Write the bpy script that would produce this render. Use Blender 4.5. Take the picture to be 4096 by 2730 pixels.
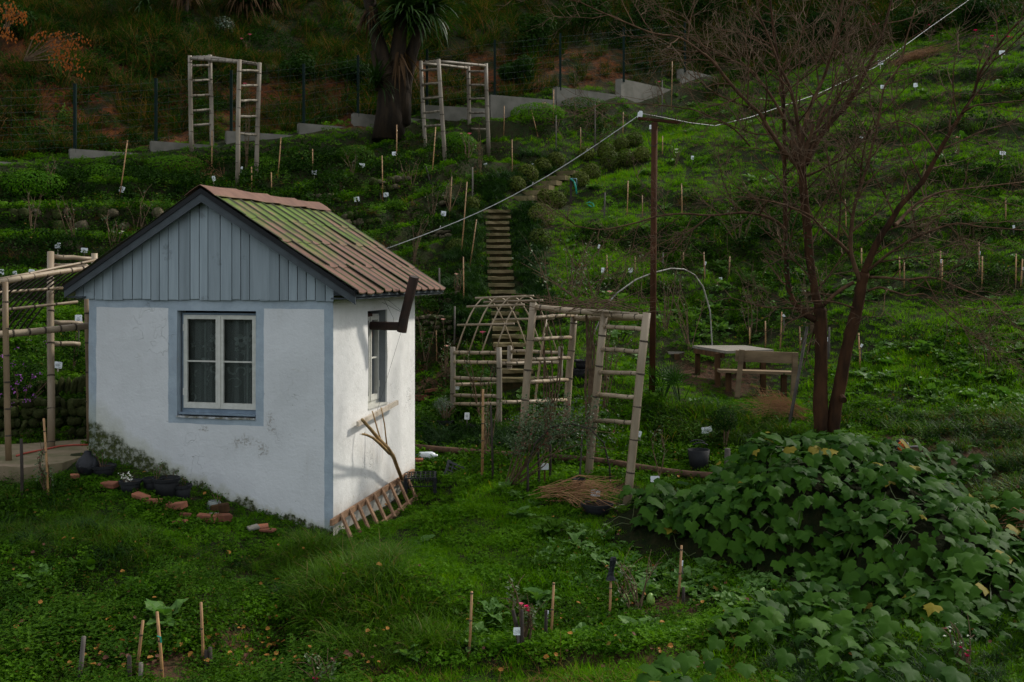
import bpy, bmesh, math, random
import numpy as np
from mathutils import Vector as V, Matrix, Quaternion, Euler, noise, geometry

for _o in list(bpy.data.objects):
    bpy.data.objects.remove(_o)
SC = bpy.context.scene
C = SC.collection
R = random.Random(11)
NR = np.random.default_rng(5)
rad = math.radians

# ------------------------------------------------------------------ camera, sky, sun, exposure
F, CX, HY = 4178.0, 2048.0, 1091.0          # focal length, centre column and horizon row of the photograph
K = 4096.0 / 2353.0
cd = bpy.data.cameras.new('camera')
cam = bpy.data.objects.new('camera', cd)
C.objects.link(cam)
cam.location = (0, 0, 0)
cam.rotation_euler = (rad(90), 0, 0)
cd.sensor_width = 36.0
cd.lens = 36.0 * F / 4096.0
cd.shift_y = -(1365.0 - HY) / 4096.0
cd.clip_start, cd.clip_end = 0.1, 600
cd.dof.use_dof = True
cd.dof.focus_distance = 13.2
cd.dof.aperture_fstop = 3.2
SC.camera = cam

SUN_AZ, SUN_EL = 60.0, 40.0                 # azimuth from +Y towards +X
world = bpy.data.worlds.new('World')
SC.world = world
world.use_nodes = True
wn = world.node_tree
wn.nodes.clear()
sky = wn.nodes.new('ShaderNodeTexSky')
sky.sky_type = 'NISHITA'
sky.sun_disc = False
sky.sun_elevation = rad(SUN_EL)
sky.sun_rotation = rad(SUN_AZ)
sky.air_density, sky.dust_density, sky.ozone_density = 1.0, 2.0, 0.6
bg = wn.nodes.new('ShaderNodeBackground')
bg.inputs['Strength'].default_value = 0.13
wo = wn.nodes.new('ShaderNodeOutputWorld')
# thin bright cloud over the whole sky: the blue dome seen through a pale even veil
veil = wn.nodes.new('ShaderNodeMix'); veil.data_type = 'RGBA'; veil.inputs[0].default_value = 0.62
veil.inputs[7].default_value = (6.0, 6.15, 6.2, 1)
wn.links.new(sky.outputs[0], veil.inputs[6])
wn.links.new(veil.outputs[2], bg.inputs[0])
wn.links.new(bg.outputs[0], wo.inputs[0])
sd = bpy.data.lights.new('sun', 'SUN')
sd.energy = 2.2
sd.angle = rad(4)
sd.color = (1.0, 0.95, 0.86)
sun = bpy.data.objects.new('sun', sd)
C.objects.link(sun)
_s = V((math.sin(rad(SUN_AZ)) * math.cos(rad(SUN_EL)), math.cos(rad(SUN_AZ)) * math.cos(rad(SUN_EL)), math.sin(rad(SUN_EL))))
sun.rotation_euler = _s.to_track_quat('Z', 'Y').to_euler()
sun.location = _s * 60
vs = SC.view_settings
vs.view_transform = 'Standard'
vs.look = 'None'
vs.exposure = 0.60
vs.gamma = 1.0
vs.use_curve_mapping = False
cy = SC.cycles
cy.max_bounces, cy.diffuse_bounces, cy.glossy_bounces, cy.transmission_bounces, cy.transparent_max_bounces = 6, 3, 2, 4, 8
cy.sample_clamp_indirect = 4.0
cy.caustics_reflective = cy.caustics_refractive = False
cy.use_denoising = True
cy.denoising_input_passes = 'RGB_ALBEDO_NORMAL'
cy.denoising_prefilter = 'NONE'

# ------------------------------------------------------------------ small helpers
def P(u, v, Y):
    "point of the place that lies Y metres in front of the camera at photo pixel (u, v)"
    return V(((u - CX) / F * Y, Y, -(v - HY) / F * Y))

def px(p):
    return CX + F * p[0] / p[1], HY - F * p[2] / p[1]

def tag(o, label=None, cat=None, group=None, kind=None):
    if label: o['label'] = label
    if cat: o['category'] = cat
    if group: o['group'] = group
    if kind: o['kind'] = kind
    return o

def thing(name, label, cat, loc=(0, 0, 0), group=None, rz=0.0):
    o = bpy.data.objects.new(name, None)
    C.objects.link(o)
    o.empty_display_size = 0.1
    o.location = loc
    o.rotation_euler = (0, 0, rz)
    return tag(o, label, cat, group)

def link(name, me, parent=None, loc=None):
    o = bpy.data.objects.new(name, me)
    C.objects.link(o)
    if parent: o.parent = parent
    if loc is not None: o.location = loc
    return o

def copy_tree(o, parent=None):
    c = o.copy()
    C.objects.link(c)
    if parent: c.parent = parent
    for ch in list(o.children):
        copy_tree(ch, c)
    return c

def frame_of(d):
    d = d.normalized()
    a = V((0, 0, 1)) if abs(d.z) < 0.9 else V((1, 0, 0))
    x = d.cross(a).normalized()
    return x, d.cross(x).normalized()

class MB:
    "collects vertices and faces of one mesh"
    def __init__(s):
        s.v, s.f, s.m = [], [], []
    def add(s, vs_, fs_, m=0):
        b = len(s.v)
        s.v.extend([tuple(q) for q in vs_])
        for f_ in fs_:
            s.f.append(tuple(b + i for i in f_))
            s.m.append(m)
    def box(s, c, size, mat=None, m=0):
        x, y, z = size[0] / 2, size[1] / 2, size[2] / 2
        vs_ = [V((sx * x, sy * y, sz * z)) for sz in (-1, 1) for sy in (-1, 1) for sx in (-1, 1)]
        if mat: vs_ = [mat @ q for q in vs_]
        s.add([q + V(c) for q in vs_], [(0, 2, 3, 1), (4, 5, 7, 6), (0, 1, 5, 4), (2, 6, 7, 3), (0, 4, 6, 2), (1, 3, 7, 5)], m)
    def beam(s, p0, p1, w, h, up=V((0, 0, 1)), m=0, taper=1.0):
        d = (p1 - p0).normalized()
        x = d.cross(up).normalized()
        y = x.cross(d).normalized()
        vs_ = []
        for p, t in ((p0, 1.0), (p1, taper)):
            for a, b in ((-1, -1), (1, -1), (1, 1), (-1, 1)):
                vs_.append(p + x * (a * w / 2 * t) + y * (b * h / 2 * t))
        s.add(vs_, [(3, 2, 1, 0), (4, 5, 6, 7), (0, 1, 5, 4), (1, 2, 6, 5), (2, 3, 7, 6), (3, 0, 4, 7)], m)
    def tube(s, pts, rs, n=6, cap=True, m=0):
        pts = [V(p) for p in pts]
        if not hasattr(rs, '__len__'): rs = [rs] * len(pts)
        b = len(s.v)
        x = None
        for i, p in enumerate(pts):
            d = (pts[min(i + 1, len(pts) - 1)] - pts[max(i - 1, 0)])
            if d.length < 1e-9: d = V((0, 0, 1))
            d.normalize()
            if x is None: x, y = frame_of(d)
            else:
                x = (x - d * x.dot(d))
                x = x.normalized() if x.length > 1e-6 else frame_of(d)[0]
                y = d.cross(x)
            for k in range(n):
                a = 2 * math.pi * k / n
                s.v.append(tuple(p + (x * math.cos(a) + y * math.sin(a)) * rs[i]))
        for i in range(len(pts) - 1):
            for k in range(n):
                k2 = (k + 1) % n
                s.f.append((b + i * n + k, b + i * n + k2, b + (i + 1) * n + k2, b + (i + 1) * n + k))
                s.m.append(m)
        if cap:
            s.f.append(tuple(b + k for k in range(n))[::-1]); s.m.append(m)
            e = b + (len(pts) - 1) * n
            s.f.append(tuple(e + k for k in range(n))); s.m.append(m)
    def lathe(s, c, prof, n=14, m=0, cap=True):
        b = len(s.v)
        for r_, z_ in prof:
            for k in range(n):
                a = 2 * math.pi * k / n
                s.v.append((c[0] + r_ * math.cos(a), c[1] + r_ * math.sin(a), c[2] + z_))
        for i in range(len(prof) - 1):
            for k in range(n):
                k2 = (k + 1) % n
                s.f.append((b + i * n + k, b + i * n + k2, b + (i + 1) * n + k2, b + (i + 1) * n + k)); s.m.append(m)
        if cap:
            s.f.append(tuple(b + k for k in range(n))[::-1]); s.m.append(m)
    def mesh(s, name, mats, org=None, smooth=False):
        me = bpy.data.meshes.new(name)
        vs_ = s.v if org is None else [(q[0] - org[0], q[1] - org[1], q[2] - org[2]) for q in s.v]
        me.from_pydata(vs_, [], s.f)
        for mm in (mats if isinstance(mats, (list, tuple)) else [mats]): me.materials.append(mm)
        me.polygons.foreach_set('material_index', s.m)
        if smooth: me.polygons.foreach_set('use_smooth', [True] * len(s.f))
        me.update()
        return me
    def build(s, name, mats, parent=None, smooth=False, world=True, org=None):
        "world=True: the vertices are in place coordinates; the object keeps its origin at its parent's (or at org)"
        if parent is not None:
            return link(name, s.mesh(name, mats, parent_origin(parent) if world else None, smooth), parent)
        if org is not None:
            return link(name, s.mesh(name, mats, org, smooth), None, org)
        return link(name, s.mesh(name, mats, None, smooth))

def parent_origin(o):
    p = V((0, 0, 0))
    while o is not None:
        p = p + o.location
        o = o.parent
    return p

# ------------------------------------------------------------------ materials
class N:
    def __init__(s, name):
        s.m = bpy.data.materials.new(name)
        s.m.use_nodes = True
        s.t = s.m.node_tree
        s.t.nodes.clear()
        s.out = s.t.nodes.new('ShaderNodeOutputMaterial')
    def n(s, typ, **kw):
        nd = s.t.nodes.new(typ)
        for k, v in kw.items(): setattr(nd, k, v)
        return nd
    def l(s, a, b): s.t.links.new(a, b)
    def val(s, sock, x):
        if hasattr(x, 'links'): s.l(x, sock)
        else: sock.default_value = x
    def math(s, op, a, b=0.0, c=0.0, clamp=False):
        nd = s.n('ShaderNodeMath', operation=op, use_clamp=clamp)
        s.val(nd.inputs[0], a); s.val(nd.inputs[1], b); s.val(nd.inputs[2], c)
        return nd.outputs[0]
    def mix(s, fac, a, b, mode='MIX'):
        nd = s.n('ShaderNodeMix', data_type='RGBA', blend_type=mode)
        s.val(nd.inputs[0], fac)
        for sock, x in ((nd.inputs[6], a), (nd.inputs[7], b)):
            if hasattr(x, 'links'): s.l(x, sock)
            else: sock.default_value = (x[0], x[1], x[2], 1)
        return nd.outputs[2]
    def noise(s, scale, detail=4, rough=0.55, coord=None, dist=0.0):
        nd = s.n('ShaderNodeTexNoise')
        nd.inputs['Scale'].default_value = scale
        nd.inputs['Detail'].default_value = detail
        nd.inputs['Roughness'].default_value = rough
        nd.inputs['Distortion'].default_value = dist
        if coord is not None: s.l(coord, nd.inputs['Vector'])
        return nd.outputs['Fac']
    def ramp(s, x, a, b):
        nd = s.n('ShaderNodeMapRange', interpolation_type='SMOOTHSTEP')
        s.val(nd.inputs[0], x)
        nd.inputs[1].default_value, nd.inputs[2].default_value = a, b
        return nd.outputs[0]
    def coord(s, which='Object'):
        return s.n('ShaderNodeTexCoord').outputs[which]
    def scaled(s, c, sc):
        nd = s.n('ShaderNodeMapping')
        nd.inputs['Scale'].default_value = sc
        s.l(c, nd.inputs['Vector'])
        return nd.outputs[0]
    def sep(s, c):
        nd = s.n('ShaderNodeSeparateXYZ'); s.l(c, nd.inputs[0]); return nd.outputs
    def rnd(s): return s.n('ShaderNodeObjectInfo').outputs['Random']
    def island(s): return s.n('ShaderNodeNewGeometry').outputs['Random Per Island']
    def pbsdf(s, col, rough=0.7, spec=0.3, bump=None, bstr=0.3, bdist=0.01, metal=0.0):
        nd = s.n('ShaderNodeBsdfPrincipled')
        if hasattr(col, 'links'): s.l(col, nd.inputs['Base Color'])
        else: nd.inputs['Base Color'].default_value = (col[0], col[1], col[2], 1)
        s.val(nd.inputs['Roughness'], rough)
        nd.inputs['Specular IOR Level'].default_value = spec
        nd.inputs['Metallic'].default_value = metal
        if bump is not None:
            b = s.n('ShaderNodeBump')
            b.inputs['Strength'].default_value = bstr
            b.inputs['Distance'].default_value = bdist
            s.l(bump, b.inputs['Height']); s.l(b.outputs[0], nd.inputs['Normal'])
        s.l(nd.outputs[0], s.out.inputs[0])
        return nd

def plain(name, c1, c2=None, scale=8.0, rough=0.75, spec=0.25, stretch=(1, 1, 1), bump=0.25, bdist=0.004, var=0.25, metal=0.0, detail=5):
    "two tones mixed by noise, a little lighter or darker from object to object"
    k = N(name)
    c = k.scaled(k.coord(), stretch)
    f = k.noise(scale, detail, 0.6, c)
    c2 = c2 or tuple(x * 0.6 for x in c1)
    col = k.mix(k.ramp(f, 0.3, 0.7), c1, c2)
    if var:
        v_ = k.math('MULTIPLY_ADD', k.rnd(), var * 2, 1 - var)
        vv = k.n('ShaderNodeVectorMath', operation='SCALE'); k.l(col, vv.inputs[0]); k.l(v_, vv.inputs['Scale'])
        col = vv.outputs[0]
    k.pbsdf(col, rough, spec, f if bump else None, bump, bdist, metal)
    return k.m

def leaf(name, c1, c2, transl=0.3, rough=0.5, spec=0.3, tint=None, c3=None, c3f=0.06):
    "leaf: colour varies from leaf to leaf and clump to clump, some light passes through"
    k = N(name)
    r_ = k.math('ADD', k.math('MULTIPLY', k.rnd(), 0.5), k.math('MULTIPLY', k.island(), 0.5))
    col = k.mix(r_, c1, c2)
    if c3:
        col = k.mix(k.math('LESS_THAN', k.island(), c3f), col, c3)
    nd = k.n('ShaderNodeBsdfPrincipled')
    k.l(col, nd.inputs['Base Color'])
    nd.inputs['Roughness'].default_value = rough
    nd.inputs['Specular IOR Level'].default_value = spec
    tr = k.n('ShaderNodeBsdfTranslucent')
    k.l(k.mix(1.0, col, tint or (1.25, 1.35, 0.55), 'MULTIPLY'), tr.inputs[0])
    mx = k.n('ShaderNodeMixShader')
    mx.inputs[0].default_value = transl
    k.l(nd.outputs[0], mx.inputs[1]); k.l(tr.outputs[0], mx.inputs[2])
    k.l(mx.outputs[0], k.out.inputs[0])
    return k.m

MT = {}
MT['lawn'] = leaf('lawn_blade', (.042, .135, .0005), (.115, .255, .002), .46, .65, .05, c3=(.18, .15, .03), c3f=.03, tint=(1.35, 1.35, .3))
MT['long'] = leaf('long_blade', (.020, .066, .001), (.072, .150, .005), .38, .5, .10, c3=(.15, .12, .04), c3f=.05, tint=(1.3, 1.35, .3))
MT['dark'] = leaf('dark_blade', (.007, .028, .004), (.022, .058, .008), .25, .55, .12)
MT['clover'] = leaf('clover_leaf', (.024, .094, .001), (.104, .220, .009), .40, .6, .07, tint=(1.3, 1.35, .3))
MT['weed'] = leaf('weed_leaf', (.011, .044, .001), (.052, .118, .005), .34, .6, .07, c3=(.14, .10, .02), c3f=.03)
MT['bankgrass'] = leaf('bank_blade', (.009, .028, .001), (.024, .052, .004), .3, .7, .04, c3=(.11, .06, .02), c3f=.22)  # darkened blades: shade of the trees above put into the colour
MT['dock'] = leaf('dock_leaf', (.034, .108, .010), (.115, .205, .050), .32, .55, .15)
MT['chayote'] = leaf('vine_leaf', (.008, .038, .001), (.050, .120, .008), .27, .6, .09, c3=(.17, .14, .015), c3f=.02)
MT['skirt'] = leaf('dead_frond', (.035, .020, .010), (.085, .05, .024), .15, .8, .05)
MT['dead'] = leaf('dead_grass', (.09, .045, .014), (.18, .105, .04), .2, .8, .05)
MT['fern'] = leaf('bush_leaf', (.005, .020, .002), (.018, .046, .004), .25, .7, .05)
MT['olive'] = leaf('olive_leaf', (.06, .085, .06), (.11, .14, .10), .2, .5, .3)
MT['rose_leaf'] = leaf('rose_leaf', (.028, .060, .018), (.080, .120, .040), .25, .45, .35, c3=(.14, .03, .02), c3f=.05)
MT['box'] = leaf('box_leaf', (.022, .042, .004), (.105, .125, .020), .2, .6, .08)
MT['sword'] = leaf('sword_leaf', (.008, .027, .003), (.027, .062, .008), .25, .5, .15)
MT['deadleaf'] = leaf('fallen_leaf', (.25, .08, .02), (.42, .22, .04), .3, .6, .2, tint=(1.2, .9, .5), c3=(.12, .05, .03), c3f=.4)
MT['orange'] = leaf('orange_leaf', (.20, .050, .010), (.30, .11, .02), .3, .6, .1, tint=(1.2, .9, .5))
MT['pink'] = leaf('pink_petal', (.70, .10, .20), (.80, .25, .35), .3, .5, .2, tint=(1.1, .9, .9))
MT['pale'] = leaf('pale_petal', (.75, .45, .38), (.80, .60, .50), .3, .5, .2, tint=(1.1, .9, .9))
MT['magenta'] = leaf('magenta_petal', (.62, .01, .12), (.75, .02, .18), .25, .5, .2, tint=(1.1, .9, .9))
MT['whitepetal'] = leaf('white_petal', (.75, .75, .65), (.85, .85, .75), .3, .5, .2, tint=(1.0, 1.0, .9))
MT['purple'] = leaf('purple_petal', (.22, .06, .28), (.30, .10, .36), .3, .5, .2, tint=(1.1, .9, 1.1))
MT['bamboo'] = plain('bamboo', (.33, .26, .175), (.19, .14, .085), 3.0, .5, .35, (1, 1, .25), .2, .003, .2)
MT['bamboo_grey'] = plain('weathered_bamboo', (.25, .215, .165), (.125, .10, .07), 4.0, .6, .3, (1, 1, .3), .2, .003, .2)
MT['bamboo_brown'] = plain('brown_bamboo', (.26, .18, .095), (.13, .085, .045), 3.0, .5, .35, (1, 1, .3), .2, .003, .2)
MT['node'] = plain('bamboo_node', (.085, .068, .05), None, 20, .8, .1, var=.2, bump=0)
MT['cane'] = plain('cane', (.36, .20, .085), (.22, .12, .05), 9, .55, .3, bump=0, var=.25)
MT['greystick'] = plain('grey_stick', (.13, .115, .095), (.07, .06, .05), 9, .8, .2, bump=0, var=.3)
MT['darkstick'] = plain('dark_stick', (.045, .035, .027), (.025, .02, .016), 9, .8, .2, bump=0, var=.3)
MT['twig'] = plain('twig_bark', (.15, .102, .064), (.07, .046, .028), 12, .9, .06, bump=0, var=.2)
MT['bark'] = plain('reddish_bark', (.070, .033, .016), (.022, .013, .008), 5.5, .9, .06, (1, 1, .35), .8, .02, .1)
MT['branchbark'] = plain('branch_bark', (.120, .068, .038), (.052, .030, .018), 8, .9, .06, (1, 1, .6), .4, .01, .1)
MT['palmbark'] = plain('palm_bark', (.032, .021, .012), (.012, .009, .006), 7, .9, .15, (1, 1, .2), 1.0, .04, .1)
MT['stone'] = plain('field_stone', (.105, .082, .055), (.036, .038, .016), 3.0, .9, .15, bump=.6, bdist=.02, var=.35)
MT['mossstone'] = plain('mossy_stone', (.045, .048, .016), (.018, .028, .006), 4.0, .95, .1, bump=.8, bdist=.02, var=.3)
MT['concrete'] = plain('concrete', (.185, .172, .145), (.115, .11, .09), 2.2, .9, .15, bump=.3, bdist=.006, var=.08)
MT['step'] = plain('step_concrete', (.185, .145, .078), (.095, .082, .036), 5.0, .95, .1, bump=.5, bdist=.01, var=.15)
MT['fence'] = plain('green_paint', (.004, .014, .011), (.003, .011, .009), 5, .7, .12, bump=0, var=.05)
MT['wirem'] = plain('green_wire', (.012, .030, .024), None, 5, .5, .4, bump=0, var=0)
MT['rust'] = plain('rusty_iron', (.062, .025, .011), (.036, .017, .009), 7, .85, .08, (1, 1, .4), .5, .004, .05)
MT['white'] = plain('white_card', (.80, .83, .84), (.74, .77, .79), 6, .45, .35, bump=0, var=.06)
MT['ink'] = plain('dark_print', (.03, .03, .035), None, 5, .7, .2, bump=0, var=0)
MT['cable'] = plain('white_cable', (.48, .48, .46), (.30, .30, .28), 20, .5, .3, bump=0, var=0)
MT['wood'] = plain('grey_wood', (.235, .165, .095), (.125, .085, .05), 5.0, .8, .2, (.4, 1.5, 1.5), .5, .006, .2)
MT['wooddark'] = plain('brown_post', (.095, .050, .022), (.042, .024, .012), 6, .9, .08, (1.5, 1.5, .3), .5, .006, .2)
MT['tablewood'] = plain('table_board', (.23, .205, .165), (.14, .125, .10), 5, .75, .25, (.4, 1.5, 1), .3, .004, .12)
MT['ladder'] = plain('ladder_wood', (.30, .180, .105), (.17, .095, .055), 10, .75, .2, bump=.4, bdist=.004, var=.15)
MT['batten'] = plain('bare_wood', (.50, .44, .36), (.36, .30, .23), 9, .75, .2, bump=.3, bdist=.003, var=.1)
MT['branch'] = plain('peeled_branch', (.36, .235, .10), (.20, .115, .045), 7, .7, .25, bump=.5, bdist=.006, var=.1)
MT['black'] = plain('black_plastic', (.010, .011, .012), (.014, .015, .016), 9, .65, .2, bump=0, var=.2)
MT['greyplastic'] = plain('grey_plastic', (.04, .043, .046), None, 9, .45, .4, bump=0, var=.1)
MT['bag'] = plain('black_bag', (.009, .010, .013), None, 14, .45, .3, bump=.8, bdist=.02, var=.1)
MT['brick'] = plain('brick_clay', (.25, .095, .052), (.15, .060, .036), 9, .9, .15, bump=.5, bdist=.004, var=.3)
MT['hose_green'] = plain('green_hose', (.01, .30, .22), None, 9, .4, .4, bump=0, var=0)
MT['hose_red'] = plain('red_hose', (.42, .075, .045), (.32, .06, .04), 9, .5, .3, bump=0, var=0)
MT['orangeplastic'] = plain('orange_plastic', (.75, .13, .02), None, 9, .4, .4, bump=0, var=0)
MT['fruit'] = plain('chayote_skin', (.22, .34, .07), (.15, .26, .05), 9, .4, .4, bump=.4, bdist=.005, var=.1)
MT['bottle'] = plain('white_plastic', (.62, .66, .68), (.5, .54, .57), 12, .25, .5, bump=0, var=0)
MT['mound'] = plain('vine_tangle', (.006, .011, .003), (.016, .016, .006), 9, .95, .05, bump=1, bdist=.05, var=0)
# ------------------------------------------------------------------ the ground: heights read off the slope, (column, row, metres) in 2353-wide photo units
CTRL = """
-300 1568 8.6|0 1568 8.6|400 1568 8.6|800 1568 8.9|1200 1568 9.0|1600 1568 8.8|2000 1568 8.3|2353 1568 8.0|2650 1568 7.8
0 1480 9.2|400 1480 9.1|650 1480 9.25|800 1480 9.4|1200 1490 9.55|1600 1480 9.5|0 1400 9.9|400 1400 9.7|620 1420 9.65|800 1400 10.2|1200 1400 10.2|1600 1400 10.3
-300 1350 10.3|0 1300 10.7|400 1300 10.6|560 1300 11.0|800 1300 11.5|1000 1300 11.3|1200 1300 11.4|1500 1300 11.5
-300 1200 11.3|0 1222 11.3|400 1222 11.5|640 1215 12.35|765 1240 12.38|840 1266 12.2|900 1215 13.2|970 1150 14.9|1000 1160 14.5|500 1172 12.6|434 1126 12.8|330 1090 12.9|271 1055 13.0|206 1040 13.2
1010 1200 13.2|1200 1222 12.3|1500 1222 12.4|1100 1180 13.1|1440 1165 13.2|1345 1100 14.4|1100 1090 14.8|955 1105 15.5
0 1075 12.9|60 1066 13.0|-300 1090 12.9|100 1055 13.2|200 1020 14.4|60 1018 14.55|-300 1018 14.6|200 1012 14.75|60 1008 14.75|60 930 15.0|200 930 15.0|-300 930 15.1|200 880 15.5|50 880 15.5|-300 880 15.6|50 820 16.6|-200 820 16.6|200 800 17|50 700 18.1|-300 700 18.1|50 640 18.9|-300 640 19
960 1043 16.0|1340 1068 15.1|1620 1105 14.1|1060 1030 16.4|1250 1040 15.8|1020 980 17.4|1150 985 17.0|1290 960 17.0|965 925 18.3|1000 880 18.9|1000 785 19.6|1000 728 19.8|1000 712 20.3|1000 672 20.6|980 655 21|1000 600 22.2|950 545 23
850 525 22.9|850 492 23.2|800 470 23.8|750 468 23.7|750 448 23.9|700 425 24.6|900 440 24.6|900 410 24.9|850 380 25.8|1010 362 26|1120 338 28|890 300 28|700 315 26.6
-250 450 21.5|0 450 21.5|0 480 21.1|0 535 20.5|300 455 22.2|300 478 22|300 532 21.6|300 560 21|200 600 20|430 470 22.5|430 540 22.0|-250 540 20.3
1185 880 17.9|1175 820 18.8|1165 760 19.7|1150 660 21.5|1142 560 23.3|1140 492 24.7|1220 450 25.9|1300 402 27.4|1400 347 29.0|1500 292 30.8|1600 235 33
1300 700 20.1|1300 800 18.7|1300 900 17.6|1300 600 22.2|1300 500 24.4|1420 420 26.4|1498 894 16.9|1500 790 19.6|1500 700 20.9|1500 600 22.4|1500 500 24.1|1500 400 26.4
1649 872 17.7|1603 860 18.9|1753 896 17.9|1695 908 17.4|1813 908 17.3|1549 852 19.2|1690 830 19.4|1700 785 20.0|1700 700 20.9|1700 600 22.1|1700 500 23.6|1700 400 25.6|1700 300 28.2|1700 222 31.3|1700 180 33.5
2000 900 16.6|2000 800 18.3|2000 700 19.6|2000 600 20.9|2000 500 22.3|2000 400 24|2000 300 26|2000 200 28.7|2000 140 31.5
2353 900 16|2353 800 17.3|2353 700 18.7|2353 600 20|2353 500 21.3|2353 400 22.8|2353 300 24.5|2353 200 26.5|2353 110 29|2353 50 32|2800 900 15|2800 600 19.5|2800 300 24|2800 100 28
1890 990 15.2|1900 1020 14.9|2000 970 15.5|1650 965 16.0|1600 1080 14.7|1750 1000 15.3|1560 1000 15.8|1450 1020 15.6
2100 1000 14.6|2200 1100 13.0|2353 1100 12.3|2353 1250 10.8|2000 1200 12.2|1850 1150 12.9|2000 1400 10.1|1700 1300 11.3|2353 1400 9.4|2700 1250 10.3
0 376 23.4|-250 385 22.6|172 368 24.2|358 350 25.2|531 328 26.1|698 307 26.9|823 288 27.6|981 266 28.6|1137 247 29.2|1287 229 30|1433 213 31.3|1574 190 33.5|1720 172 35.5
0 355 24.6|172 347 25.3|358 328 26.3|531 306 27.2|698 285 28.0|823 268 28.7|981 246 29.7|1137 228 30.3|1287 210 31.1|1433 194 32.5|1574 172 34.7
-250 330 25.5|-250 60 29|0 90 28.4|172 85 29.2|400 150 29.3|698 150 30.3|981 130 32.0|1137 110 32.6|1287 105 33.4|1433 95 35|1574 90 37|1720 100 38
-250 -40 32|0 -40 31.6|300 0 32|698 0 34|981 0 35.5|1287 0 37|1574 0 40|1800 0 41|2000 40 38|2200 20 37|2353 0 36|2353 -60 39
300 -250 42|1000 -250 46|1700 -250 52|2353 -250 48"""
ctrl = []
for row in CTRL.replace('\n', '|').split('|'):
    if row.strip():
        u_, v_, Y_ = map(float, row.split())
        ctrl.append(tuple(P(u_ * K, v_ * K, Y_)))
ctrl += [(-70, -40, -4), (0, -40, -4), (70, -40, -4), (-70, 10, -1.5), (70, 10, -3.5), (-70, 40, 13), (70, 40, 9), (-70, 110, 55), (0, 110, 52), (70, 110, 55),
         (-14, 12, -1.7), (-14, 20, 1.2), (-20, 30, 8), (17, 12, -2.4), (17, 18, -.5), (20, 28, 6), (-4, 4, -2.9), (4, 4, -2.9), (0, 0, -1.75), (-3, -3, -1.75), (3, -3, -1.8), (-12, 3, -2.3), (12, 3, -2.9)]

def axis(a, b, lo, hi, h):
    fine = list(np.arange(lo, hi + 1e-6, h))
    left, x, s_ = [], lo, h
    while x > a:
        s_ *= 1.35; x -= s_; left.append(x)
    right, x, s_ = [], hi, h
    while x < b:
        s_ *= 1.35; x += s_; right.append(x)
    return np.array(left[::-1] + fine + right)

GX = axis(-75, 75, -11.5, 14.5, 0.13)
GYA = axis(-45, 115, 7.0, 40.0, 0.13)

def delaunay_heights():
    pts2 = [V((p[0], p[1])) for p in ctrl]
    vv, ee, ff, ov, oe, of = geometry.delaunay_2d_cdt(pts2, [], [], 0, 0.001)
    zs = [ctrl[o[0]][2] for o in ov]
    XX, YY = np.meshgrid(GX, GYA)
    H_ = np.full(XX.shape, np.nan)
    for tri in ff:
        a, b, c = [vv[i] for i in tri]
        za, zb, zc = [zs[i] for i in tri]
        x0, x1 = min(a.x, b.x, c.x), max(a.x, b.x, c.x)
        y0, y1 = min(a.y, b.y, c.y), max(a.y, b.y, c.y)
        i0, i1 = np.searchsorted(GX, [x0 - 1e-6, x1 + 1e-6])
        j0, j1 = np.searchsorted(GYA, [y0 - 1e-6, y1 + 1e-6])
        if i1 <= i0 or j1 <= j0: continue
        xs, ys = XX[j0:j1, i0:i1], YY[j0:j1, i0:i1]
        d = (b.y - c.y) * (a.x - c.x) + (c.x - b.x) * (a.y - c.y)
        if abs(d) < 1e-12: continue
        l0 = ((b.y - c.y) * (xs - c.x) + (c.x - b.x) * (ys - c.y)) / d
        l1 = ((c.y - a.y) * (xs - c.x) + (a.x - c.x) * (ys - c.y)) / d
        l2 = 1 - l0 - l1
        ins = (l0 > -1e-5) & (l1 > -1e-5) & (l2 > -1e-5)
        H_[j0:j1, i0:i1] = np.where(ins, l0 * za + l1 * zb + l2 * zc, H_[j0:j1, i0:i1])
    bad = np.isnan(H_)
    if bad.any():
        H_[bad] = np.nanmean(H_)
    return H_

H = delaunay_heights()
for _ in range(4):
    H[1:-1, :] = H[1:-1, :] * .5 + (H[:-2, :] + H[2:, :]) * .25
    H[:, 1:-1] = H[:, 1:-1] * .5 + (H[:, :-2] + H[:, 2:]) * .25

def smooth_noise(XX, YY, scale, seed):
    "value noise on a plane"
    x, y = XX / scale + seed * 17.3, YY / scale + seed * 9.1
    xi, yi = np.floor(x).astype(int), np.floor(y).astype(int)
    fx, fy = x - xi, y - yi
    fx, fy = fx * fx * (3 - 2 * fx), fy * fy * (3 - 2 * fy)
    def h(a, b):
        n_ = (a * 374761393 + b * 668265263 + seed * 1442695041) & 0xffffffff
        n_ = ((n_ ^ (n_ >> 13)) * 1274126177) & 0xffffffff
        return ((n_ ^ (n_ >> 16)) & 0xffff) / 65535.0
    return (h(xi, yi) * (1 - fx) + h(xi + 1, yi) * fx) * (1 - fy) + (h(xi, yi + 1) * (1 - fx) + h(xi + 1, yi + 1) * fx) * fy

XX, YY = np.meshgrid(GX, GYA)
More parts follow.
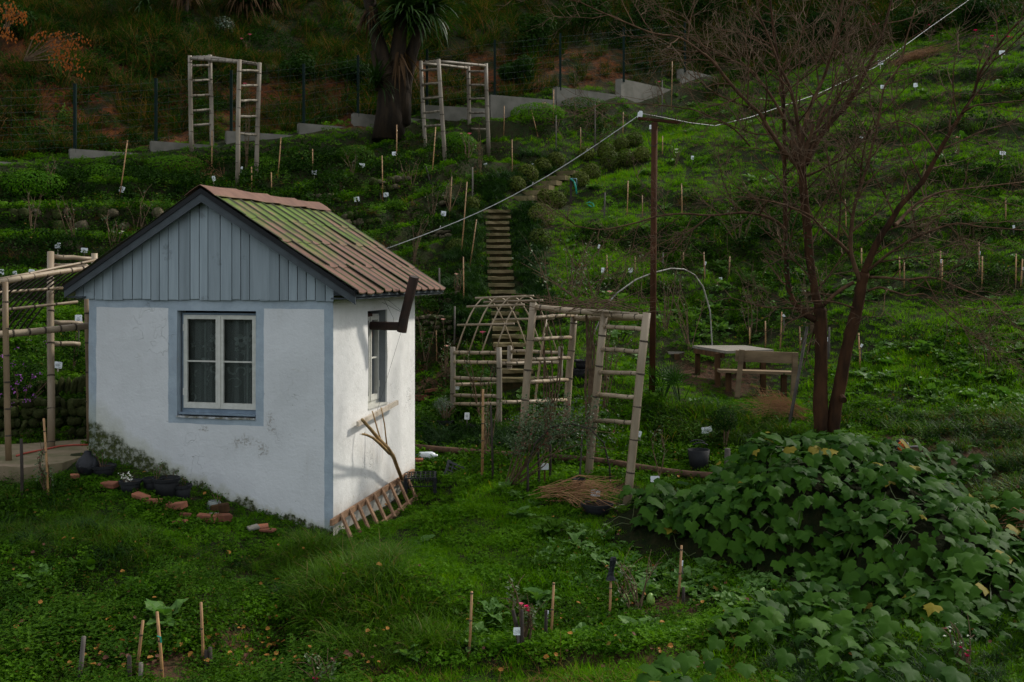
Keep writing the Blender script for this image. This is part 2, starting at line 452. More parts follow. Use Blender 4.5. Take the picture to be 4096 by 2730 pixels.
# terraces: treads and risers cut into the slope, rising to the right on the left hand side
_inv = np.maximum(YY, 1.0)
_stair = np.clip((np.abs(XX + .15) - .75) / .5, 0, 1)
_stair = np.where(YY > 25.2, np.clip((np.abs(XX - (YY - 25.2) * .62) - .5) / .5, 0, 1), _stair)
_low = np.clip((YY - 17.6) / 1.0, 0, 1) * np.clip(((24.2 + (XX + 9.5) * .62) - YY) / .8, 0, 1) * np.where(XX > 7.5, np.clip((31 - YY) / 3, 0, 1), 1)
_w = H - .40 * np.clip(XX + 6.5, 0, 5.6)
_h = np.where(XX > .3, 1.15, .66)
_t = _w / _h + np.where(XX > .3, .9, .35) * (smooth_noise(XX, YY, 3.5, 8) - .5)
_f = _t - np.floor(_t)
_st = np.clip((_f - .62) / .34, 0, 1); _st = _st * _st * (3 - 2 * _st)
H += np.where(XX > .3, .26 * np.clip((YY - 20.2 + np.clip(XX - 6, 0, 3)) / 1.2, 0, 1), .85) * _low * _stair * _h * (_st - _f)
def hump(u, v, Y, rx, ry, h_):
    c_ = P(u * K, v * K, Y)
    return h_ * np.exp(-((XX - c_.x) / rx) ** 2 - ((YY - c_.y) / ry) ** 2)
H += hump(840, 1390, 10.45, .80, .50, .28) + hump(930, 1400, 10.4, .6, .5, .12) - hump(640, 1440, 9.7, .5, .7, .42) - hump(580, 1330, 10.9, .45, .6, .20)
H += hump(160, 1300, 10.7, .9, .5, .22) + hump(450, 1420, 9.9, .6, .45, .14) + hump(1250, 1520, 9.35, 1.6, .22, .14) - hump(1250, 1440, 9.9, 1.4, .25, .05) + hump(1000, 1190, 12.9, .9, .6, .10) - hump(1740, 895, 17.7, 1.3, .8, .13)
bank = np.clip((YY - (24.6 + (XX + 9.5) * .62)) / 2.5, 0, 1) * (XX < 8)
H += (smooth_noise(XX, YY, 1.1, 3) - .5) * (.10 + .55 * bank) + (smooth_noise(XX, YY, .45, 4) - .5) * (.06 + .22 * bank)

def hz(x, y):
    i = int(np.searchsorted(GX, x)) - 1
    j = int(np.searchsorted(GYA, y)) - 1
    i = max(0, min(len(GX) - 2, i)); j = max(0, min(len(GYA) - 2, j))
    a = (x - GX[i]) / (GX[i + 1] - GX[i]); b = (y - GYA[j]) / (GYA[j + 1] - GYA[j])
    return float((H[j, i] * (1 - a) + H[j, i + 1] * a) * (1 - b) + (H[j + 1, i] * (1 - a) + H[j + 1, i + 1] * a) * b)

def ground(x, y): return V((x, y, hz(x, y)))

def at(u, v, y0=6.5):
    "where the line of sight through photo pixel (u, v) first meets the ground"
    Y, st = y0, 0.1
    while Y < 70:
        p = P(u, v, Y)
        if p.z <= hz(p.x, p.y):
            lo, hi = Y - st, Y
            for _ in range(18):
                m_ = (lo + hi) / 2
                q = P(u, v, m_)
                if q.z <= hz(q.x, q.y): hi = m_
                else: lo = m_
            q = P(u, v, hi)
            return V((q.x, q.y, hz(q.x, q.y)))
        Y += st
    return P(u, v, 60)

def over(u, Y):
    "ground point in photo column u at distance Y"
    x = (u - CX) / F * Y
    return V((x, Y, hz(x, Y)))

def inpoly(u, v, poly):
    r_ = np.zeros(np.shape(u), bool)
    n_ = len(poly)
    for i in range(n_):
        x0, y0 = poly[i]; x1, y1 = poly[(i + 1) % n_]
        c_ = ((y0 > v) != (y1 > v)) & (u < (x1 - x0) * (v - y0) / (y1 - y0 + 1e-9) + x0)
        r_ ^= c_
    return r_

def zone(u, v, poly):
    "poly in 2353-wide photo units"
    return inpoly(np.asarray(u) / K, np.asarray(v) / K, poly)

Z_RED = [[(-60, 60), (110, 70), (200, 100), (330, 140), (440, 205), (440, 330), (200, 345), (-60, 360)], [(480, 210), (560, 190), (700, 180), (860, 180), (860, 290), (480, 310)],
         [(950, 120), (1140, 110), (1440, 120), (1440, 190), (1140, 225), (960, 250)]]
Z_SOIL = [[(180, 1480), (420, 1440), (640, 1440), (700, 1568), (120, 1568)], [(1300, 1500), (1560, 1475), (1600, 1540), (1330, 1560)], [(1400, 1360), (1640, 1370), (1620, 1420), (1400, 1410)],
          [(1560, 820), (1780, 850), (1700, 920), (1560, 880)], [(1380, 1080), (1500, 1090), (1480, 1130), (1390, 1120)], [(1960, 1000), (2250, 1000), (2353, 1180), (2353, 1330), (2290, 1230), (2150, 1080)],
          [(560, 1440), (640, 1440), (640, 1500), (570, 1490)], [(950, 840), (1035, 840), (1035, 900), (950, 910)]]

def make_ground():
    nx, ny = len(GX), len(GYA)
    co = np.stack([XX.ravel(), YY.ravel(), H.ravel()], 1)
    me = bpy.data.meshes.new('ground')
    q = np.arange(nx * ny).reshape(ny, nx)
    quads = np.stack([q[:-1, :-1].ravel(), q[:-1, 1:].ravel(), q[1:, 1:].ravel(), q[1:, :-1].ravel()], 1)
    me.vertices.add(len(co)); me.vertices.foreach_set('co', co.astype(np.float32).ravel())
    me.loops.add(quads.size); me.loops.foreach_set('vertex_index', quads.astype(np.int32).ravel())
    me.polygons.add(len(quads)); me.polygons.foreach_set('loop_start', np.arange(0, quads.size, 4, dtype=np.int32))
    me.update(calc_edges=True)
    me.polygons.foreach_set('use_smooth', [True] * len(quads))
    Yc = np.maximum(co[:, 1], 1.0)
    u = CX + F * co[:, 0] / Yc; v = HY - F * co[:, 2] / Yc
    red = np.zeros(len(co)); soil = np.zeros(len(co))
    for p in Z_RED: red = np.maximum(red, zone(u, v, p) * 1.0)
    for p in Z_SOIL: soil = np.maximum(soil, zone(u, v, p) * 1.0)
    for arr in (red, soil):
        g = arr.reshape(ny, nx)
        for _ in range(3):
            g[1:-1, 1:-1] = (g[1:-1, 1:-1] * 2 + g[:-2, 1:-1] + g[2:, 1:-1] + g[1:-1, :-2] + g[1:-1, 2:]) / 6
    for nm, arr in (('red_soil', red), ('bare_soil', soil)):
        at_ = me.attributes.new(nm, 'FLOAT', 'POINT'); at_.data.foreach_set('value', arr.astype(np.float32).ravel())
    k = N('soil_and_moss')
    c = k.coord('Object')
    f1, f2, f3 = k.noise(1.3, 6, .6, c), k.noise(9, 5, .6, c), k.noise(28, 3, .6, c)
    col = k.mix(k.ramp(f1, .35, .65), (.012, .022, .006), (.024, .026, .009))
    col = k.mix(k.ramp(f2, .45, .7), col, (.022, .016, .009))
    a1 = k.n('ShaderNodeAttribute', attribute_name='bare_soil').outputs['Fac']
    a2 = k.n('ShaderNodeAttribute', attribute_name='red_soil').outputs['Fac']
    soilc = k.mix(k.ramp(f3, .35, .7), (.075, .038, .020), (.038, .021, .012))
    col = k.mix(k.math('MULTIPLY', a1, k.ramp(f2, .30, .52)), col, soilc)
    redc = k.mix(k.ramp(f2, .35, .65), (.115, .036, .010), (.040, .017, .008))
    col = k.mix(k.math('MULTIPLY', a2, k.ramp(f1, .34, .55)), col, redc)
    h_ = k.math('ADD', k.math('MULTIPLY', f2, 1.0), k.math('MULTIPLY', f3, .4))
    k.pbsdf(col, .95, .1, h_, .9, .05)
    me.materials.append(k.m)
    return tag(link('ground', me), kind='structure')

make_ground()

# ------------------------------------------------------------------ the cottage (local x along the front to the near corner, y back along the sunlit side, z up)
HC = P(765 * K, HY, 12.5); HC.z = -3.1
HA = math.atan2(-.231, .973)
EX, EY = V((.973, -.231, 0)).normalized(), V((.231, .973, 0)).normalized()
HW, HD = 3.32, 3.05

def loc2w(x, y, z): return HC + EX * x + EY * y + V((0, 0, z))

def on_front(u, v, y=0.0):
    d = P(u, v, 1.0); o = HC + EY * y
    t = o.dot(EY) / d.dot(EY)
    q = d * t - HC
    return q.dot(EX), q.z

def on_side(u, v, x=0.0):
    d = P(u, v, 1.0); o = HC + EX * x
    t = o.dot(EX) / d.dot(EX)
    q = d * t - HC
    return q.dot(EY), q.z

house = thing('cottage', 'small whitewashed cottage with blue trim and rusty metal roof', 'cottage', HC, rz=HA)

def hpart(mb, name, mats, parent=None, smooth=False):
    return link(name, mb.mesh(name, mats, None, smooth), parent or house)

# openings
fx0, fz1 = on_front(407 * K, 714 * K); fx1, _ = on_front(588 * K, 718 * K); _, fz0 = on_front(500 * K, 960 * K)
bx0, _ = on_front(387 * K, 900 * K); bx1, bz0 = on_front(606 * K, 980 * K)
sy0, sz1 = on_side(1471, 1246); sy1, _ = on_side(1548, 1400); _, sz0 = on_side(1530, 1622)
SIDING = 2.765

def wall_material():
    k = N('limewashed_wall')
    c = k.coord('Object')
    wob = k.math('MULTIPLY', k.math('SUBTRACT', k.noise(3.0, 3, .5, c), .5), .035)
    s_ = k.sep(c)
    x = k.math('ADD', s_[0], wob); z = k.math('ADD', s_[2], wob); y = s_[1]
    gt = lambda a, b: k.math('GREATER_THAN', a, b)
    lt = lambda a, b: k.math('LESS_THAN', a, b)
    band = k.math('MAXIMUM', gt(z, SIDING - .105), k.math('MAXIMUM', gt(x, -.11), lt(x, -HW + .105)))
    win = k.math('MULTIPLY', k.math('MULTIPLY', gt(x, bx0), lt(x, bx1)), gt(z, bz0))
    front = k.math('MULTIPLY', k.math('MAXIMUM', band, win), k.math('MAXIMUM', lt(y, .012), k.math('MULTIPLY', lt(y, .16), lt(x, -.6))))
    n1, n2, n3 = k.noise(1.2, 6, .6, c), k.noise(5, 6, .65, c), k.noise(30, 4, .6, c)
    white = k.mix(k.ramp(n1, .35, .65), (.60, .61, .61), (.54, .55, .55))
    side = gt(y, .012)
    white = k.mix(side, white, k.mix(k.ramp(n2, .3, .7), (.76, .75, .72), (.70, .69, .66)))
    blue = k.mix(k.ramp(n2, .35, .65), (.335, .395, .44), (.285, .34, .385))
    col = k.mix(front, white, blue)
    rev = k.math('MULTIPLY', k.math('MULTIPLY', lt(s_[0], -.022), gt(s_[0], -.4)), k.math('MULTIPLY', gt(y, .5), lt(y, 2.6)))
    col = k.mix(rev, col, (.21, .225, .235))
    # thin cracks and stains
    stain = k.math('MULTIPLY', k.ramp(n2, .60, .74), k.ramp(n1, .48, .62))
    col = k.mix(k.math('MULTIPLY', stain, .45), col, (.36, .31, .20))
    # brown scabs of lost paint right of the window
    d2 = None
    for (uu, vv_, ra, rb_) in ((622, 975, .075, .17), (560, 1018, .24, .10), (605, 1035, .10, .12), (470, 985, .10, .06)):
        cx_, cz_ = on_front(uu * K, vv_ * K)
        dx = k.math('DIVIDE', k.math('SUBTRACT', s_[0], cx_), ra); dz = k.math('DIVIDE', k.math('SUBTRACT', s_[2], cz_), rb_)
        dd = k.math('SQRT', k.math('ADD', k.math('MULTIPLY', dx, dx), k.math('MULTIPLY', dz, dz)))
        d2 = dd if d2 is None else k.math('MINIMUM', d2, dd)
    blot = k.math('MULTIPLY', k.ramp(k.math('SUBTRACT', k.math('MULTIPLY_ADD', k.noise(9, 6, .75, c), 1.5, -.25), k.math('MULTIPLY', d2, .45)), .02, .40), k.ramp(n3, .44, .62))
    blot = k.math('MULTIPLY', blot, lt(y, .012))
    col = k.mix(k.math('MULTIPLY', blot, .50), col, (.20, .165, .11))
    # trowel marks, hairline cracks and faint drips
    vor = k.n('ShaderNodeTexVoronoi', feature='DISTANCE_TO_EDGE'); vor.inputs['Scale'].default_value = 1.7
    wv = k.n('ShaderNodeVectorMath', operation='ADD'); k.l(c, wv.inputs[0])
    nz = k.n('ShaderNodeTexNoise'); nz.inputs['Scale'].default_value = 4; k.l(c, nz.inputs['Vector']); k.l(nz.outputs['Color'], wv.inputs[1]); k.l(wv.outputs[0], vor.inputs['Vector'])
    crack = k.math('MULTIPLY', k.math('SUBTRACT', 1.0, k.ramp(vor.outputs['Distance'], .0, .012)), k.ramp(k.noise(1.1, 2, .5, k.scaled(c, (1.3, 1, 1))), .54, .62))
    col = k.mix(k.math('MULTIPLY', crack, .22), col, (.24, .23, .21))
    drip = k.math('MULTIPLY', k.ramp(k.noise(5, 5, .6, k.scaled(c, (1.6, 1.6, .12))), .54, .72), k.ramp(n1, .40, .62))
    col = k.mix(k.math('MULTIPLY', drip, .15), col, (.34, .33, .28))
    pit = k.ramp(k.noise(22, 2, .5, c), .735, .76)
    col = k.mix(k.math('MULTIPLY', pit, .35), col, (.14, .13, .11))
    # moss climbing from the soil line on the shaded front
    t = k.math('DIVIDE', k.math('MULTIPLY', s_[0], -1.0), HW)
    line = k.math('MULTIPLY', k.math('POWER', k.math('MAXIMUM', t, .001), 1.4), .92)
    bandw = k.math('MULTIPLY_ADD', k.math('POWER', k.math('MAXIMUM', t, .001), 3.0), .30, .07)
    hgt = k.math('DIVIDE', k.math('SUBTRACT', k.math('SUBTRACT', s_[2], line), k.math('MULTIPLY', k.math('SUBTRACT', n2, .5), .50)), bandw)
    moss = k.math('MULTIPLY', k.math('SUBTRACT', 1.0, k.ramp(hgt, .65, 1.15)), lt(y, .012))
    halo = k.math('MULTIPLY', k.math('SUBTRACT', 1.0, k.ramp(hgt, .9, 2.2)), lt(y, .012))
    col = k.mix(k.math('MULTIPLY', halo, .45), col, (.33, .33, .20))
    mossc = k.mix(k.ramp(n3, .3, .7), (.050, .062, .010), (.018, .024, .006))
    col = k.mix(k.math('MULTIPLY', moss, k.math('MULTIPLY_ADD', k.ramp(k.noise(14, 4, .7, c), .36, .56), .5, .48)), col, mossc)
    # damp earth splashed on the foot of the sunlit side, rusty run-off under the sill
    foot = k.math('MULTIPLY', k.math('SUBTRACT', 1.0, k.ramp(k.math('ADD', s_[2], k.math('MULTIPLY', k.math('SUBTRACT', n2, .5), .5)), .05, .38)), side)
    col = k.mix(k.math('MULTIPLY', foot, .55), col, (.25, .20, .12))
    ry = k.math('ABSOLUTE', k.math('SUBTRACT', y, (sy0 + sy1) / 2 + .02))
    run = k.math('MULTIPLY', k.math('MULTIPLY', lt(ry, .22), side), k.math('MULTIPLY', lt(s_[2], sz0), gt(s_[2], sz0 - .75)))
    run = k.math('MULTIPLY', run, k.ramp(k.noise(6, 4, .6, k.scaled(c, (1, 3.5, .25))), .55, .72))
    col = k.mix(k.math('MULTIPLY', run, .4), col, (.50, .26, .13))
    bumpc = k.math('ADD', k.math('MULTIPLY', n2, .7), k.math('ADD', k.math('MULTIPLY', n3, .22), k.math('ADD', k.math('MULTIPLY', blot, -.3), k.math('MULTIPLY', crack, -.25))))
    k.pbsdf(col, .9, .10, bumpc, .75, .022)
    return k.m

def grid_wall(mb, axis_, fixed, a0, a1, z0, z1, hole, outward, rng):
    "wall skin of quads with a window hole, gently uneven; axis_ 'x' runs along x at y=fixed, 'y' along y at x=fixed"
    def cuts(lo, hi, extra):
        c_ = sorted(set([lo, hi] + [e for e in extra if lo < e < hi]))
        out = [c_[0]]
        for e in c_[1:]:
            n_ = max(1, int((e - out[-1]) / .16))
            s0 = out[-1]
            for i in range(1, n_ + 1): out.append(s0 + (e - s0) * i / n_)
        return out
    ca = cuts(a0, a1, [hole[0], hole[1]] if hole else [])
    cz = cuts(z0, z1, [hole[2], hole[3]] if hole else [])
    idx = {}
    b = len(mb.v)
    for j, z in enumerate(cz):
        for i, a in enumerate(ca):
            off = (noise.noise(V((a * 1.3, z * 1.3, fixed * 3 + 7))) * .012 + rng.uniform(-1, 1) * .002) * outward
            sl = 0
            if a == a1 or a == a0: sl = rng.uniform(-.006, .006); off = 0
            if axis_ == 'x': mb.v.append((a + sl, fixed + off, z))
            else: mb.v.append((fixed + off, a, z))
            idx[i, j] = len(mb.v) - 1
    for j in range(len(cz) - 1):
        for i in range(len(ca) - 1):
            ma, mz = (ca[i] + ca[i + 1]) / 2, (cz[j] + cz[j + 1]) / 2
            if hole and hole[0] < ma < hole[1] and hole[2] < mz < hole[3]: continue
            f_ = (idx[i, j], idx[i + 1, j], idx[i + 1, j + 1], idx[i, j + 1])
            mb.f.append(f_ if (axis_ == 'x') == (outward < 0) else f_[::-1]); mb.m.append(0)

def reveal(mb, axis_, fixed, hole, depth):
    a0, a1, z0, z1 = hole
    def q(a, d, z): return (a, fixed + d, z) if axis_ == 'x' else (fixed - d, a, z)
    for (p_, q_) in (((a0, z0), (a0, z1)), ((a1, z1), (a1, z0)), ((a0, z1), (a1, z1)), ((a1, z0), (a0, z0))):
        mb.add([q(p_[0], 0, p_[1]), q(p_[0], depth, p_[1]), q(q_[0], depth, q_[1]), q(q_[0], 0, q_[1])], [(0, 1, 2, 3)])

def build_house():
    rng = random.Random(3)
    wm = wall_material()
    mb = MB()
    grid_wall(mb, 'x', 0.0, -HW, 0.0, -.75, 2.99, (fx0, fx1, fz0, fz1), -1, rng)
    grid_wall(mb, 'y', 0.0, 0.0, HD, -.75, 2.99, (sy0, sy1, sz0, sz1), 1, rng)
    mb.add([(-HW, 0, -.75), (-HW, HD, -.75), (-HW, HD, 2.99), (-HW, 0, 2.99)], [(0, 1, 2, 3)])
    mb.add([(-HW, HD, -.75), (0, HD, -.75), (0, HD, 2.99), (-HW, HD, 2.99)], [(0, 3, 2, 1)])
    mb.add([(-HW, HD, 2.99), (0, HD, 2.99), (-HW / 2, HD, 4.02)], [(0, 2, 1)])
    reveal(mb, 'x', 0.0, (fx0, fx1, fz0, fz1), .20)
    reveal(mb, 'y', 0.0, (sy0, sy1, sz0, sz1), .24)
    # inner skin of the room, seen dimly through the panes
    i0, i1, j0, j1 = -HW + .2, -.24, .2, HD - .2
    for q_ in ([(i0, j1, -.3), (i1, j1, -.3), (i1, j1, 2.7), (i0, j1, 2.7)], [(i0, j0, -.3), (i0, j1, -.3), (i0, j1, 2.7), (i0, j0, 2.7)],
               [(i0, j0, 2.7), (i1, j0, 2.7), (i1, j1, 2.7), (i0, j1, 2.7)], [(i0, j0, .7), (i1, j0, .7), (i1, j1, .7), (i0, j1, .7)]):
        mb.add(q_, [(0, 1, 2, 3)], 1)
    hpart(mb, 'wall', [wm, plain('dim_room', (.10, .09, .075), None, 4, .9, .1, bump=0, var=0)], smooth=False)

    # ---- gable boards
    edges = [(x_ / 2.119) for x_ in (735, 797, 872, 955, 1042, 1122, 1203, 1278, 1350, 1425, 1515, 1610, 1688, 1762, 1866, 1965, 2040, 2115, 2197, 2283)]
    edges += [1000 + x_ / 2.119 for x_ in (78, 162, 248, 325, 402, 477, 553, 638, 712)]
    xs = [on_front(e, 1150, -.03)[0] for e in edges]
    xs[0] = -HW - .06; xs.insert(0, xs[0] - .12)
    k = N('painted_gable_board')
    c = k.coord('Object')
    g = k.noise(16, 5, .6, k.scaled(c, (1, 1, .07)))
    p_ = k.noise(2.2, 5, .65, c)
    col = k.mix(k.ramp(g, .3, .75), (.275, .325, .350), (.215, .258, .280))
    col = k.mix(k.math('MULTIPLY', k.ramp(p_, .60, .68), .5), col, (.085, .095, .10))
    vv = k.n('ShaderNodeVectorMath', operation='SCALE'); k.l(col, vv.inputs[0]); k.l(k.math('MULTIPLY_ADD', k.rnd(), .36, .82), vv.inputs['Scale'])
    k.pbsdf(vv.outputs[0], .7, .25, g, .35, .004)
    def under(x):
        return 4.13 - .628 * abs(x + 1.66) - .075
    for a, b in zip(xs[:-1], xs[1:]):
        a2, b2 = a + .0055, b - .0055
        m_ = MB()
        zb = SIDING + rng.uniform(-.012, .008)
        y0 = -.030 + rng.uniform(-.003, .003)
        za, zc = max(under(a2), zb + .02), max(under(b2), zb + .02)
        if zb > under(a2) and zb > under(b2): continue
        pts = [(a2, zb), (b2, zb + rng.uniform(-.004, .004)), (b2, zc), (a2, za)]
        if a2 < -1.66 < b2: pts.insert(3, (-1.66, under(-1.66)))
        n_ = len(pts)
        m_.add([(x_, y0, z_) for x_, z_ in pts] + [(x_, y0 + .022, z_) for x_, z_ in pts],
               [tuple(range(n_)), tuple(range(n_, 2 * n_))[::-1]] + [(i, i + n_, (i + 1) % n_ + n_, (i + 1) % n_) for i in range(n_)])
        hpart(m_, 'gable_board', k.m)
    # ---- roof structure
    darkp = plain('dark_fascia_paint', (.060, .072, .080), (.040, .048, .052), 6, .7, .25, bump=.2, var=.05)
    fasc = plain('blue_grey_fascia', (.060, .072, .078), (.045, .053, .058), 6, .7, .25, bump=.2, var=.05)
    YF, YB = -.15, 3.40
    XR, XL, ZR = .375, -3.60, 4.13
    def slope_pt(x, d=0.0):
        s_ = 1 if x > -1.66 else -1
        return V((x, 0, ZR - .628 * abs(x + 1.66) + d))
    for side_, xe in ((1, XR), (-1, XL)):
        m_ = MB()
        a, b = V((-1.66, 0, ZR - .035)), V((xe - side_ * .03, 0, ZR - .628 * abs(xe - side_ * .03 + 1.66) - .035))
        vs_ = []
        for y_ in (YF + .02, YB - .02):
            for p_, dz in ((a, 0), (b, 0), (b, -.025), (a, -.025)):
                vs_.append((p_.x, y_, p_.z + dz))
        m_.add(vs_, [(0, 3, 2, 1), (4, 5, 6, 7), (0, 1, 5, 4), (1, 2, 6, 5), (2, 3, 7, 6), (3, 0, 4, 7)])
        hpart(m_, 'roof_deck', darkp)
        m_ = MB()     # barge board
        for y_ in (YF, YF + .024):
            for p_, dz in ((a, .005), (b, .005), (b, -.115), (a, -.135)):
                m_.v.append((p_.x, y_, p_.z + dz))
        m_.f += [(0, 3, 2, 1), (4, 5, 6, 7), (0, 1, 5, 4), (1, 2, 6, 5), (2, 3, 7, 6), (3, 0, 4, 7)]; m_.m += [0] * 6
        hpart(m_, 'barge_board', fasc)
        m_ = MB()     # black roofing edge above the board
        for y_ in (YF - .012, YF + .03):
            for p_, dz in ((a, .035), (b, .035), (b, -.022), (a, -.030)):
                m_.v.append((p_.x, y_, p_.z + dz))
        m_.f += [(0, 3, 2, 1), (4, 5, 6, 7), (0, 1, 5, 4), (1, 2, 6, 5), (2, 3, 7, 6), (3, 0, 4, 7)]; m_.m += [0] * 6
        hpart(m_, 'verge_strip', MT['black'])
        m_ = MB()
        xw = 0.02 if side_ > 0 else -HW - .02
        x1_ = xe - side_ * .05
        m_.box(((xw + x1_) / 2, (YF + YB) / 2 + .01, 2.79), (abs(x1_ - xw), YB - YF - .06, .02))
        hpart(m_, 'soffit', darkp)
    m_ = MB()
    for x_, y_ in ((.30, .0), (.30, .8), (.30, 1.6), (.30, 2.4), (.30, 3.1)):
        m_ = MB(); m_.box((.17, y_, 2.86), (.30, .06, .07)); hpart(m_, 'rafter_end', darkp)
    # ---- metal roof tiles
    k = N('weathered_roof_metal')
    c = k.coord('Object')
    oi = k.n('ShaderNodeObjectInfo')
    geo = k.n('ShaderNodeNewGeometry')
    tc = k.n('ShaderNodeVectorTransform', vector_type='POINT', convert_from='WORLD', convert_to='OBJECT')
    pos = geo.outputs['Position']
    n1 = k.noise(1.5, 6, .62, pos, .6); n2 = k.noise(6, 5, .6, pos); n3 = k.noise(40, 3, .6, pos)
    base = k.mix(k.ramp(n2, .3, .7), (.165, .088, .060), (.118, .062, .043))
    base = k.mix(k.math('MULTIPLY', k.ramp(n3, .5, .75), .35), base, (.10, .06, .05))
    zz = k.sep(pos)[2]
    up = k.ramp(zz, -.35, 1.1)
    mossf = k.math('MULTIPLY', k.ramp(k.math('ADD', k.math('MULTIPLY_ADD', up, .34, -.22), k.math('MULTIPLY_ADD', n2, .3, k.math('MULTIPLY', n1, .8))), .475, .63), k.math('SUBTRACT', 1.0, k.ramp(zz, .90, .96)))
    mossc = k.mix(k.ramp(n2, .35, .65), (.085, .155, .014), (.050, .105, .006))
    col = k.mix(k.math('MULTIPLY', mossf, .85), base, mossc)
    rb = k.n('ShaderNodeAttribute', attribute_name='rib').outputs['Fac']
    col = k.mix(k.math('MULTIPLY', rb, .92), col, k.mix(k.ramp(n2, .4, .6), (.028, .050, .014), (.045, .038, .028)))  # ribs and lips painted dark: seam shade and greenish lichen in one tone
    vv = k.n('ShaderNodeVectorMath', operation='SCALE'); k.l(col, vv.inputs[0]); k.l(k.math('MULTIPLY_ADD', oi.outputs['Random'], .12, .95), vv.inputs['Scale'])
    k.pbsdf(vv.outputs[0], .7, .18, n3, .15, .003)
    ncol, colw = 12, (YB - YF) / 12
    rows = [(.035, .29), (.275, .52), (.505, .76), (.745, 1.0)]
    prof = [(0, .030, 1), (.016, .040, 1), (.034, .008, 1), (.044, .003, 0), (.15, -.002, 0), (.25, .004, 0), (.278, .012, 0), (.284, .016, 1), (colw + .006, .026, 1)]
    for side_, xe in ((1, XR), (-1, XL)):
        L = abs(xe + 1.66)
        for ri, (t0, t1) in enumerate(rows):
            me = None
            for ci in range(ncol):
                if me is None:
                    vs_, fs_, rbv = [], [], []
                    for t, lift in ((t0, .002), ((t0 + t1) / 2, .007), (t1, .012)):
                        for (py, pz, r_) in prof:
                            drop = .010 * (1 - abs(py / colw - .5) * 2) if t == t1 else 0
                            x_ = side_ * (t * L + drop)
                            vs_.append((x_, py, -.628 * abs(x_) + (pz + lift) * .85 + 0)); rbv.append(r_)
                    base_n = len(vs_)
                    for j in range(len(prof)):        # turned-down lip at the lower edge
                        q_ = vs_[2 * len(prof) + j]
                        vs_.append((q_[0] - side_ * .004, q_[1], q_[2] - .016)); rbv.append(1)
                    n_ = len(prof)
                    for rr in range(3):
                        for j in range(n_ - 1):
                            f_ = (rr * n_ + j, rr * n_ + j + 1, (rr + 1) * n_ + j + 1, (rr + 1) * n_ + j)
                            fs_.append(f_ if side_ < 0 else f_[::-1])
                    me = bpy.data.meshes.new('roof_tile')
                    me.from_pydata(vs_, [], fs_); me.materials.append(k.m)
                    a_ = me.attributes.new('rib', 'FLOAT', 'POINT'); a_.data.foreach_set('value', rbv)
                    me.update()
                o = link('roof_tile', me, house, (-1.66, YF + ci * colw, ZR))
                o.rotation_euler = (rng.uniform(-.006, .006), rng.uniform(-.006, .006), 0)
    # ridge caps, overlapping and slightly sprung
    for i in range(4):
        y0, y1 = YF - .03 + i * .87, YF - .03 + (i + 1) * .87 + .05
        m_ = MB()
        n_ = 7
        for jj, y_ in enumerate((y0, (y0 + y1) / 2, y1)):
            lift = .012 + (.018 if jj == 2 else 0) + (.012 if i == 1 and jj == 0 else 0)
            for q_ in range(n_):
                s_ = (q_ / (n_ - 1)) * 2 - 1
                x_ = s_ * .21
                m_.v.append((-1.66 + x_, y_, ZR - .628 * abs(x_) * (1 - .25 * (1 - abs(s_))) + .03 + lift + (rng.uniform(-.006, .010) if abs(s_) == 1 else 0)))
        for jj in range(2):
            for q_ in range(n_ - 1):
                a = jj * n_ + q_
                m_.f.append((a, a + 1, a + n_ + 1, a + n_)); m_.m.append(0)
        o = hpart(m_, 'ridge_cap', k.m)
        md = o.modifiers.new('thick', 'SOLIDIFY'); md.thickness = .006

    # ---- windows
    paint = plain('old_white_paint', (.55, .545, .49), (.46, .455, .40), 14, .6, .3, bump=.3, bdist=.002, var=.06)
    bluewood = plain('blue_casing', (.19, .245, .30), (.14, .185, .23), 8, .75, .2, bump=.3, bdist=.003, var=.05)
    kg = N('window_glass')
    tr = kg.n('ShaderNodeBsdfTransparent'); tr.inputs[0].default_value = (.80, .84, .82, 1)
    gl = kg.n('ShaderNodeBsdfGlossy'); gl.inputs['Roughness'].default_value = .03
    fr = kg.n('ShaderNodeFresnel'); fr.inputs[0].default_value = 1.5
    mx = kg.n('ShaderNodeMixShader'); kg.l(fr.outputs[0], mx.inputs[0]); kg.l(tr.outputs[0], mx.inputs[1]); kg.l(gl.outputs[0], mx.inputs[2])
    kg.l(mx.outputs[0], kg.out.inputs[0])
    kc = N('lace_curtain')
    cc = kc.coord('Object')
    net = kc.n('ShaderNodeTexChecker'); net.inputs['Scale'].default_value = 140; kc.l(kc.scaled(cc, (1, 0.001, 1)), net.inputs['Vector'])
    d1 = kc.n('ShaderNodeBsdfDiffuse'); d1.inputs[0].default_value = (.44, .48, .47, 1)
    t1 = kc.n('ShaderNodeBsdfTransparent')
    mx = kc.n('ShaderNodeMixShader')
    kc.l(kc.math('MULTIPLY_ADD', net.outputs['Fac'], .22, .36), mx.inputs[0]); kc.l(t1.outputs[0], mx.inputs[1]); kc.l(d1.outputs[0], mx.inputs[2]); kc.l(mx.outputs[0], kc.out.inputs[0])
    lace = plain('lace_thread', (.34, .37, .36), (.24, .27, .26), 30, .9, .1, bump=0, var=0)

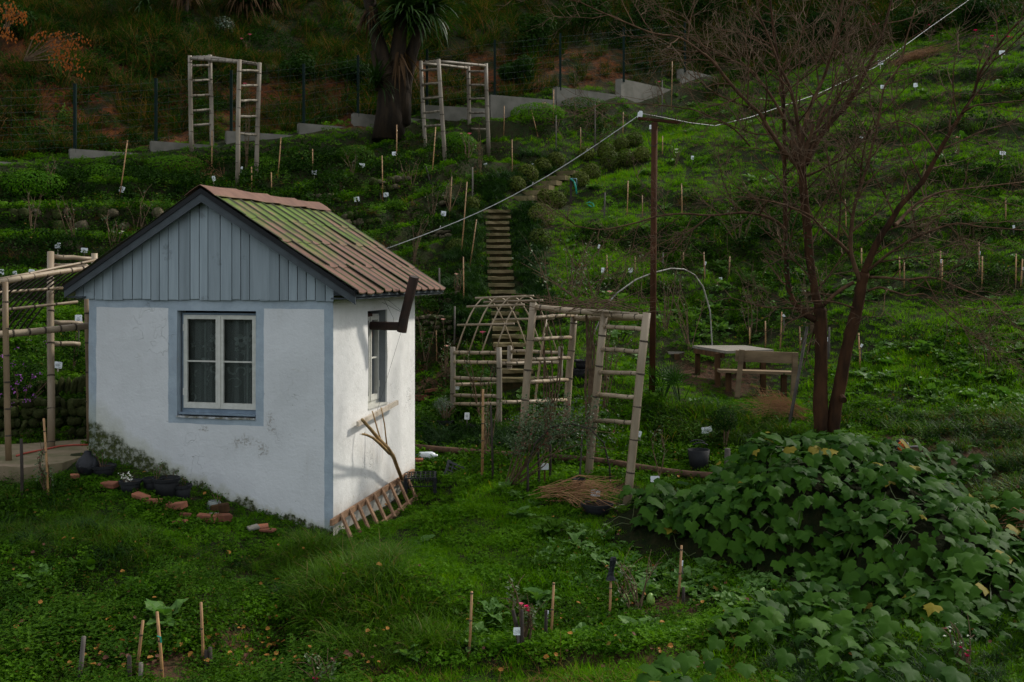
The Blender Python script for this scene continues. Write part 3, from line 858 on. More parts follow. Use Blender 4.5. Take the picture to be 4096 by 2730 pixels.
    def window(axis_, fixed, a0, a1, z0, z1, depth, front):
        w = tag(link('window', None, house), None)
        w['label'] = 'front window with white casements and lace curtains' if front else 'deep set side window with stove pipe plate'
        def put(mb, name, m):
            if axis_ == 'y':       # swap the axes: along the side wall, outward +x
                mb.v = [(fixed - (q[1]), q[0], q[2]) for q in mb.v]
                mb.f = [f_[::-1] for f_ in mb.f]
            else:
                mb.v = [(q[0], fixed + q[1], q[2]) for q in mb.v]
            return link(name, mb.mesh(name, m), w)
        m_ = MB(); D0 = depth
        t = .022
        m_.box((a0 + t / 2, D0 + .03, (z0 + z1) / 2), (t, .08, z1 - z0)); m_.box((a1 - t / 2, D0 + .03, (z0 + z1) / 2), (t, .08, z1 - z0))
        m_.box(((a0 + a1) / 2, D0 + .03, z1 - t / 2), (a1 - a0 - 2 * t, .078, t)); m_.box(((a0 + a1) / 2, D0 + .03, z0 + .03), (a1 - a0 - 2 * t, .078, .06))
        put(m_, 'casing', bluewood if front else paint)
        m_ = MB(); m_.box(((a0 + a1) / 2, D0 / 2 + .0, z0 + .004), (a1 - a0 + .0, D0 + .02, .022)); put(m_, 'sill', bluewood if front else paint)
        b0, b1, c0, c1 = a0 + t + .004, a1 - t - .004, z0 + .064, z1 - t - .004
        mid = (b0 + b1) / 2
        for s0, s1 in ((b0, mid - .002), (mid + .002, b1)):
            m_ = MB(); r_ = .050; y_ = D0 - .005
            m_.box((s0 + r_ / 2, y_, (c0 + c1) / 2), (r_, .042, c1 - c0)); m_.box((s1 - r_ / 2, y_, (c0 + c1) / 2), (r_, .042, c1 - c0))
            m_.box(((s0 + s1) / 2, y_ + .001, c1 - r_ / 2), (s1 - s0 - 2 * r_, .040, r_)); m_.box(((s0 + s1) / 2, y_ + .001, c0 + .036), (s1 - s0 - 2 * r_, .040, .072))
            put(m_, 'sash', paint)
            zb = (c0 + c1) / 2 + .005
            m_ = MB(); m_.box(((s0 + s1) / 2, y_, zb), (s1 - s0 - 2 * r_, .024, .018)); put(m_, 'glazing_bar', paint)
            for q0, q1 in ((c0 + .072, zb - .009), (zb + .009, c1 - r_)):
                m_ = MB(); m_.add([(s0 + r_, y_ + .004, q0), (s1 - r_, y_ + .004, q0), (s1 - r_, y_ + .004, q1), (s0 + r_, y_ + .004, q1)], [(0, 1, 2, 3)])
                put(m_, 'pane', kg.m)
        m_ = MB(); m_.box((mid, D0 - .030, (c0 + c1) / 2), (.030, .014, c1 - c0 - .01)); put(m_, 'meeting_strip', paint)
        for s_ in (b0, b1):
            for z_ in (c0 + .16, c1 - .2):
                m_ = MB(); m_.tube([V((s_, D0 - .028, z_)), V((s_, D0 - .028, z_ + .085))], .008, 6); put(m_, 'hinge', paint)
        # curtain with soft folds and lace motifs standing just before it
        m_ = MB(); n_ = 48
        def fold(a): return D0 + .11 + .026 * math.sin((a - a0) * 34) + .010 * math.sin((a - a0) * 83 + 1)
        for i in range(n_ + 1):
            a = b0 + (b1 - b0) * i / n_
            for z_ in (c0, c1): m_.v.append((a, fold(a), z_))
        for i in range(n_): m_.f.append((2 * i, 2 * i + 2, 2 * i + 3, 2 * i + 1)); m_.m.append(0)
        put(m_, 'net_curtain', kc.m)
        if front:
            m_ = MB()
            def blob(cx_, cz_, r1, r2, ang, n2=9):
                vs_ = []
                for i in range(n2):
                    a = 2 * math.pi * i / n2
                    x_, z_ = r1 * math.cos(a), r2 * math.sin(a)
                    X_ = cx_ + x_ * math.cos(ang) - z_ * math.sin(ang); Z_ = cz_ + x_ * math.sin(ang) + z_ * math.cos(ang)
                    vs_.append((X_, fold(X_) - .006 - .0006 * (len(m_.f) % 5), Z_))
                m_.add(vs_, [tuple(range(n2))])
            def flower(cx_, cz_, r_, n2=5, a_=0):
                for i in range(n2):
                    a = a_ + 2 * math.pi * i / n2
                    blob(cx_ + r_ * .62 * math.cos(a), cz_ + r_ * .62 * math.sin(a), r_ * .42, r_ * .30, a)
            def arc(cx_, cz_, r_, s_, e_, w_=.006, n2=12):
                for i in range(n2):
                    t0, t1 = s_ + (e_ - s_) * i / n2, s_ + (e_ - s_) * (i + 1) / n2
                    q = []
                    for tt, rr in ((t0, r_ - w_), (t1, r_ - w_), (t1, r_ + w_), (t0, r_ + w_)):
                        X_ = cx_ + rr * math.cos(tt); q.append((X_, fold(X_) - .007, cz_ + rr * math.sin(tt)))
                    m_.add(q, [(0, 1, 2, 3)])
            W_, H_ = b1 - b0, c1 - c0
            fpos = lambda uu, vv_: (b0 + (uu - 200) / (1005 - 200) * W_, c1 - (vv_ - 190) / (1310 - 190) * H_)
            for (uu, vv_, r_) in ((500, 480, .075), (785, 500, .085), (905, 440, .075), (905, 800, .085), (390, 760, .07), (250, 560, .05)):
                flower(*fpos(uu, vv_), r_, 6, uu)
            for (uu, vv_) in ((470, 610), (525, 575), (745, 605), (805, 640)): flower(*fpos(uu, vv_), .032, 5, uu)
            for (uu, vv_, a) in ((360, 570, 1), (410, 545, 2), (405, 635, .5), (880, 610, 2), (950, 610, 2.3), (905, 560, 1), (410, 850, 1), (400, 900, 2), (430, 930, .8), (410, 970, 2), (430, 990, .9), (410, 1030, 1.6), (290, 880, 1), (280, 920, 2)):
                x_, z_ = fpos(uu, vv_); blob(x_, z_, .026, .011, a)
            for (uu, vv_, r_, s_, e_, w_) in ((495, 850, .045, .3, 5.2, .012), (785, 870, .050, -1.2, 3.4, .012), (690, 850, .06, 2.6, 5.6, .012), (250, 1195, .05, -1.5, 2.5, .010), (530, 960, .05, 1.4, 4.6, .008), (740, 1000, .055, -2, 1.6, .008), (700, 1050, .10, 1.2, 2.4, .006), (480, 680, .09, -.9, .6, .005), (740, 690, .09, -.9, .9, .005), (800, 690, .08, 3.4, 4.9, .005), (250, 1090, .06, .4, 2.8, .006)):
                arc(*fpos(uu, vv_), r_, s_, e_, w_)
            for (a, wd) in ((b0 + W_ * .20, .05), (b0 + W_ * .80, .035)):
                m_.add([(a, fold(a) - .009, c0), (a + wd, fold(a + wd) - .009, c0), (a + wd, fold(a + wd) - .009, c1 - .1), (a, fold(a) - .009, c1 - .1)], [(0, 1, 2, 3)])
            put(m_, 'lace_pattern', lace)
        return w

    window('x', 0.0, fx0 + .028, fx1 - .004, fz0 + .035, fz1 - .030, .085, True)
    ws = window('y', 0.0, sy0, sy1, sz0 + .01, sz1 - .06, .13, False)
    # flaking ledge below the front window
    m_ = MB()
    for i in range(14):
        x_ = fx0 + (fx1 - fx0) * (i + .5) / 14
        m_.box((x_, -.010 + rng.uniform(-.003, .003), fz0 - .004 + rng.uniform(-.004, .004)), ((fx1 - fx0) / 14, .03, .020))
    hpart(m_, 'window_ledge', plain('flaking_ledge', (.50, .52, .53), (.12, .11, .07), 12, .9, .1, bump=.5, var=.0))
    # ---- stove pipe out of the side window
    soot = plain('sooty_pipe', (.018, .013, .011), (.040, .020, .014), 8, .7, .35, bump=.4, bdist=.004, var=0)
    yw = sy0 + (sy1 - sy0) * .52
    e_ = on_side(1608, 1306, .36)
    t_ = on_side(1657, 1108, .56)
    zpipe = e_[1]
    m_ = MB()
    el = V((.36, e_[0], zpipe))
    m_.tube([V((-.16, yw, zpipe + .0)), V((.12, yw + (e_[0] - yw) * .5, zpipe)), el + V((-.02, 0, 0))], .058, 14)
    m_.tube([V((.10, yw + (e_[0] - yw) * .5, zpipe)), V((.13, yw + (e_[0] - yw) * .5, zpipe))], .062, 14)
    sp = hpart(m_, 'stove_pipe', soot, smooth=False)
    m_ = MB()
    up_ = (V((.56, t_[0], t_[1])) - el)
    m_.tube([el - V((0, 0, .055)) - up_.normalized() * .02, el + up_.normalized() * .12], [.066, .064], 14)
    link('elbow', m_.mesh('elbow', soot), sp)
    m_ = MB()
    m_.tube([el + up_.normalized() * .06, el + up_ * .55], .062, 14); m_.tube([el + up_ * .54, el + up_], .065, 14, cap=False)
    m_.tube([el + up_ * .93, el + up_], .058, 14, cap=True)
    link('riser', m_.mesh('riser', soot), sp)
    m_ = MB()
    m_.box((-.115, yw - .02, zpipe), (.012, .20, .33))
    link('plate', m_.mesh('plate', plain('rusty_plate', (.06, .024, .016), None, 8, .8, .2, bump=.3, var=0)), sp)
    m_ = MB()
    for q_ in ((.02, yw + .35, 2.72), (.02, yw + .1, 2.70)):
        m_.tube([el + up_ * .25, V(q_)], .0018, 4)
    m_.tube([V((.03, yw - .12, sz0 - .05)), V((.30, yw + .1, zpipe - .05)), el + up_ * .2], .0018, 4)
    m_.tube([V((.20, yw + .05, zpipe - .06)), V((.20, yw + .05, zpipe + .10)), V((.05, yw + .1, 2.74))], .0018, 4)
    link('wire', m_.mesh('wire', MT['ink']), sp)

build_house()
# ------------------------------------------------------------------ path, garden steps, stone walls, fence
def slab(name, pts, thick, mat):
    mb = MB(); n_ = len(pts)
    mb.add([tuple(p) for p in pts] + [(p[0], p[1], p[2] - thick) for p in pts],
           [tuple(range(n_))] + [(i, i + n_, (i + 1) % n_ + n_, (i + 1) % n_) for i in range(n_)])
    return mb.mesh(name, mat)

ZP = -2.32
def at_z(u, v, z): return P(u, v, -z * F / (v - HY))
pth = [at_z(u, v, ZP) for u, v in ((-500, 1862), (20, 1866), (95, 1872), (180, 1860), (250, 1852), (345, 1822), (375, 1778), (372, 1752), (250, 1764), (100, 1776), (-500, 1790))]
tag(link('path', slab('path', pth, .5, plain('earthy_concrete', (.23, .17, .115), (.11, .105, .05), 2.6, .95, .1, bump=.6, bdist=.01, var=0))), kind='structure')

def stone_mesh(seed, n_=7):
    r_ = random.Random(seed)
    rows = [(0, 1.0)] + [(math.sin(math.pi * i / 4), math.cos(math.pi * i / 4)) for i in (1, 2, 3)] + [(0, -1.0)]
    mb = MB()
    vs_ = [(0, 0, 1.0)]
    for i in (1, 2, 3):
        for k in range(n_):
            a = 2 * math.pi * (k + .5 * (i % 2)) / n_
            s_ = r_.uniform(.84, 1.14)
            rr = math.sin(math.pi * i / 4) ** .7
            vs_.append((rr * math.cos(a) * s_, rr * math.sin(a) * s_, math.cos(math.pi * i / 4) * r_.uniform(.85, 1.1)))
    vs_.append((0, 0, -1.0))
    fs_ = [(0, 1 + k, 1 + (k + 1) % n_) for k in range(n_)]
    for i in (0, 1):
        for k in range(n_):
            a, b = 1 + i * n_ + k, 1 + i * n_ + (k + 1) % n_
            c_, d_ = a + n_, b + n_
            if i == 0: fs_ += [(a, c_, b), (b, c_, d_)]
            else: fs_ += [(a, c_, d_), (a, d_, b)]
    e = len(vs_) - 1
    fs_ += [(e, 1 + 2 * n_ + (k + 1) % n_, 1 + 2 * n_ + k) for k in range(n_)]
    mb.add(vs_, fs_)
    return mb

STONES = {}
for kind_ in ('stone', 'mossstone'):
    STONES[kind_] = [stone_mesh(s_).mesh('stone', MT[kind_], None, True) for s_ in range(6)]

def stone_wall(label, u0, v0t, v0b, u1, v1t, v1b, rows, per_row, kind_='stone', Y0=None, Y1=None, group='dry stone terrace walls', gaps=.12, upright=False):
    "rows of single stones between two photo columns, foot on the ground"
    a = at(u0, v0b) if Y0 is None else P(u0, v0b, Y0)
    b = at(u1, v1b) if Y1 is None else P(u1, v1b, Y1)
    ta, tb = P(u0, v0t, a.y + .12), P(u1, v1t, b.y + .12)
    t = thing('stone_wall', label, 'stone wall', tuple((a + b) / 2), group)
    rr = random.Random(int(u0 * 7 + v0b))
    L = (b - a).length
    for r_ in range(rows):
        n_ = per_row + rr.randint(-1, 1)
        x = 0.0
        ws_ = [rr.uniform(.6, 1.4) for _ in range(n_)]
        tot = sum(ws_)
        for w_ in ws_:
            c_ = (x + w_ / 2) / tot; x += w_
            if rr.random() < gaps: continue
            foot, top = a.lerp(b, c_), ta.lerp(tb, c_)
            hgt = (top - foot).length / rows
            p = foot.lerp(top, (r_ + .5) / rows) + V((rr.uniform(-.02, .02), rr.uniform(-.06, .03), rr.uniform(-.02, .02)))
            o = link('stone', STONES[kind_ if rr.random() < .55 else 'mossstone'][rr.randint(0, 5)], t, p - t.location)
            o.rotation_euler = (rr.uniform(-.3, .3), rr.uniform(-.35, .35), rr.uniform(0, 6.28))
            o.scale = (L * w_ / tot * rr.uniform(.45, .7), L * w_ / tot * .40 + .05, hgt * rr.uniform(.34, .62)) if not upright else (L * w_ / tot * .55, .10, hgt * rr.uniform(.5, .62))
            if upright: o.rotation_euler = (rr.uniform(-.2, .2), rr.uniform(-.2, .2), rr.uniform(-.3, .3))
    return t

stone_wall('long mossy stone terrace wall above the path on the slope behind the cottage', -60, 838, 935, 700, 825, 930, 2, 17, gaps=.5)
stone_wall('short stretch of pale stones edging the terrace just above the cottage ridge', 1225, 776, 824, 1360, 765, 815, 2, 7, gaps=.15)
stone_wall('stone wall below the two white cards beside the roof slope', 1370, 852, 915, 1520, 838, 902, 2, 7, gaps=.15)
stone_wall('stone wall under the leaning canes at the lip of the upper terrace', 1480, 718, 772, 1640, 702, 752, 2, 7, gaps=.2)
stone_wall('dry stone wall with a flat brick course just behind the eave', 1655, 1172, 1246, 1830, 1168, 1240, 3, 7, gaps=.06)
stone_wall('rounded cobble retaining wall right behind the stove pipe corner', 1655, 1262, 1366, 1805, 1258, 1362, 5, 8, gaps=.06)
stone_wall('small heap of wall stones beside the tall canes left of the steps', 1715, 925, 972, 1800, 918, 968, 3, 4, gaps=.1)
stone_wall('few flat stones set in the slope under the upper cane row', 1760, 786, 822, 1815, 784, 818, 2, 3, gaps=.0)
stone_wall('mossy retaining wall of big upright stones at the back of the path', -200, 1588, 1768, 352, 1590, 1750, 4, 17, 'mossstone', gaps=.0)
stone_wall('upper row of rounded standing stones above the mossy path wall', 140, 1530, 1600, 350, 1508, 1592, 1, 9, 'mossstone', gaps=.0, upright=True)
stone_wall('low line of stones along the second terrace left of the cottage roof', -60, 985, 1012, 330, 968, 1000, 1, 12, gaps=.35)

# garden steps
STEP_EARTH = plain('step_riser', (.040, .028, .012), (.018, .020, .007), 9, .95, .05, bump=.8, bdist=.02, var=.1)
steps = tag(thing('garden_steps', 'long flight of narrow earthy concrete steps climbing the hill', 'steps', tuple(at(1185 * K, 880 * K))), None)
step_line = [(1188, 884), (1178, 822), (1165, 762), (1152, 660), (1145, 560), (1142, 494)]
def along(line, n_):
    pts = [at(u * K, v * K) for u, v in line]
    ls = [0]
    for a, b in zip(pts[:-1], pts[1:]): ls.append(ls[-1] + (b - a).length)
    out = []
    for i in range(n_):
        s_ = ls[-1] * i / (n_ - 1)
        for j in range(len(pts) - 1):
            if s_ <= ls[j + 1] + 1e-6:
                out.append(pts[j].lerp(pts[j + 1], (s_ - ls[j]) / max(1e-6, ls[j + 1] - ls[j]))); break
    return out
STEP_PTS = along(step_line, 25)
rs = random.Random(8)
for i, p in enumerate(STEP_PTS):
    w_ = .54 + (.10 if i > 22 else 0) + (.08 if i < 6 else 0)
    dz = (STEP_PTS[min(i + 1, 24)].z - STEP_PTS[max(i - 1, 0)].z) / 2 if 0 < i < 24 else .17
    mb = MB()
    vs_ = []
    n_ = 5
    for zz in (0.03, -.035):
        for yy in (-.12, .20):
            for q_ in range(n_):
                vs_.append((p.x - w_ / 2 + w_ * q_ / (n_ - 1), p.y + yy + (rs.uniform(-.018, .018) if yy < 0 else 0), p.z + dz * .5 + zz + rs.uniform(-.006, .006)))
    fs_ = []
    for q_ in range(n_ - 1):
        fs_ += [(q_, q_ + 1, n_ + q_ + 1, n_ + q_), (2 * n_ + q_, 3 * n_ + q_, 3 * n_ + q_ + 1, 2 * n_ + q_ + 1), (q_, 2 * n_ + q_, 2 * n_ + q_ + 1, q_ + 1)]
    fs_ += [(0, n_, 3 * n_, 2 * n_), (n_ - 1, 3 * n_ - 1, 4 * n_ - 1, 2 * n_ - 1)]
    mb.add(vs_, fs_)
    mb.box((p.x, p.y + .05, p.z + dz * .5 - .13), (w_ - .03, .26, .19), None, 1)
    mb.build('step', [MT['step'], STEP_EARTH], steps)
up_line = [(1205, 460), (1228, 445), (1262, 424), (1300, 402)]
for i, p in enumerate(along(up_line, 6)):
    mb = MB(); mb.box((p.x, p.y, p.z + .03), (.62, .32, .12), Matrix.Rotation(-.5, 3, 'Z'))
    mb.build('step', MT['step'], steps)

# concrete kerb and wire fence
FP = [(300, 597, 336, 24.2), (624, 566, 314, 25.2), (925, 526, 282, 26.1), (1215, 495, 257, 26.9), (1432, 455, 222, 27.6), (1708, 422, 198, 28.6), (1979, 382, 160, 29.2), (2241, 350, 134, 30.0), (2495, 317, 111, 31.3), (2740, 278, 90, 33.5)]
kerb = thing('concrete_kerb', 'pale concrete footing stepping uphill under the wire fence', 'kerb', tuple(P(1215, 500, 26.9)))
fence = thing('wire_fence', 'dark green wire mesh fence climbing across the slope', 'fence', tuple(P(1432, 455, 27.6)))
ends = [(-320, 628, 22.4)] + [(u, vb, Y) for u, vb, vt, Y in FP] + [(3010, 262, 36.2)]
for i in range(len(ends) - 1):
    (u0, v0, Y0), (u1, v1, Y1) = ends[i], ends[i + 1]
    a = P(u0 - 22, v0, Y0); b = P(u1 - 24, v0, Y1); b.z = a.z - .02
    d_ = (b - a)
    mb = MB()
    h_ = .95
    nrm = V((-d_.y, d_.x, 0)).normalized() * .11
    vs_ = []
    for p in (a, b):
        for s_ in (-1, 1):
            for z_ in (0, -h_): vs_.append((p.x + nrm.x * s_, p.y + nrm.y * s_, p.z + z_))
    mb.add(vs_, [(0, 2, 6, 4), (0, 4, 5, 1), (2, 3, 7, 6), (0, 1, 3, 2), (4, 6, 7, 5)])
    mb.build('kerb_block', MT['concrete'], kerb)
wires = MB()
for i, (u, vb, vt, Y) in enumerate(FP):
    a, b = P(u, vb + 4, Y), P(u, vt, Y)
    mb = MB(); mb.beam(a - V((0, 0, .06)), b, .062, .062, V((0, 1, 0)))
    mb.build('post', MT['fence'], fence)
    if i == 0: q0, q1 = P(-320, 626, 22.4), P(-320, 360, 22.4)
    else: q0, q1 = P(FP[i - 1][0], FP[i - 1][1], FP[i - 1][3]), P(FP[i - 1][0], FP[i - 1][2], FP[i - 1][3])
    h0 = (b.z - a.z)
    for j in range(9):
        t_ = (j + .4) / 9
        p0, p1 = q0.lerp(q1, t_), a.lerp(b, t_)
        p1 = V((p1.x, p1.y, p0.z)) if False else p1
        wires.tube([p0, p1], .0026, 3, cap=False)
    L = (a - q0).length
    for j in range(1, int(L / .3)):
        t_ = j * .3 / L
        wires.tube([q0.lerp(a, t_), q1.lerp(b, t_)], .0018, 3, cap=False)
tag(wires.build('wire_mesh', MT['wirem'], fence), kind='stuff')

# ------------------------------------------------------------------ bamboo structures
def bamboo(name, parent, p0, p1, r_, mat='bamboo', gap=.34, seg=9, label=None, wob=.007):
    mb = MB()
    L = (p1 - p0).length
    pts = [p0.lerp(p1, i / 4) for i in range(5)]
    if wob:
        rr = random.Random(int(abs(p0.x * 1000)))
        pts = [pts[0]] + [p + V((rr.uniform(-wob, wob), rr.uniform(-wob, wob), rr.uniform(-wob, wob))) for p in pts[1:-1]] + [pts[-1]]
    mb.tube(pts, [r_ * (1.04 - .08 * i / 4) for i in range(5)], seg)
    d = (p1 - p0).normalized()
    n_ = int(L / gap)
    off = (hash((round(p0.x, 2), round(p0.z, 2))) % 100) / 100 * gap * .6 + .08
    for i in range(n_):
        s_ = off + i * gap
        if s_ > L - .03: break
        c_ = p0.lerp(p1, s_ / L)
        mb.tube([c_ - d * .011, c_ - d * .003, c_ + d * .003, c_ + d * .011], [r_ * 1.0, r_ * 1.10, r_ * 1.10, r_ * 1.0], seg, cap=False, m=1)
    o = mb.build(name, [MT[mat], MT['node']], parent, smooth=True)
    if label: o['label'] = label
    return o

def frame_between(t, lo0, hi0, lo1, hi1, heights, r_, mat, name='rung'):
    for h_ in heights:
        if isinstance(h_, tuple): a, b = lo0.lerp(hi0, h_[0]), lo1.lerp(hi1, h_[1])
        else: a, b = lo0.lerp(hi0, h_), lo1.lerp(hi1, h_)
        bamboo(name, t, a, b, r_, mat, gap=.28, seg=7)

def trellis(label, posts, rungs, rp, rr_, mat, beams, lath, group=None, sink=.25):
    "posts: four (base u, base v, top u, top v, Y); rungs on sides 0-1 and 2-3"
    pp = [(P(bu, bv, Y) - V((0, 0, sink)), P(tu, tv, Y)) for bu, bv, tu, tv, Y in posts]
    c_ = sum((a for a, b in pp), V((0, 0, 0))) / 4
    t = thing('bamboo_trellis', label, 'trellis', tuple(c_), group)
    for a, b in pp: bamboo('post', t, a, b, rp, mat, .42)
    for (i, j) in ((0, 1), (2, 3)):
        for (va, vb) in rungs[(i, j)]:
            def hit(k_, v_):
                a, b = pp[k_]; Y = posts[k_][4]
                z = -(v_ - HY) / F * Y
                s_ = (z - a.z) / (b.z - a.z)
                return a.lerp(b, s_)
            bamboo('rung', t, hit(i, va), hit(j, vb), rr_, mat, .25, 7)
    for (i, j) in beams:
        bamboo('beam', t, pp[i][1] - V((0, 0, .06)), pp[j][1] - V((0, 0, .06)), rp * .72, mat, .3, 8)
    for k_ in range(lath):
        s_ = (k_ + 1) / (lath + 1)
        a = pp[0][1].lerp(pp[1][1], s_); b = pp[2][1].lerp(pp[3][1], s_)
        bamboo('lath', t, a - V((0, 0, .02)), b - V((0, 0, .02)), rr_ * .6, mat, .3, 5)
    return t, pp

s1 = lambda z: z / 2.119
trellis('tall bamboo trellis arch at the fence on the upper terrace above the ridge',
        [(767, 600, 760, 224, 25.4), (850, 600, 840, 221, 25.9), (948, 735, 958, 240, 24.0), (1022, 722, 1038, 252, 24.6)],
        {(0, 1): [(265, 262), (324, 321), (384, 380), (444, 439), (503, 497)], (2, 3): [(284, 284), (344, 342), (404, 402), (468, 466), (536, 540)]},
        .052, .030, 'bamboo_grey', [(0, 2), (1, 3)], 5, 'ladder sided trellis arches on the upper terrace')
trellis('bamboo trellis arch beside the cordyline trunk near the fence',
        [(1703, 606, 1683, 245, 27.2), (1781, 636, 1754, 238, 26.2), (1879, 568, 1873, 264, 28.6), (1954, 592, 1944, 255, 27.8)],
        {(0, 1): [(282, 277), (339, 332), (396, 388), (452, 444), (506, 500)], (2, 3): [(287, 287), (341, 341), (396, 396), (452, 453), (516, 518)]},
        .052, .030, 'bamboo_grey', [(0, 2), (1, 3)], 3, 'ladder sided trellis arches on the upper terrace')
big, pbig = trellis('large leaning bamboo pergola with climbing rose in the middle of the garden',
        [(2082, 1735, 2134, 1212, 14.7), (2262, 1640, 2297, 1258, 15.9), (2346, 1920, 2419, 1240, 14.3), (2498, 2045, 2588, 1252, 13.3)],
        {(0, 1): [(1274, 1262), (1360, 1350), (1439, 1432), (1530, 1520), (1610, 1600)], (2, 3): [(1306, 1319), (1399, 1408), (1490, 1497), (1580, 1591), (1685, 1692)]},
        .055, .030, 'bamboo', [(0, 2), (2, 3), (1, 3)], 4)
# trailing diagonal pole inside the big pergola
bamboo('brace', big, P(2115, 1800, 14.9), P(2185, 1275, 15.6), .020, 'bamboo_brown', .4, 6)

# barrel arched trellis on low box frames
t_ar = thing('arched_trellis', 'low bamboo frame with a barrel arch of split canes before the steps', 'trellis', tuple(P(1996, 1714, 17.0)))
fr_ = {}
for k_, (bu, bv, tu, tv, Y) in {'a': (1811, 1690, 1811, 1389, 17.6), 'b': (1996, 1714, 1996, 1391, 17.0), 'c': (2033, 1690, 2040, 1384, 18.2), 'd': (2240, 1690, 2243, 1387, 17.7)}.items():
    fr_[k_] = (P(bu, bv, Y) - V((0, 0, .2)), P(tu, tv, Y))
    bamboo('post', t_ar, fr_[k_][0], fr_[k_][1], .046, 'bamboo_grey', .5)
def hv(k_, v_):
    a, b = fr_[k_]; z = -(v_ - HY) / F * a.y
    return a.lerp(b, (z - a.z) / (b.z - a.z))
for (i, j, va, vb) in (('a', 'b', 1411, 1413), ('a', 'b', 1448, 1452), ('a', 'b', 1512, 1520), ('a', 'b', 1582, 1586), ('a', 'c', 1540, 1535), ('b', 'd', 1455, 1450), ('b', 'd', 1609, 1605), ('a', 'b', 1618, 1616),
                       ('c', 'd', 1406, 1412), ('c', 'd', 1442, 1446), ('c', 'd', 1512, 1512), ('c', 'd', 1574, 1582)):
    bamboo('rail', t_ar, hv(i, va), hv(j, vb), .030, 'bamboo', .22, 8)
A0, A1, B0, B1 = hv('a', 1408), hv('b', 1408), hv('c', 1404), hv('d', 1404)
apex_h = .92
def arch(p, q, s_):
    "point at s_ (0..1) on a rounded arch from p to q"
    return p.lerp(q, s_) + V((0, 0, apex_h * (1 - abs(2 * s_ - 1) ** 1.75)))
for i in range(4):
    f_ = .08 + i * .28
    p, q = A0.lerp(A1, f_), B0.lerp(B1, f_)
    mb = MB(); mb.tube([arch(p, q, s_ / 12) for s_ in range(13)], .013, 5)
    mb.build('arch_rib', [MT['bamboo']], t_ar, True)
for s_ in (.16, .32, .47, .62, .80):
    mb = MB(); d_ = (A1 - A0).normalized() * .10
    mb.tube([arch(A0, B0, s_) - d_, arch(A1, B1, s_) + d_], .022, 6)
    mb.build('arch_lath', [MT['bamboo']], t_ar, True)

# vaulted trellis beside the cottage
t_v = thing('vaulted_trellis', 'bamboo trellis with curved ribs over the path beside the cottage', 'trellis', tuple(P(35, 1872, 12.9)))
bamboo('post', t_v, P(36, 1880, 12.9), P(21, 1128, 12.9), .037, 'bamboo_brown', .33)
bamboo('post', t_v, at_z(205, 1800, -2.36), P(203, 1009, 14.6), .048, 'bamboo', .45)
bamboo('post', t_v, P(360, 1800, 14.2), P(348, 1181, 14.2), .040, 'bamboo_brown', .4)
bamboo('post', t_v, P(378, 1260, 15.3), P(378, 1014, 15.3), .046, 'bamboo', .45)
bamboo('post', t_v, P(-330, 1800, 13.3), P(-330, 1160, 13.3), .040, 'bamboo', .45)
bamboo('beam', t_v, P(-130, 1155, 12.7), P(0, 1129, 12.9), .036, 'bamboo', .2)
bamboo('beam', t_v, P(0, 1129, 12.9), P(420, 1060, 14.3), .036, 'bamboo', .19)
bamboo('beam', t_v, P(0, 1117, 13.1), P(430, 1032, 14.8), .020, 'bamboo', .3, 6)
bamboo('beam', t_v, P(-150, 1354, 12.75), P(352, 1304, 13.9), .046, 'bamboo', .2)
for (ua, va, ub, vb) in ((217, 1028, 364, 1037), (217, 1063, 350, 1066), (213, 1290, 330, 1296), (213, 1375, 320, 1378)):
    bamboo('rail', t_v, P(ua, va, 14.65), P(ub, vb, 14.9), .034, 'bamboo', .3, 7)
for (ua, va, ub, vb) in ((-120, 1180, 250, 1152), (-120, 1255, 310, 1208)):
    bamboo('rail', t_v, P(ua, va, 13.3), P(ub, vb, 14.4), .022, 'bamboo', .3, 6)
for i in range(17):
    f_ = i / 16
    top = P(-60, 1142, 12.85).lerp(P(430, 1050, 14.4), f_)
    foot = V((top.x - 1.25, top.y + .25, top.z - .95))
    pts = []
    for s_ in range(11):
        a = s_ / 10
        pts.append(V((top.x + (foot.x - top.x) * a ** .92, top.y + (foot.y - top.y) * a, top.z + (foot.z - top.z) * a ** 1.6)))
    mb = MB(); mb.tube(pts, .013, 5)
    mb.build('curved_rib', [MT['darkstick']], t_v, True)

# ------------------------------------------------------------------ rusty pole, cables
PY = 16.9
t_p = thing('rusty_pole', 'tall rusty iron pole with crossbar standing beyond the pergola', 'pole', tuple(P(2609, 1575, PY)))
mb = MB(); mb.tube([P(2608, 1590, PY), P(2613, 1150, PY), P(2618, 490, PY)], .051, 14); mb.build('shaft', MT['rust'], t_p, True)
mb = MB(); mb.beam(P(2552, 474, PY - .05), P(2718, 492, PY + .05), .05, .045); mb.build('crossbar', MT['rust'], t_p)
mb = MB(); mb.tube([P(2703, 490, PY), P(2703, 468, PY)], .008, 5); mb.build('peg', MT['rust'], t_p)
mb = MB(); mb.tube([P(2593, 555, PY - .06), P(2600, 585, PY - .08), P(2620, 586, PY - .08), P(2632, 575, PY - .05)], .006, 5); mb.build('tie_wire', MT['ink'], t_p)
mb = MB(); mb.box(P(2560, 462, PY - .02), (.075, .06, .088), Matrix.Rotation(.15, 3, 'Y')); mb.box(P(2563, 449, PY - .02), (.05, .05, .03), Matrix.Rotation(.15, 3, 'Y'))
mb.build('junction_box', MT['white'], t_p)
cabl = MB()
pts = []
for i in range(15):
    s_ = i / 14
    a, b = P(1530, 1001, 16.1), P(2556, 462, PY - .03)
    p = a.lerp(b, s_); p.z -= .22 * math.sin(math.pi * s_)
    pts.append(p)
cabl.tube(pts, .0075, 6)
for i in (3, 8, 11): cabl.tube([pts[i], pts[i] + V((.02, 0, .05))], .004, 4)
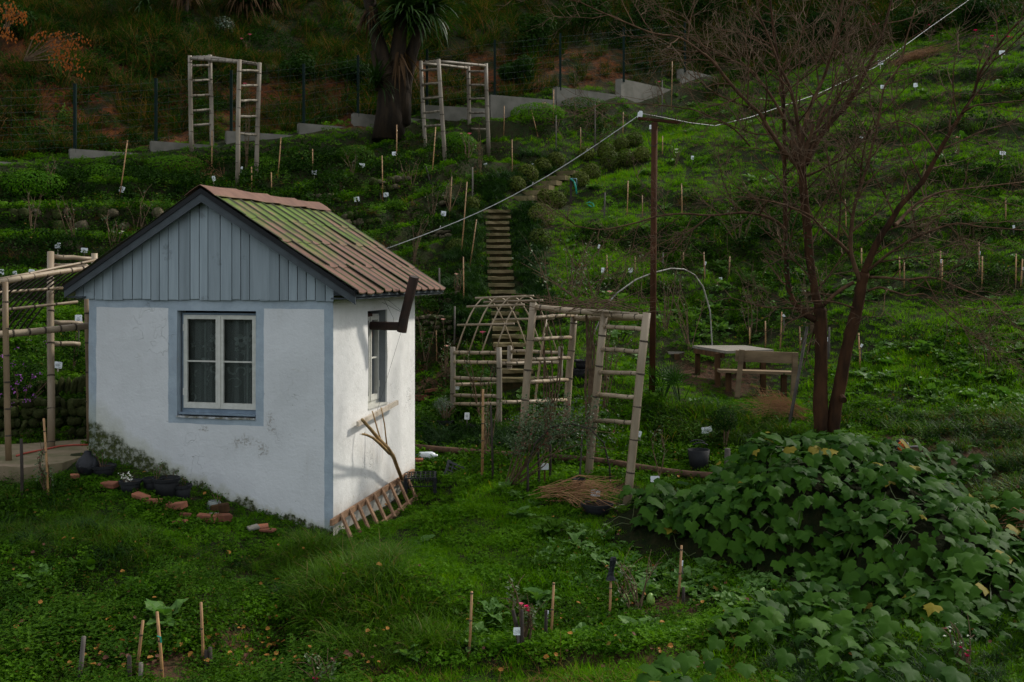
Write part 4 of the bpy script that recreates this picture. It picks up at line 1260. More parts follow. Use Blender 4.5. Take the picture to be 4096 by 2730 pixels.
tag(cabl.build('power_cable', MT['cable'], org=pts[0], smooth=True), 'white power cable sagging from the cottage roof to the pole', 'cable')
cabl = MB()
pts = [P(u, v, Y) for u, v, Y in ((2568, 455, 16.9), (2640, 468, 17.4), (2760, 492, 18.4), (2860, 504, 19.4), (3000, 470, 21.2), (3270, 377, 23.8), (3500, 270, 26), (3720, 110, 28), (3864, 9, 29.5), (4000, -100, 31))]
cabl.tube(pts, [.0045, .0045, .005, .0055, .006, .006, .0065, .007, .007, .007], 5)
tag(cabl.build('power_cable', MT['cable'], org=pts[0], smooth=True), 'thin white cable running from the pole up through the bare tree', 'cable')

# white plastic hoop behind the pergola
t_h = thing('garden_hoop', 'tall pale garden hoop arching behind the rusty pole', 'hoop', tuple(at(2849, 1388)))
hp = [(2425, 1222, 17.6), (2470, 1172, 17.7), (2543, 1120, 17.9), (2613, 1092, 18.1), (2684, 1075, 18.3), (2736, 1078, 18.5), (2779, 1101, 18.6), (2812, 1148, 18.8), (2840, 1243, 19.0), (2849, 1385, 19.2)]
mb = MB(); mb.tube([P(2375, 1340, 17.5)] + [P(*q) for q in hp] + [P(2850, 1420, 19.2)], .013, 7)
mb.build('tube', plain('pale_pipe', (.34, .33, .29), (.10, .09, .07), 3, .5, .3, bump=0, var=0), t_h, True)
# ------------------------------------------------------------------ table and benches
t_t = thing('garden_table', 'wooden picnic table with pale grey boards on square posts', 'table', tuple(P(2950, 1540, 18.1)))
TA, TB, TC, TD = P(2769, 1383, 18.9), P(2981, 1382, 18.95), P(3095, 1399, 17.9), P(2905, 1404, 17.6)
zt = -1.32
for q in (TA, TB, TC, TD): q.z = zt
for i in range(5):
    a0, a1 = i / 5 + .004, (i + 1) / 5 - .004
    q = [TA.lerp(TD, a0), TA.lerp(TD, a1), TB.lerp(TC, a1), TB.lerp(TC, a0)]
    mb = MB(); mb.add([p + V((0, 0, .0)) for p in q] + [p - V((0, 0, .045)) for p in q], [(0, 1, 2, 3), (7, 6, 5, 4), (0, 4, 5, 1), (1, 5, 6, 2), (2, 6, 7, 3), (3, 7, 4, 0)])
    mb.build('board', MT['tablewood'], t_t)
for (u, vb, Y) in ((2790, 1499, 18.85), (2870, 1520, 17.75), (2972, 1502, 18.8), (3052, 1561, 17.9)):
    b = P(u, vb, Y); mb = MB(); mb.beam(b - V((0, 0, .1)), V((b.x, b.y, zt - .05)), .085, .085, V((0, 1, 0))); mb.build('leg', MT['wooddark'], t_t)
for a, b in ((TA, TD), (TB, TC)):
    c0, c1 = a.lerp(b, .08) - V((0, 0, .09)), a.lerp(b, .92) - V((0, 0, .09))
    mb = MB(); mb.beam(c0, c1, .05, .08); mb.build('rail', MT['wooddark'], t_t)

def plank(t, name, a, b, w_, h_, mat, up=V((0, 0, 1))):
    mb = MB(); mb.beam(a, b, w_, h_, up); return mb.build(name, mat, t)
t_b = thing('bench', 'rough wooden bench with a single plank back in front of the table', 'bench', tuple(P(3020, 1570, 17.5)), 'benches at the table')
plank(t_b, 'seat', P(2872, 1483, 17.5), P(3172, 1492, 17.4), .28, .045, MT['wood'])
plank(t_b, 'backrest', P(2942, 1424, 17.2), P(3192, 1434, 17.1), .04, .185, MT['wood'])
for (u0, v0, u1, v1, Y, w_) in ((2948, 1578, 2968, 1400, 17.15, .075), (3172, 1585, 3182, 1412, 17.08, .085)):
    plank(t_b, 'upright', P(u0, v0, Y) - V((0, 0, .05)), P(u1, v1, Y), w_, .06, MT['wood'], V((0, 1, 0)))
for (u, v0, v1, Y) in ((2914, 1552, 1490, 17.55), (3135, 1582, 1497, 17.4)):
    plank(t_b, 'leg', P(u, v0, Y) - V((0, 0, .06)), P(u, v1, Y), .085, .085, MT['wooddark'], V((0, 1, 0)))
t_b = thing('bench', 'backless plank bench on the far side of the table', 'bench', tuple(P(2700, 1480, 19.4)), 'benches at the table')
plank(t_b, 'seat', P(2664, 1411, 19.5), P(2958, 1411, 20.0), .26, .045, MT['tablewood'])
for (u, v0, Y) in ((2671, 1466, 19.6), (2707, 1486, 19.35), (2904, 1466, 20.0), (2926, 1478, 19.7)):
    plank(t_b, 'leg', P(u, v0, Y) - V((0, 0, .05)), P(u, 1417, Y), .09, .09, MT['wooddark'], V((0, 1, 0)))

# ------------------------------------------------------------------ things leaning on the sunlit wall
def side_pt(zx, zy, n, X0=1000, Y0=1400):
    y_, z_ = on_side(X0 + zx / 2.119, Y0 + zy / 2.119, n)
    return loc2w(n, y_, z_)
t_l = thing('ladder', 'old wooden ladder lying on its side along the foot of the sunlit wall', 'ladder', tuple(loc2w(.2, 1.2, -.05)))
r_top = [side_pt(688, 1468, .055), side_pt(1385, 1030, .055)]
r_bot = [side_pt(885, 1652, .27), side_pt(1462, 1214, .27)]
plank(t_l, 'rail', r_top[0], r_top[1], .035, .072, MT['ladder'])
plank(t_l, 'rail', r_bot[0], r_bot[1], .035, .066, MT['ladder'])
tops = [(778, 1402), (853, 1365), (923, 1325), (990, 1280), (1058, 1236), (1123, 1190), (1193, 1146), (1257, 1104), (1322, 1058)]
bots = [(885, 1660), (965, 1625), (1030, 1570), (1098, 1512), (1160, 1462), (1222, 1405), (1286, 1356), (1350, 1312), (1413, 1268)]
for a, b in zip(tops, bots):
    p, q = side_pt(a[0], a[1], .085), side_pt(b[0], b[1], .30)
    d_ = (q - p).normalized() * .02
    plank(t_l, 'rung', p - d_, q + d_, .052, .026, MT['ladder'], EX + V((0, 0, .8)))

mb = MB(); mb.beam(side_pt(912, 630, .09), side_pt(1250, 446, .09), .03, .062)
tag(mb.build('wooden_batten', MT['batten'], org=side_pt(1080, 540, .09)), 'pale wooden batten hanging on wires under the side window', 'batten')

t_br = thing('forked_branch', 'peeled forked branch leaning against the sunlit wall above the ladder', 'branch', tuple(side_pt(1285, 1090, .12)))
def stick(name, pts, rs_, n_=8):
    mb = MB(); mb.tube(pts, rs_, n_); return mb.build(name, MT['branch'], t_br, True)
stick('stem', [side_pt(1285, 1090, .12), side_pt(1250, 1000, .16), side_pt(1215, 905, .20), side_pt(1165, 835, .24), side_pt(1095, 760, .29), side_pt(1020, 670, .35), side_pt(950, 592, .40)], [.027, .027, .028, .030, .024, .021, .018])
stick('fork', [side_pt(1185, 880, .21), side_pt(1140, 835, .26), side_pt(1095, 790, .31), side_pt(1040, 745, .37), side_pt(990, 722, .42), side_pt(955, 715, .45)], [.024, .022, .020, .017, .015, .012])
stick('shoot', [side_pt(1163, 832, .23), side_pt(1152, 740, .22), side_pt(1140, 630, .20), side_pt(1120, 530, .17), side_pt(1110, 487, .15)], [.012, .010, .009, .008, .007], 6)
stick('shoot', [side_pt(1110, 770, .27), side_pt(1085, 690, .25), side_pt(1060, 600, .21), side_pt(1045, 545, .18), side_pt(1035, 518, .16)], [.011, .010, .009, .008, .007], 6)
rk = random.Random(4)
for k_ in range(5):
    a = side_pt(955 + k_ * 5, 715, .45); stick('twig_stub', [a, a + V((rk.uniform(-.05, .02), rk.uniform(-.02, .02), rk.uniform(-.02, .04)))], [.006, .003], 4)

# ------------------------------------------------------------------ crates, bottle, edging poles
def crate(name_label, corner, ex_, ey_, ez_, mat, n_=6, group='plastic crates beside the cottage'):
    "open lattice crate: corner, three edge vectors (ez_ is the depth)"
    t = thing('plastic_crate', name_label, 'crate', tuple(corner + (ex_ + ey_) / 2), group)
    th = .012
    up = ez_.normalized()
    def bar(nm, a, b, w_=.016): plank(t, nm, a, b, w_, th, mat, up)
    mb = MB()
    for i in range(n_ + 1): mb.beam(corner + ex_ * (i / n_), corner + ex_ * (i / n_) + ey_, .014, .010, up)
    for i in range(4): mb.beam(corner + ey_ * (i / 3) - up * .003, corner + ey_ * (i / 3) + ex_ - up * .003, .014, .010, up)
    mb.build('grid_panel', mat, t)
    for s_ in (0, 1):
        a = corner + ey_ * s_
        bar('rim', a, a + ex_, .03); bar('rim', a + ez_ * .55, a + ez_ * .55 + ex_, .02)
        b = corner + ex_ * s_
        bar('rim', b, b + ey_, .03); bar('rim', b + ez_ * .55, b + ez_ * .55 + ey_, .02)
        for q in (0, 1):
            c_ = a + ex_ * q; plank(t, 'leg', c_, c_ + ez_, .045, .045, mat, ex_.normalized())
    mb = MB()
    for i in range(1, n_ * 2):
        for s_ in (0, 1):
            a = corner + ey_ * s_ + ex_ * (i / (n_ * 2)); mb.beam(a, a + ez_ * .55, .010, .008, ex_.normalized())
    mb.build('side_lattice', mat, t)
    return t
Yc = 14.7
c0 = at_z(1635, 1893, -2.81); c1 = at_z(1742, 1888, -2.81); c2 = at_z(1700, 1924, -2.81)
ex_ = V((.36, .10, 0)); ey_ = V((.14, -.50, 0)); 
crate('black lattice crate upside down like a stool behind the ladder end', P(1628, 1890, 15.0), V((.40, .05, 0)), V((.03, -.46, .0)), V((0, 0, -.21)), MT['black'])
crate('dark grey crate tipped on its side in the grass near the edging pole', P(1795, 1846, 15.2), V((.36, -.03, -.155)), V((-.05, -.03, -.165)), V((.02, .18, -.05)), MT['greyplastic'], 5)
t_bt = thing('plastic_bottle', 'big clear and white plastic bottle lying in the grass by the edging pole', 'bottle', tuple(at(1720, 1852)))
prof = [(.0, 0), (.055, .005), (.060, .03), (.058, .10), (.062, .11), (.062, .21), (.045, .25), (.018, .275), (.018, .30), (0, .302)]
mb = MB(); mb.lathe((0, 0, 0), prof, 12)
rot = Matrix.Rotation(math.pi / 2, 3, 'Y')
p0 = at(1672, 1850) + V((0, 0, .10))
mb.v = [tuple(p0 + rot @ V(q)) for q in mb.v]
mb.build('body', MT['bottle'], t_bt, True)
mb = MB(); mb.lathe((0, 0, 0), [(.0, .0), (.022, 0), (.022, .03), (0, .032)], 10); mb.v = [tuple(p0 + V((-.03, 0, 0)) + rot @ V(q)) for q in mb.v]
mb.build('cap', plain('blue_cap', (.02, .06, .25), None, 5, .4, .4, bump=0, var=0), t_bt)

def edging(label, pts, r_):
    pp = [at(u, v) + V((0, 0, r_ * .7 + .06)) for u, v in pts]
    mb = MB(); mb.tube(pp, r_, 9)
    tag(mb.build('edging_pole', plain('old_pole_bark', (.125, .072, .042), (.06, .036, .024), 7, .9, .15, bump=.6, bdist=.01, var=.1), org=pp[0], smooth=True), label, 'pole', 'poles edging the lower bed')
edging('long round pole edging the bed beside the plastic bottle', [(1640, 1812), (1760, 1823), (1900, 1835), (2075, 1848)], .050)
edging('long pole lying under the pergola towards the black bucket', [(2215, 1857), (2368, 1867), (2472, 1882), (2560, 1898), (2661, 1914), (2760, 1926), (2850, 1932)], .050)

# ------------------------------------------------------------------ pots, bucket, bricks, jar
def pot(label, p, r_, h_, mat='black', group='dark plant pots', rim=True, name='plant_pot', handles=False):
    t = thing(name, label, 'pot' if name == 'plant_pot' else 'bucket', tuple(p), group)
    mb = MB(); mb.lathe(p, [(r_ * .72, -.02), (r_ * .97, h_), (r_ * .90, h_), (r_ * .86, h_ * .82), (0, h_ * .80)], 16); mb.build('body', MT[mat], t, True)
    if rim: mb = MB(); mb.lathe(p, [(r_ * .98, h_ - .03), (r_ * 1.04, h_ - .028), (r_ * 1.05, h_ + .006), (r_ * .95, h_ + .006)], 16, cap=False); mb.build('rim', MT[mat], t)
    mb = MB(); mb.lathe(p, [(r_ * .84, h_ * .84), (0, h_ * .87)], 10, cap=False); mb.build('soil', plain('potting_soil', (.03, .02, .013), None, 20, .95, .1, var=0), t)
    if handles:
        for s_ in (-1, 1):
            mb = MB(); mb.tube([p + V((r_ * .9 * math.cos(a), s_ * r_ * .75, h_ + .10 * r_ / .14 * max(0, math.sin((a) )))) for a in [math.pi * (.25 + .5 * i / 6) for i in range(7)]], .010, 5); mb.build('handle', MT[mat], t)
    return t
POTS = [
 ('black pot with a thin branching seedling against the mossy wall', 521, 1968, .125, .13), ('large dark nursery pot in the middle of the row under the window', 665, 1988, .155, .22),
 ('smaller dark pot at the end of the row nearest the bricks', 727, 1998, .115, .17), ('low dark bowl pot tucked among moss at the wall corner', 412, 1902, .15, .12),
 ('dark pot half hidden behind the big nursery pot', 612, 1965, .12, .15), ('wide dark pot with an olive shrub by the arched trellis', 1781, 1715, .155, .14),
 ('dark pot on the grass inside the pergola top row', 2337, 1476, .17, .15), ('dark pot just below another inside the pergola', 2322, 1512, .15, .15),
 ('narrow black pot at the foot of the pergola post', 2316, 1965, .085, .16), ('wide shallow dark pot beside the brown broom pile', 2388, 2052, .20, .12), ('small square looking black pot under the olive shrub card', 1893, 1722, .075, .10)]
for lb, u, v, r_, h_ in POTS:
    pot(lb, at(u, v), r_, h_)
pot('black flexible builders bucket standing in the lawn below the grass bank', at(2795, 1885), .16, .30, 'black', None, False, 'bucket', True)
# filled black bag
bp = at(352, 1902)
mb = MB(); rr = random.Random(2)
prof = [(.08, 0), (.125, .05), (.13, .13), (.10, .21), (.05, .26), (.045, .29), (.0, .295)]
mb.lathe(bp, prof, 14); mb.v = [tuple(V(q) + V((rr.uniform(-.015, .015), rr.uniform(-.015, .015), rr.uniform(-.01, .01)))) for q in mb.v]
tag(mb.build('rubbish_bag', MT['bag'], org=bp, smooth=True), 'tied black plastic bag at the cottage corner by the path', 'bag')
# glass jar
jp = at(856, 2046)
t_j = thing('glass_jar', 'dull glass jar standing against the wall beside a dark block', 'jar', tuple(jp))
mb = MB(); mb.lathe(jp, [(.07, 0), (.085, .02), (.085, .09), (.07, .115), (.06, .12), (.055, .12), (.06, .1), (.075, .08), (.075, .02), (0, .015)], 14)
mb.build('body', plain('dull_glass', (.16, .18, .16), None, 5, .15, .5, bump=0, var=0), t_j, True)
mb = MB(); mb.lathe(jp, [(.062, .105), (.068, .108), (.068, .125), (.062, .127)], 14, cap=False); mb.build('lip', plain('jar_lip', (.3, .33, .3), None, 5, .2, .5, bump=0, var=0), t_j)
BRICKS = [('red brick lying flat in front of the row of pots', 703, 2050, .25, .12, .075, -.35, 'brick'), ('long red brick half sunk below the dark pots', 612, 2028, .22, .10, .05, -.45, 'brick'),
 ('reddish brick tilted on the small heap nearest the jar', 892, 2096, .19, .13, .075, .6, 'brick'), ('dark old brick leaning at the foot of the wall', 880, 2062, .20, .12, .10, .1, 'wooddark'),
 ('red brick on the near side of the small heap', 826, 2100, .20, .11, .08, .0, 'brick'), ('pale broken tile on top of the small brick heap', 850, 2078, .14, .10, .02, .3, 'concrete'),
 ('flat red brick end showing between clover leaves', 742, 2082, .12, .10, .04, .2, 'brick'), ('sunken red brick lying below the flat brick', 720, 2108, .16, .10, .03, -.1, 'brick'),
 ('brown brick half buried uphill under the pots', 440, 1962, .22, .10, .06, -.5, 'brick'), ('red brick edge beneath the seedling pot', 565, 2010, .22, .10, .05, -.5, 'brick'),
 ('red paver at the wall foot nearest the cottage corner', 1045, 2128, .16, .11, .03, .2, 'brick'), ('cracked red paver beside the wall foot paver', 1070, 2142, .17, .12, .03, -.2, 'brick'), ('greyish paver left of the two red pavers', 1012, 2132, .13, .11, .03, .5, 'concrete'),
 ('single brick lying on bare soil behind the cottage corner', 1680, 1612, .30, .16, .10, -.3, 'brick'), ('thin brick edging the soil bed behind the cottage', 1720, 1578, .30, .10, .05, .1, 'brick'), ('red brick beside the wall behind the black crate', 1670, 1866, .16, .10, .09, .1, 'brick'), ('orange brick fragment on clover uphill of the bricks', 300, 1928, .10, .08, .05, .4, 'brick')]
rr = random.Random(5)
for lb, u, v, a, b, c_, rz, m_ in BRICKS:
    p = at(u, v)
    me = bpy.data.meshes.new('brick')
    bm = bmesh.new(); bmesh.ops.create_cube(bm, size=1.0)
    for q in bm.verts: q.co = V((q.co.x * a, q.co.y * b, q.co.z * c_)) + V((rr.uniform(-.006, .006), rr.uniform(-.006, .006), rr.uniform(-.004, .004)))
    bmesh.ops.bevel(bm, geom=bm.edges[:], offset=.006, segments=1, affect='EDGES')
    bm.to_mesh(me); bm.free(); me.materials.append(MT[m_])
    o = link('brick', me, None, p + V((0, 0, c_ * .3 + .05)))
    o.rotation_euler = (rr.uniform(-.2, .2), rr.uniform(-.2, .2), rz)
    tag(o, lb, 'brick', 'loose bricks around the cottage')

# hoses, tap, wheel
def hose(name, label, cat, pts, r_, mat, lift=.02):
    pp = [p + V((0, 0, lift)) for p in pts]
    mb = MB(); mb.tube(pp, r_, 6); tag(mb.build(name, MT[mat], org=pp[0], smooth=True), label, cat)
hose('garden_hose', 'faded red hose lying across the concrete path', 'hose', [at_z(u, v, ZP) for u, v in ((66, 1828), (100, 1818), (150, 1808), (200, 1798), (235, 1790), (290, 1785), (352, 1784))], .012, 'hose_red', .014)
tp = at(2284, 812)
t_tap = thing('water_tap', 'standpipe tap with a green hose hanging beside the upper steps', 'tap', tuple(tp))
mb = MB(); mb.beam(tp - V((0, 0, .1)), P(2284, 716, tp.y), .06, .05, V((0, 1, 0))); mb.build('stand', MT['darkstick'], t_tap)
mb = MB(); mb.tube([P(2282, 716, tp.y - .05), P(2296, 726, tp.y - .06), P(2303, 748, tp.y - .06), P(2307, 778, tp.y - .05)], .022, 6); mb.build('hose', MT['hose_green'], t_tap, True)
mb = MB(); mb.tube([P(2280, 715, tp.y - .04), P(2306, 716, tp.y - .04), P(2307, 745, tp.y - .04)], .014, 5); mb.build('spout', plain('blue_grey_pipe', (.10, .2, .24), None, 5, .5, .3, bump=0, var=0), t_tap, True)
for lb, pts in (('coil of green hose in the grass below the tap', [(2345, 822), (2358, 818), (2372, 824), (2378, 838), (2366, 836), (2350, 828)]),):
    hose('garden_hose', lb, 'hose', [at(u, v) for u, v in pts], .016, 'hose_green', .05)
wp = P(3604, 1784, 13.9)
t_w = thing('wheelbarrow', 'upturned barrow with an orange wheel peeping over the vine mound', 'wheelbarrow', tuple(wp))
mb = MB(); n_ = 20
mb.tube([wp + V((.078 * math.cos(2 * math.pi * i / n_), .02 * math.cos(2 * math.pi * i / n_), .078 * math.sin(2 * math.pi * i / n_))) for i in range(n_ + 1)], .020, 8, cap=False); mb.build('tyre', MT['black'], t_w, True)
mb = MB(); mb.tube([wp + V((.056 * math.cos(2 * math.pi * i / n_), .022 * math.cos(2 * math.pi * i / n_) - .01, .056 * math.sin(2 * math.pi * i / n_))) for i in range(n_ + 1)], .010, 6, cap=False)
for i in range(6):
    a = math.pi * i / 3; mb.beam(wp + V((0, -.012, 0)), wp + V((.052 * math.cos(a), -.012, .052 * math.sin(a))), .016, .012, V((0, 1, 0)))
mb.tube([wp + V((0, -.03, 0)), wp + V((0, .03, 0))], .025, 8); mb.build('rim', MT['orangeplastic'], t_w)
mb = MB(); mb.tube([P(u, v, 13.8) for u, v in ((3628, 1772), (3636, 1790), (3640, 1788), (3660, 1787), (3685, 1788), (3698, 1796), (3702, 1806), (3690, 1900))], .014, 6); mb.build('handle', plain('grey_handle', (.22, .2, .19), None, 5, .5, .3, bump=0, var=0), t_w, True)
tray = MB(); tray.lathe(P(3640, 1870, 13.9), [(.30, -.25), (.26, .06), (.12, .14), (0, .15)], 10); tray.build('tray', MT['black'], t_w, True)

# ------------------------------------------------------------------ white label cards on stakes
def text_mesh(lines, w_, h_):
    mbs = MB()
    for txt, x, y, size in lines:
        cu = bpy.data.curves.new('lettering', 'FONT'); cu.body = txt; cu.size = size; cu.align_x = 'CENTER'; cu.align_y = 'CENTER'; cu.resolution_u = 1
        o = bpy.data.objects.new('lettering', cu); C.objects.link(o)
        me = o.to_mesh()
        mbs.add([(q.co.x + x, -.0035, q.co.y + y) for q in me.vertices], [tuple(f_.vertices) for f_ in me.polygons])
        o.to_mesh_clear(); bpy.data.objects.remove(o); bpy.data.curves.remove(cu)
    return mbs

def card(label, u, v, w_px, h_px, stake_v=None, tilt=0.0, Y=None, stake='greystick', yaw=0.0, lines=None, group='white plant label cards', stake_u=None, back=False, torn=False):
    """white card centred on (u, v); its stake meets the ground below"""
    su = stake_u if stake_u is not None else u
    sv = stake_v if stake_v is not None else v + h_px * 1.6
    base = at(su, sv) if Y is None else over(su, Y)
    Y_ = base.y
    c_ = P(u, v, Y_)
    w_, h_ = w_px / F * Y_, h_px / F * Y_
    t = thing('label_card', label, 'plant label', tuple(base), group)
    mb = MB(); mb.beam(base - V((0, 0, .12)), c_ + V((0, .012, h_ * .2)), .022, .012, V((0, 1, 0))); mb.build('stake', MT[stake], t)
    M_ = Matrix.Rotation(yaw, 3, 'Z') @ Matrix.Rotation(tilt, 3, 'Y')
    mb = MB()
    r_ = .12 * min(w_, h_)
    out = []
    for cx_, cz_, a0 in ((w_ / 2 - r_, h_ / 2 - r_, 0), (-w_ / 2 + r_, h_ / 2 - r_, 90), (-w_ / 2 + r_, -h_ / 2 + r_, 180), (w_ / 2 - r_, -h_ / 2 + r_, 270)):
        for k_ in range(3):
            a = rad(a0 + 45 * k_); out.append((cx_ + r_ * math.cos(a), cz_ + r_ * math.sin(a)))
    if torn:
        out = [(-w_ / 2, h_ * .42), (-w_ * .1, h_ * .46), (w_ * .12, h_ * .44), (w_ * .46, h_ * .55), (w_ * .40, h_ * .38), (w_ * .5, h_ * .1), (w_ * .47, -h_ * .3), (w_ * .2, -h_ * .40), (w_ * .0, -h_ * .5), (-w_ * .1, -h_ * .46), (-w_ / 2, -h_ / 2)][::-1]
        n_ = len(out)
    n_ = len(out)
    fr = [c_ + M_ @ V((a, -.002, b)) for a, b in out]; bk = [c_ + M_ @ V((a, .002, b)) for a, b in out]
    mb.add(fr + bk, [tuple(range(n_))[::-1], tuple(range(n_, 2 * n_))] + [(i, (i + 1) % n_, (i + 1) % n_ + n_, i + n_) for i in range(n_)])
    mb.build('card', MT['white'], t)
    if not back:
        tm = MB()
        if lines:
            tm = text_mesh([(a, b * w_, c2 * h_, d_ * h_) for a, b, c2, d_ in lines], w_, h_)
        else:
            rr = random.Random(int(u + v))
            rows = [(.30, .10), (.12, .30), (-.02, .5), (-.16, .35), (-.34, .22)] if w_px > 18 else [(.1, .4), (-.12, .5)]
            for z_, l_ in rows:
                off = rr.uniform(-.05, .05) if abs(z_) < .25 else .25
                tm.add([(off * w_ - l_ * w_ * .6, -.0035, z_ * h_), (off * w_ + l_ * w_ * .6, -.0035, z_ * h_), (off * w_ + l_ * w_ * .6, -.0035, (z_ + .045) * h_), (off * w_ - l_ * w_ * .6, -.0035, (z_ + .045) * h_)], [(0, 1, 2, 3)])
        tm.v = [tuple(c_ + M_ @ V(q)) for q in tm.v]
        tm.build('lettering', MT['ink'], t)
    return t

card('readable white card with rose name on crossed dark sticks at the lower bed', 2074, 2526, 41, 31, 2606, 0, None, 'greystick', 0,
     [('ROSA', 0, .16, .11), ('HYBRID MUSK ROSE', 0, .03, .11), ('"MOZART"', 0, -.09, .11), ('BREEDER LAMBERT 1936', 0, -.22, .105)])
for a in (('torn and folded white card in the long grass near the bucket', 2828, 1721, 43, 27, 1780, -.10), ('card seen side on leaning beside the front post of the pergola', 2557, 1737, 17, 24, 1787, .25),):
    card(a[0], a[1], a[2], a[3], a[4], a[5], a[6], None, 'batten', 0, torn='torn' in a[0], stake_u=a[1] - 14 if 'torn' in a[0] else a[1] + 12)
for lb, u, v, w_, h_, sv in (('blank back of a white card under the rose arch', 2179, 1867, 31, 26, 1938), ('blank back of a white card on a stake among vine leaves', 2620, 1917, 36, 24, 1960), ('blank back of a low white card behind the wide shallow pot', 2382, 1973, 38, 28, 2010)):
    card(lb, u, v, w_, h_, sv, 0, None, 'wooddark', 0, back=True)
CARDS = [  # label, u, v, w, h, foot row, tilt
 ('small tilted card beside the foot of the upper trellis ladder', 855, 715, 12, 20, 748, -.2), ('thin edge on card behind the near post of the upper trellis', 967, 680, 8, 26, 722, 0),
 ('card propped on a cane on the terrace left of the ridge', 488, 758, 21, 24, 800, .3), ('white card standing against the second terrace stones', 231, 983, 24, 22, 1026, 0),
 ('card leaning back just above the far end of the vaulted trellis', 337, 1002, 27, 19, 1040, .1), ('card behind the top rail of the vaulted trellis near the picture edge', 7, 1089, 17, 22, 1130, .0),
 ('narrow turned card behind the vaulted trellis beam', 59, 1095, 18, 20, 1130, -.1), ('card showing just above the thick beam of the vaulted trellis', 126, 1087, 23, 17, 1120, .15),
 ('card hanging low inside the vaulted trellis by the cottage corner', 314, 1278, 28, 36, 1420, 0), ('dirty card low among the bushes inside the vaulted trellis', 231, 1461, 35, 26, 1510, .12),
 ('card fixed to the cane in front of the cordyline trunk', 1579, 616, 22, 17, 652, -.1), ('grubby card on the terrace edge below the cordyline', 1447, 663, 24, 17, 700, .05), ('card on a short stake below its cane on the terrace', 1257, 691, 21, 17, 718, 0),
 ('small card lying almost flat under the fence side trellis', 1941, 657, 15, 6, 672, -.3), ('card standing right of the roof on the middle terrace', 1427, 798, 22, 19, 834, -.15), ('card on a stump stake next to a dark post above the roof', 1544, 780, 20, 18, 814, -.05),
 ('card on grey stakes between roof and steps', 1774, 855, 20, 19, 894, .1), ('card on a white stake above the cobble retaining wall', 1788, 1219, 22, 19, 1262, -.1), ('card half hidden behind the arched trellis frame', 1828, 1552, 18, 14, 1600, 0),
 ('tilted card with emblem in front of the olive pot', 1868, 1665, 20, 28, 1722, .05), ('card by the top of the rusty pole near small roses', 2602, 509, 9, 17, 540, 0), ('crumpled card beside the lowest bush along the steps', 2134, 661, 15, 12, 690, .2),
 ('small card on the lawn right of the rusty pole', 2770, 632, 11, 16, 652, 0), ('white card at the highest right corner of the slope', 4008, 211, 23, 16, 240, 0), ('card beside the heap of brown clippings on the upper slope', 3522, 250, 22, 16, 282, .1),
 ('card among the bare branches below the clippings', 3532, 348, 20, 15, 378, 0), ('card in the tree crown gap right of its neighbour', 3662, 341, 17, 16, 372, -.1), ('card low on the far slope beyond the crown', 4011, 613, 24, 14, 645, .05),
 ('flat seen card in the middle of the crown', 3445, 550, 14, 6, 570, .3), ('card with emblem on the hillside left of the rusty pole', 2411, 1082, 12, 21, 1118, .08), ('card beside the orange cane left of the rusty pole', 2522, 1082, 17, 19, 1112, 0),
 ('small card on the slope above the hoop end', 2882, 1115, 14, 10, 1130, 0), ('card tied on the cane above the hoop', 2821, 1054, 8, 14, 1120, .35), ('thin strip tag leaning on the hillside rose canes', 2395, 988, 7, 18, 1030, .3),
 ('strip tag on the cane just left of the tree fork', 3136, 1264, 12, 9, 1330, .6), ('strip tag on the grey stick between the two trunks', 3311, 1358, 8, 17, 1430, .2), ('strip tag on the cane behind the bench back', 3203, 1358, 6, 14, 1400, .4), ('strip tag on the cane right of the second trunk', 3446, 1383, 9, 14, 1450, .55),
 ('white tag on twin canes right of the tree', 3766, 1045, 7, 16, 1110, 0), ('white tag high on the cane in the right hand row', 3918, 1012, 8, 14, 1100, .2), ('white tag near the right edge above the cane row', 4055, 908, 9, 13, 945, -.2), ('white tag on the last cane at the right edge', 4090, 1075, 7, 14, 1140, 0),
 ('narrow tag on the dark stick beside the tall bottom cane', 2191, 2457, 6, 28, 2500, .12), ('tag hanging on the cane among dock leaves', 2729, 2254, 6, 22, 2330, .15)]
for lb, u, v, w_, h_, sv, ti in CARDS:
    card(lb, u, v, w_, h_, sv, ti, None, 'greystick' if (u * 7) % 3 else 'batten', 0)

# ------------------------------------------------------------------ canes and sticks
def cane(label, bu, bv, tu, tv, kind='cane', r_=None, Y=None, group='bamboo canes in the rose beds', lean=0.0):
    b = at(bu, bv) if Y is None else over(bu, Y)
    tp_ = P(tu, tv, b.y + lean)
    r_ = r_ or {'cane': .013, 'greystick': .019, 'darkstick': .018}[kind]
    t = thing('cane' if kind == 'cane' else 'wooden_stake', label, 'cane' if kind == 'cane' else 'stake', tuple(b), group if kind == 'cane' else 'weathered stakes in the rose beds')
    mb = MB(); p0 = b - V((0, 0, .15))
    mb.tube([p0, p0.lerp(tp_, .5) + V((.006, 0, 0)), tp_], [r_ * 1.05, r_, r_ * .92], 6)
    d = (tp_ - p0); L = d.length; d.normalize()
    mb.build('shaft', MT[kind], t, True)
    if kind == 'cane':
        s_ = .22
        mb = MB()
        while s_ < L:
            c_ = p0 + d * s_; mb.tube([c_ - d * .006, c_ + d * .006], r_ * 1.25, 6); s_ += .24
        if mb.v: tag(mb.build('node', MT['node'], t), kind='stuff')
    return t, b, tp_
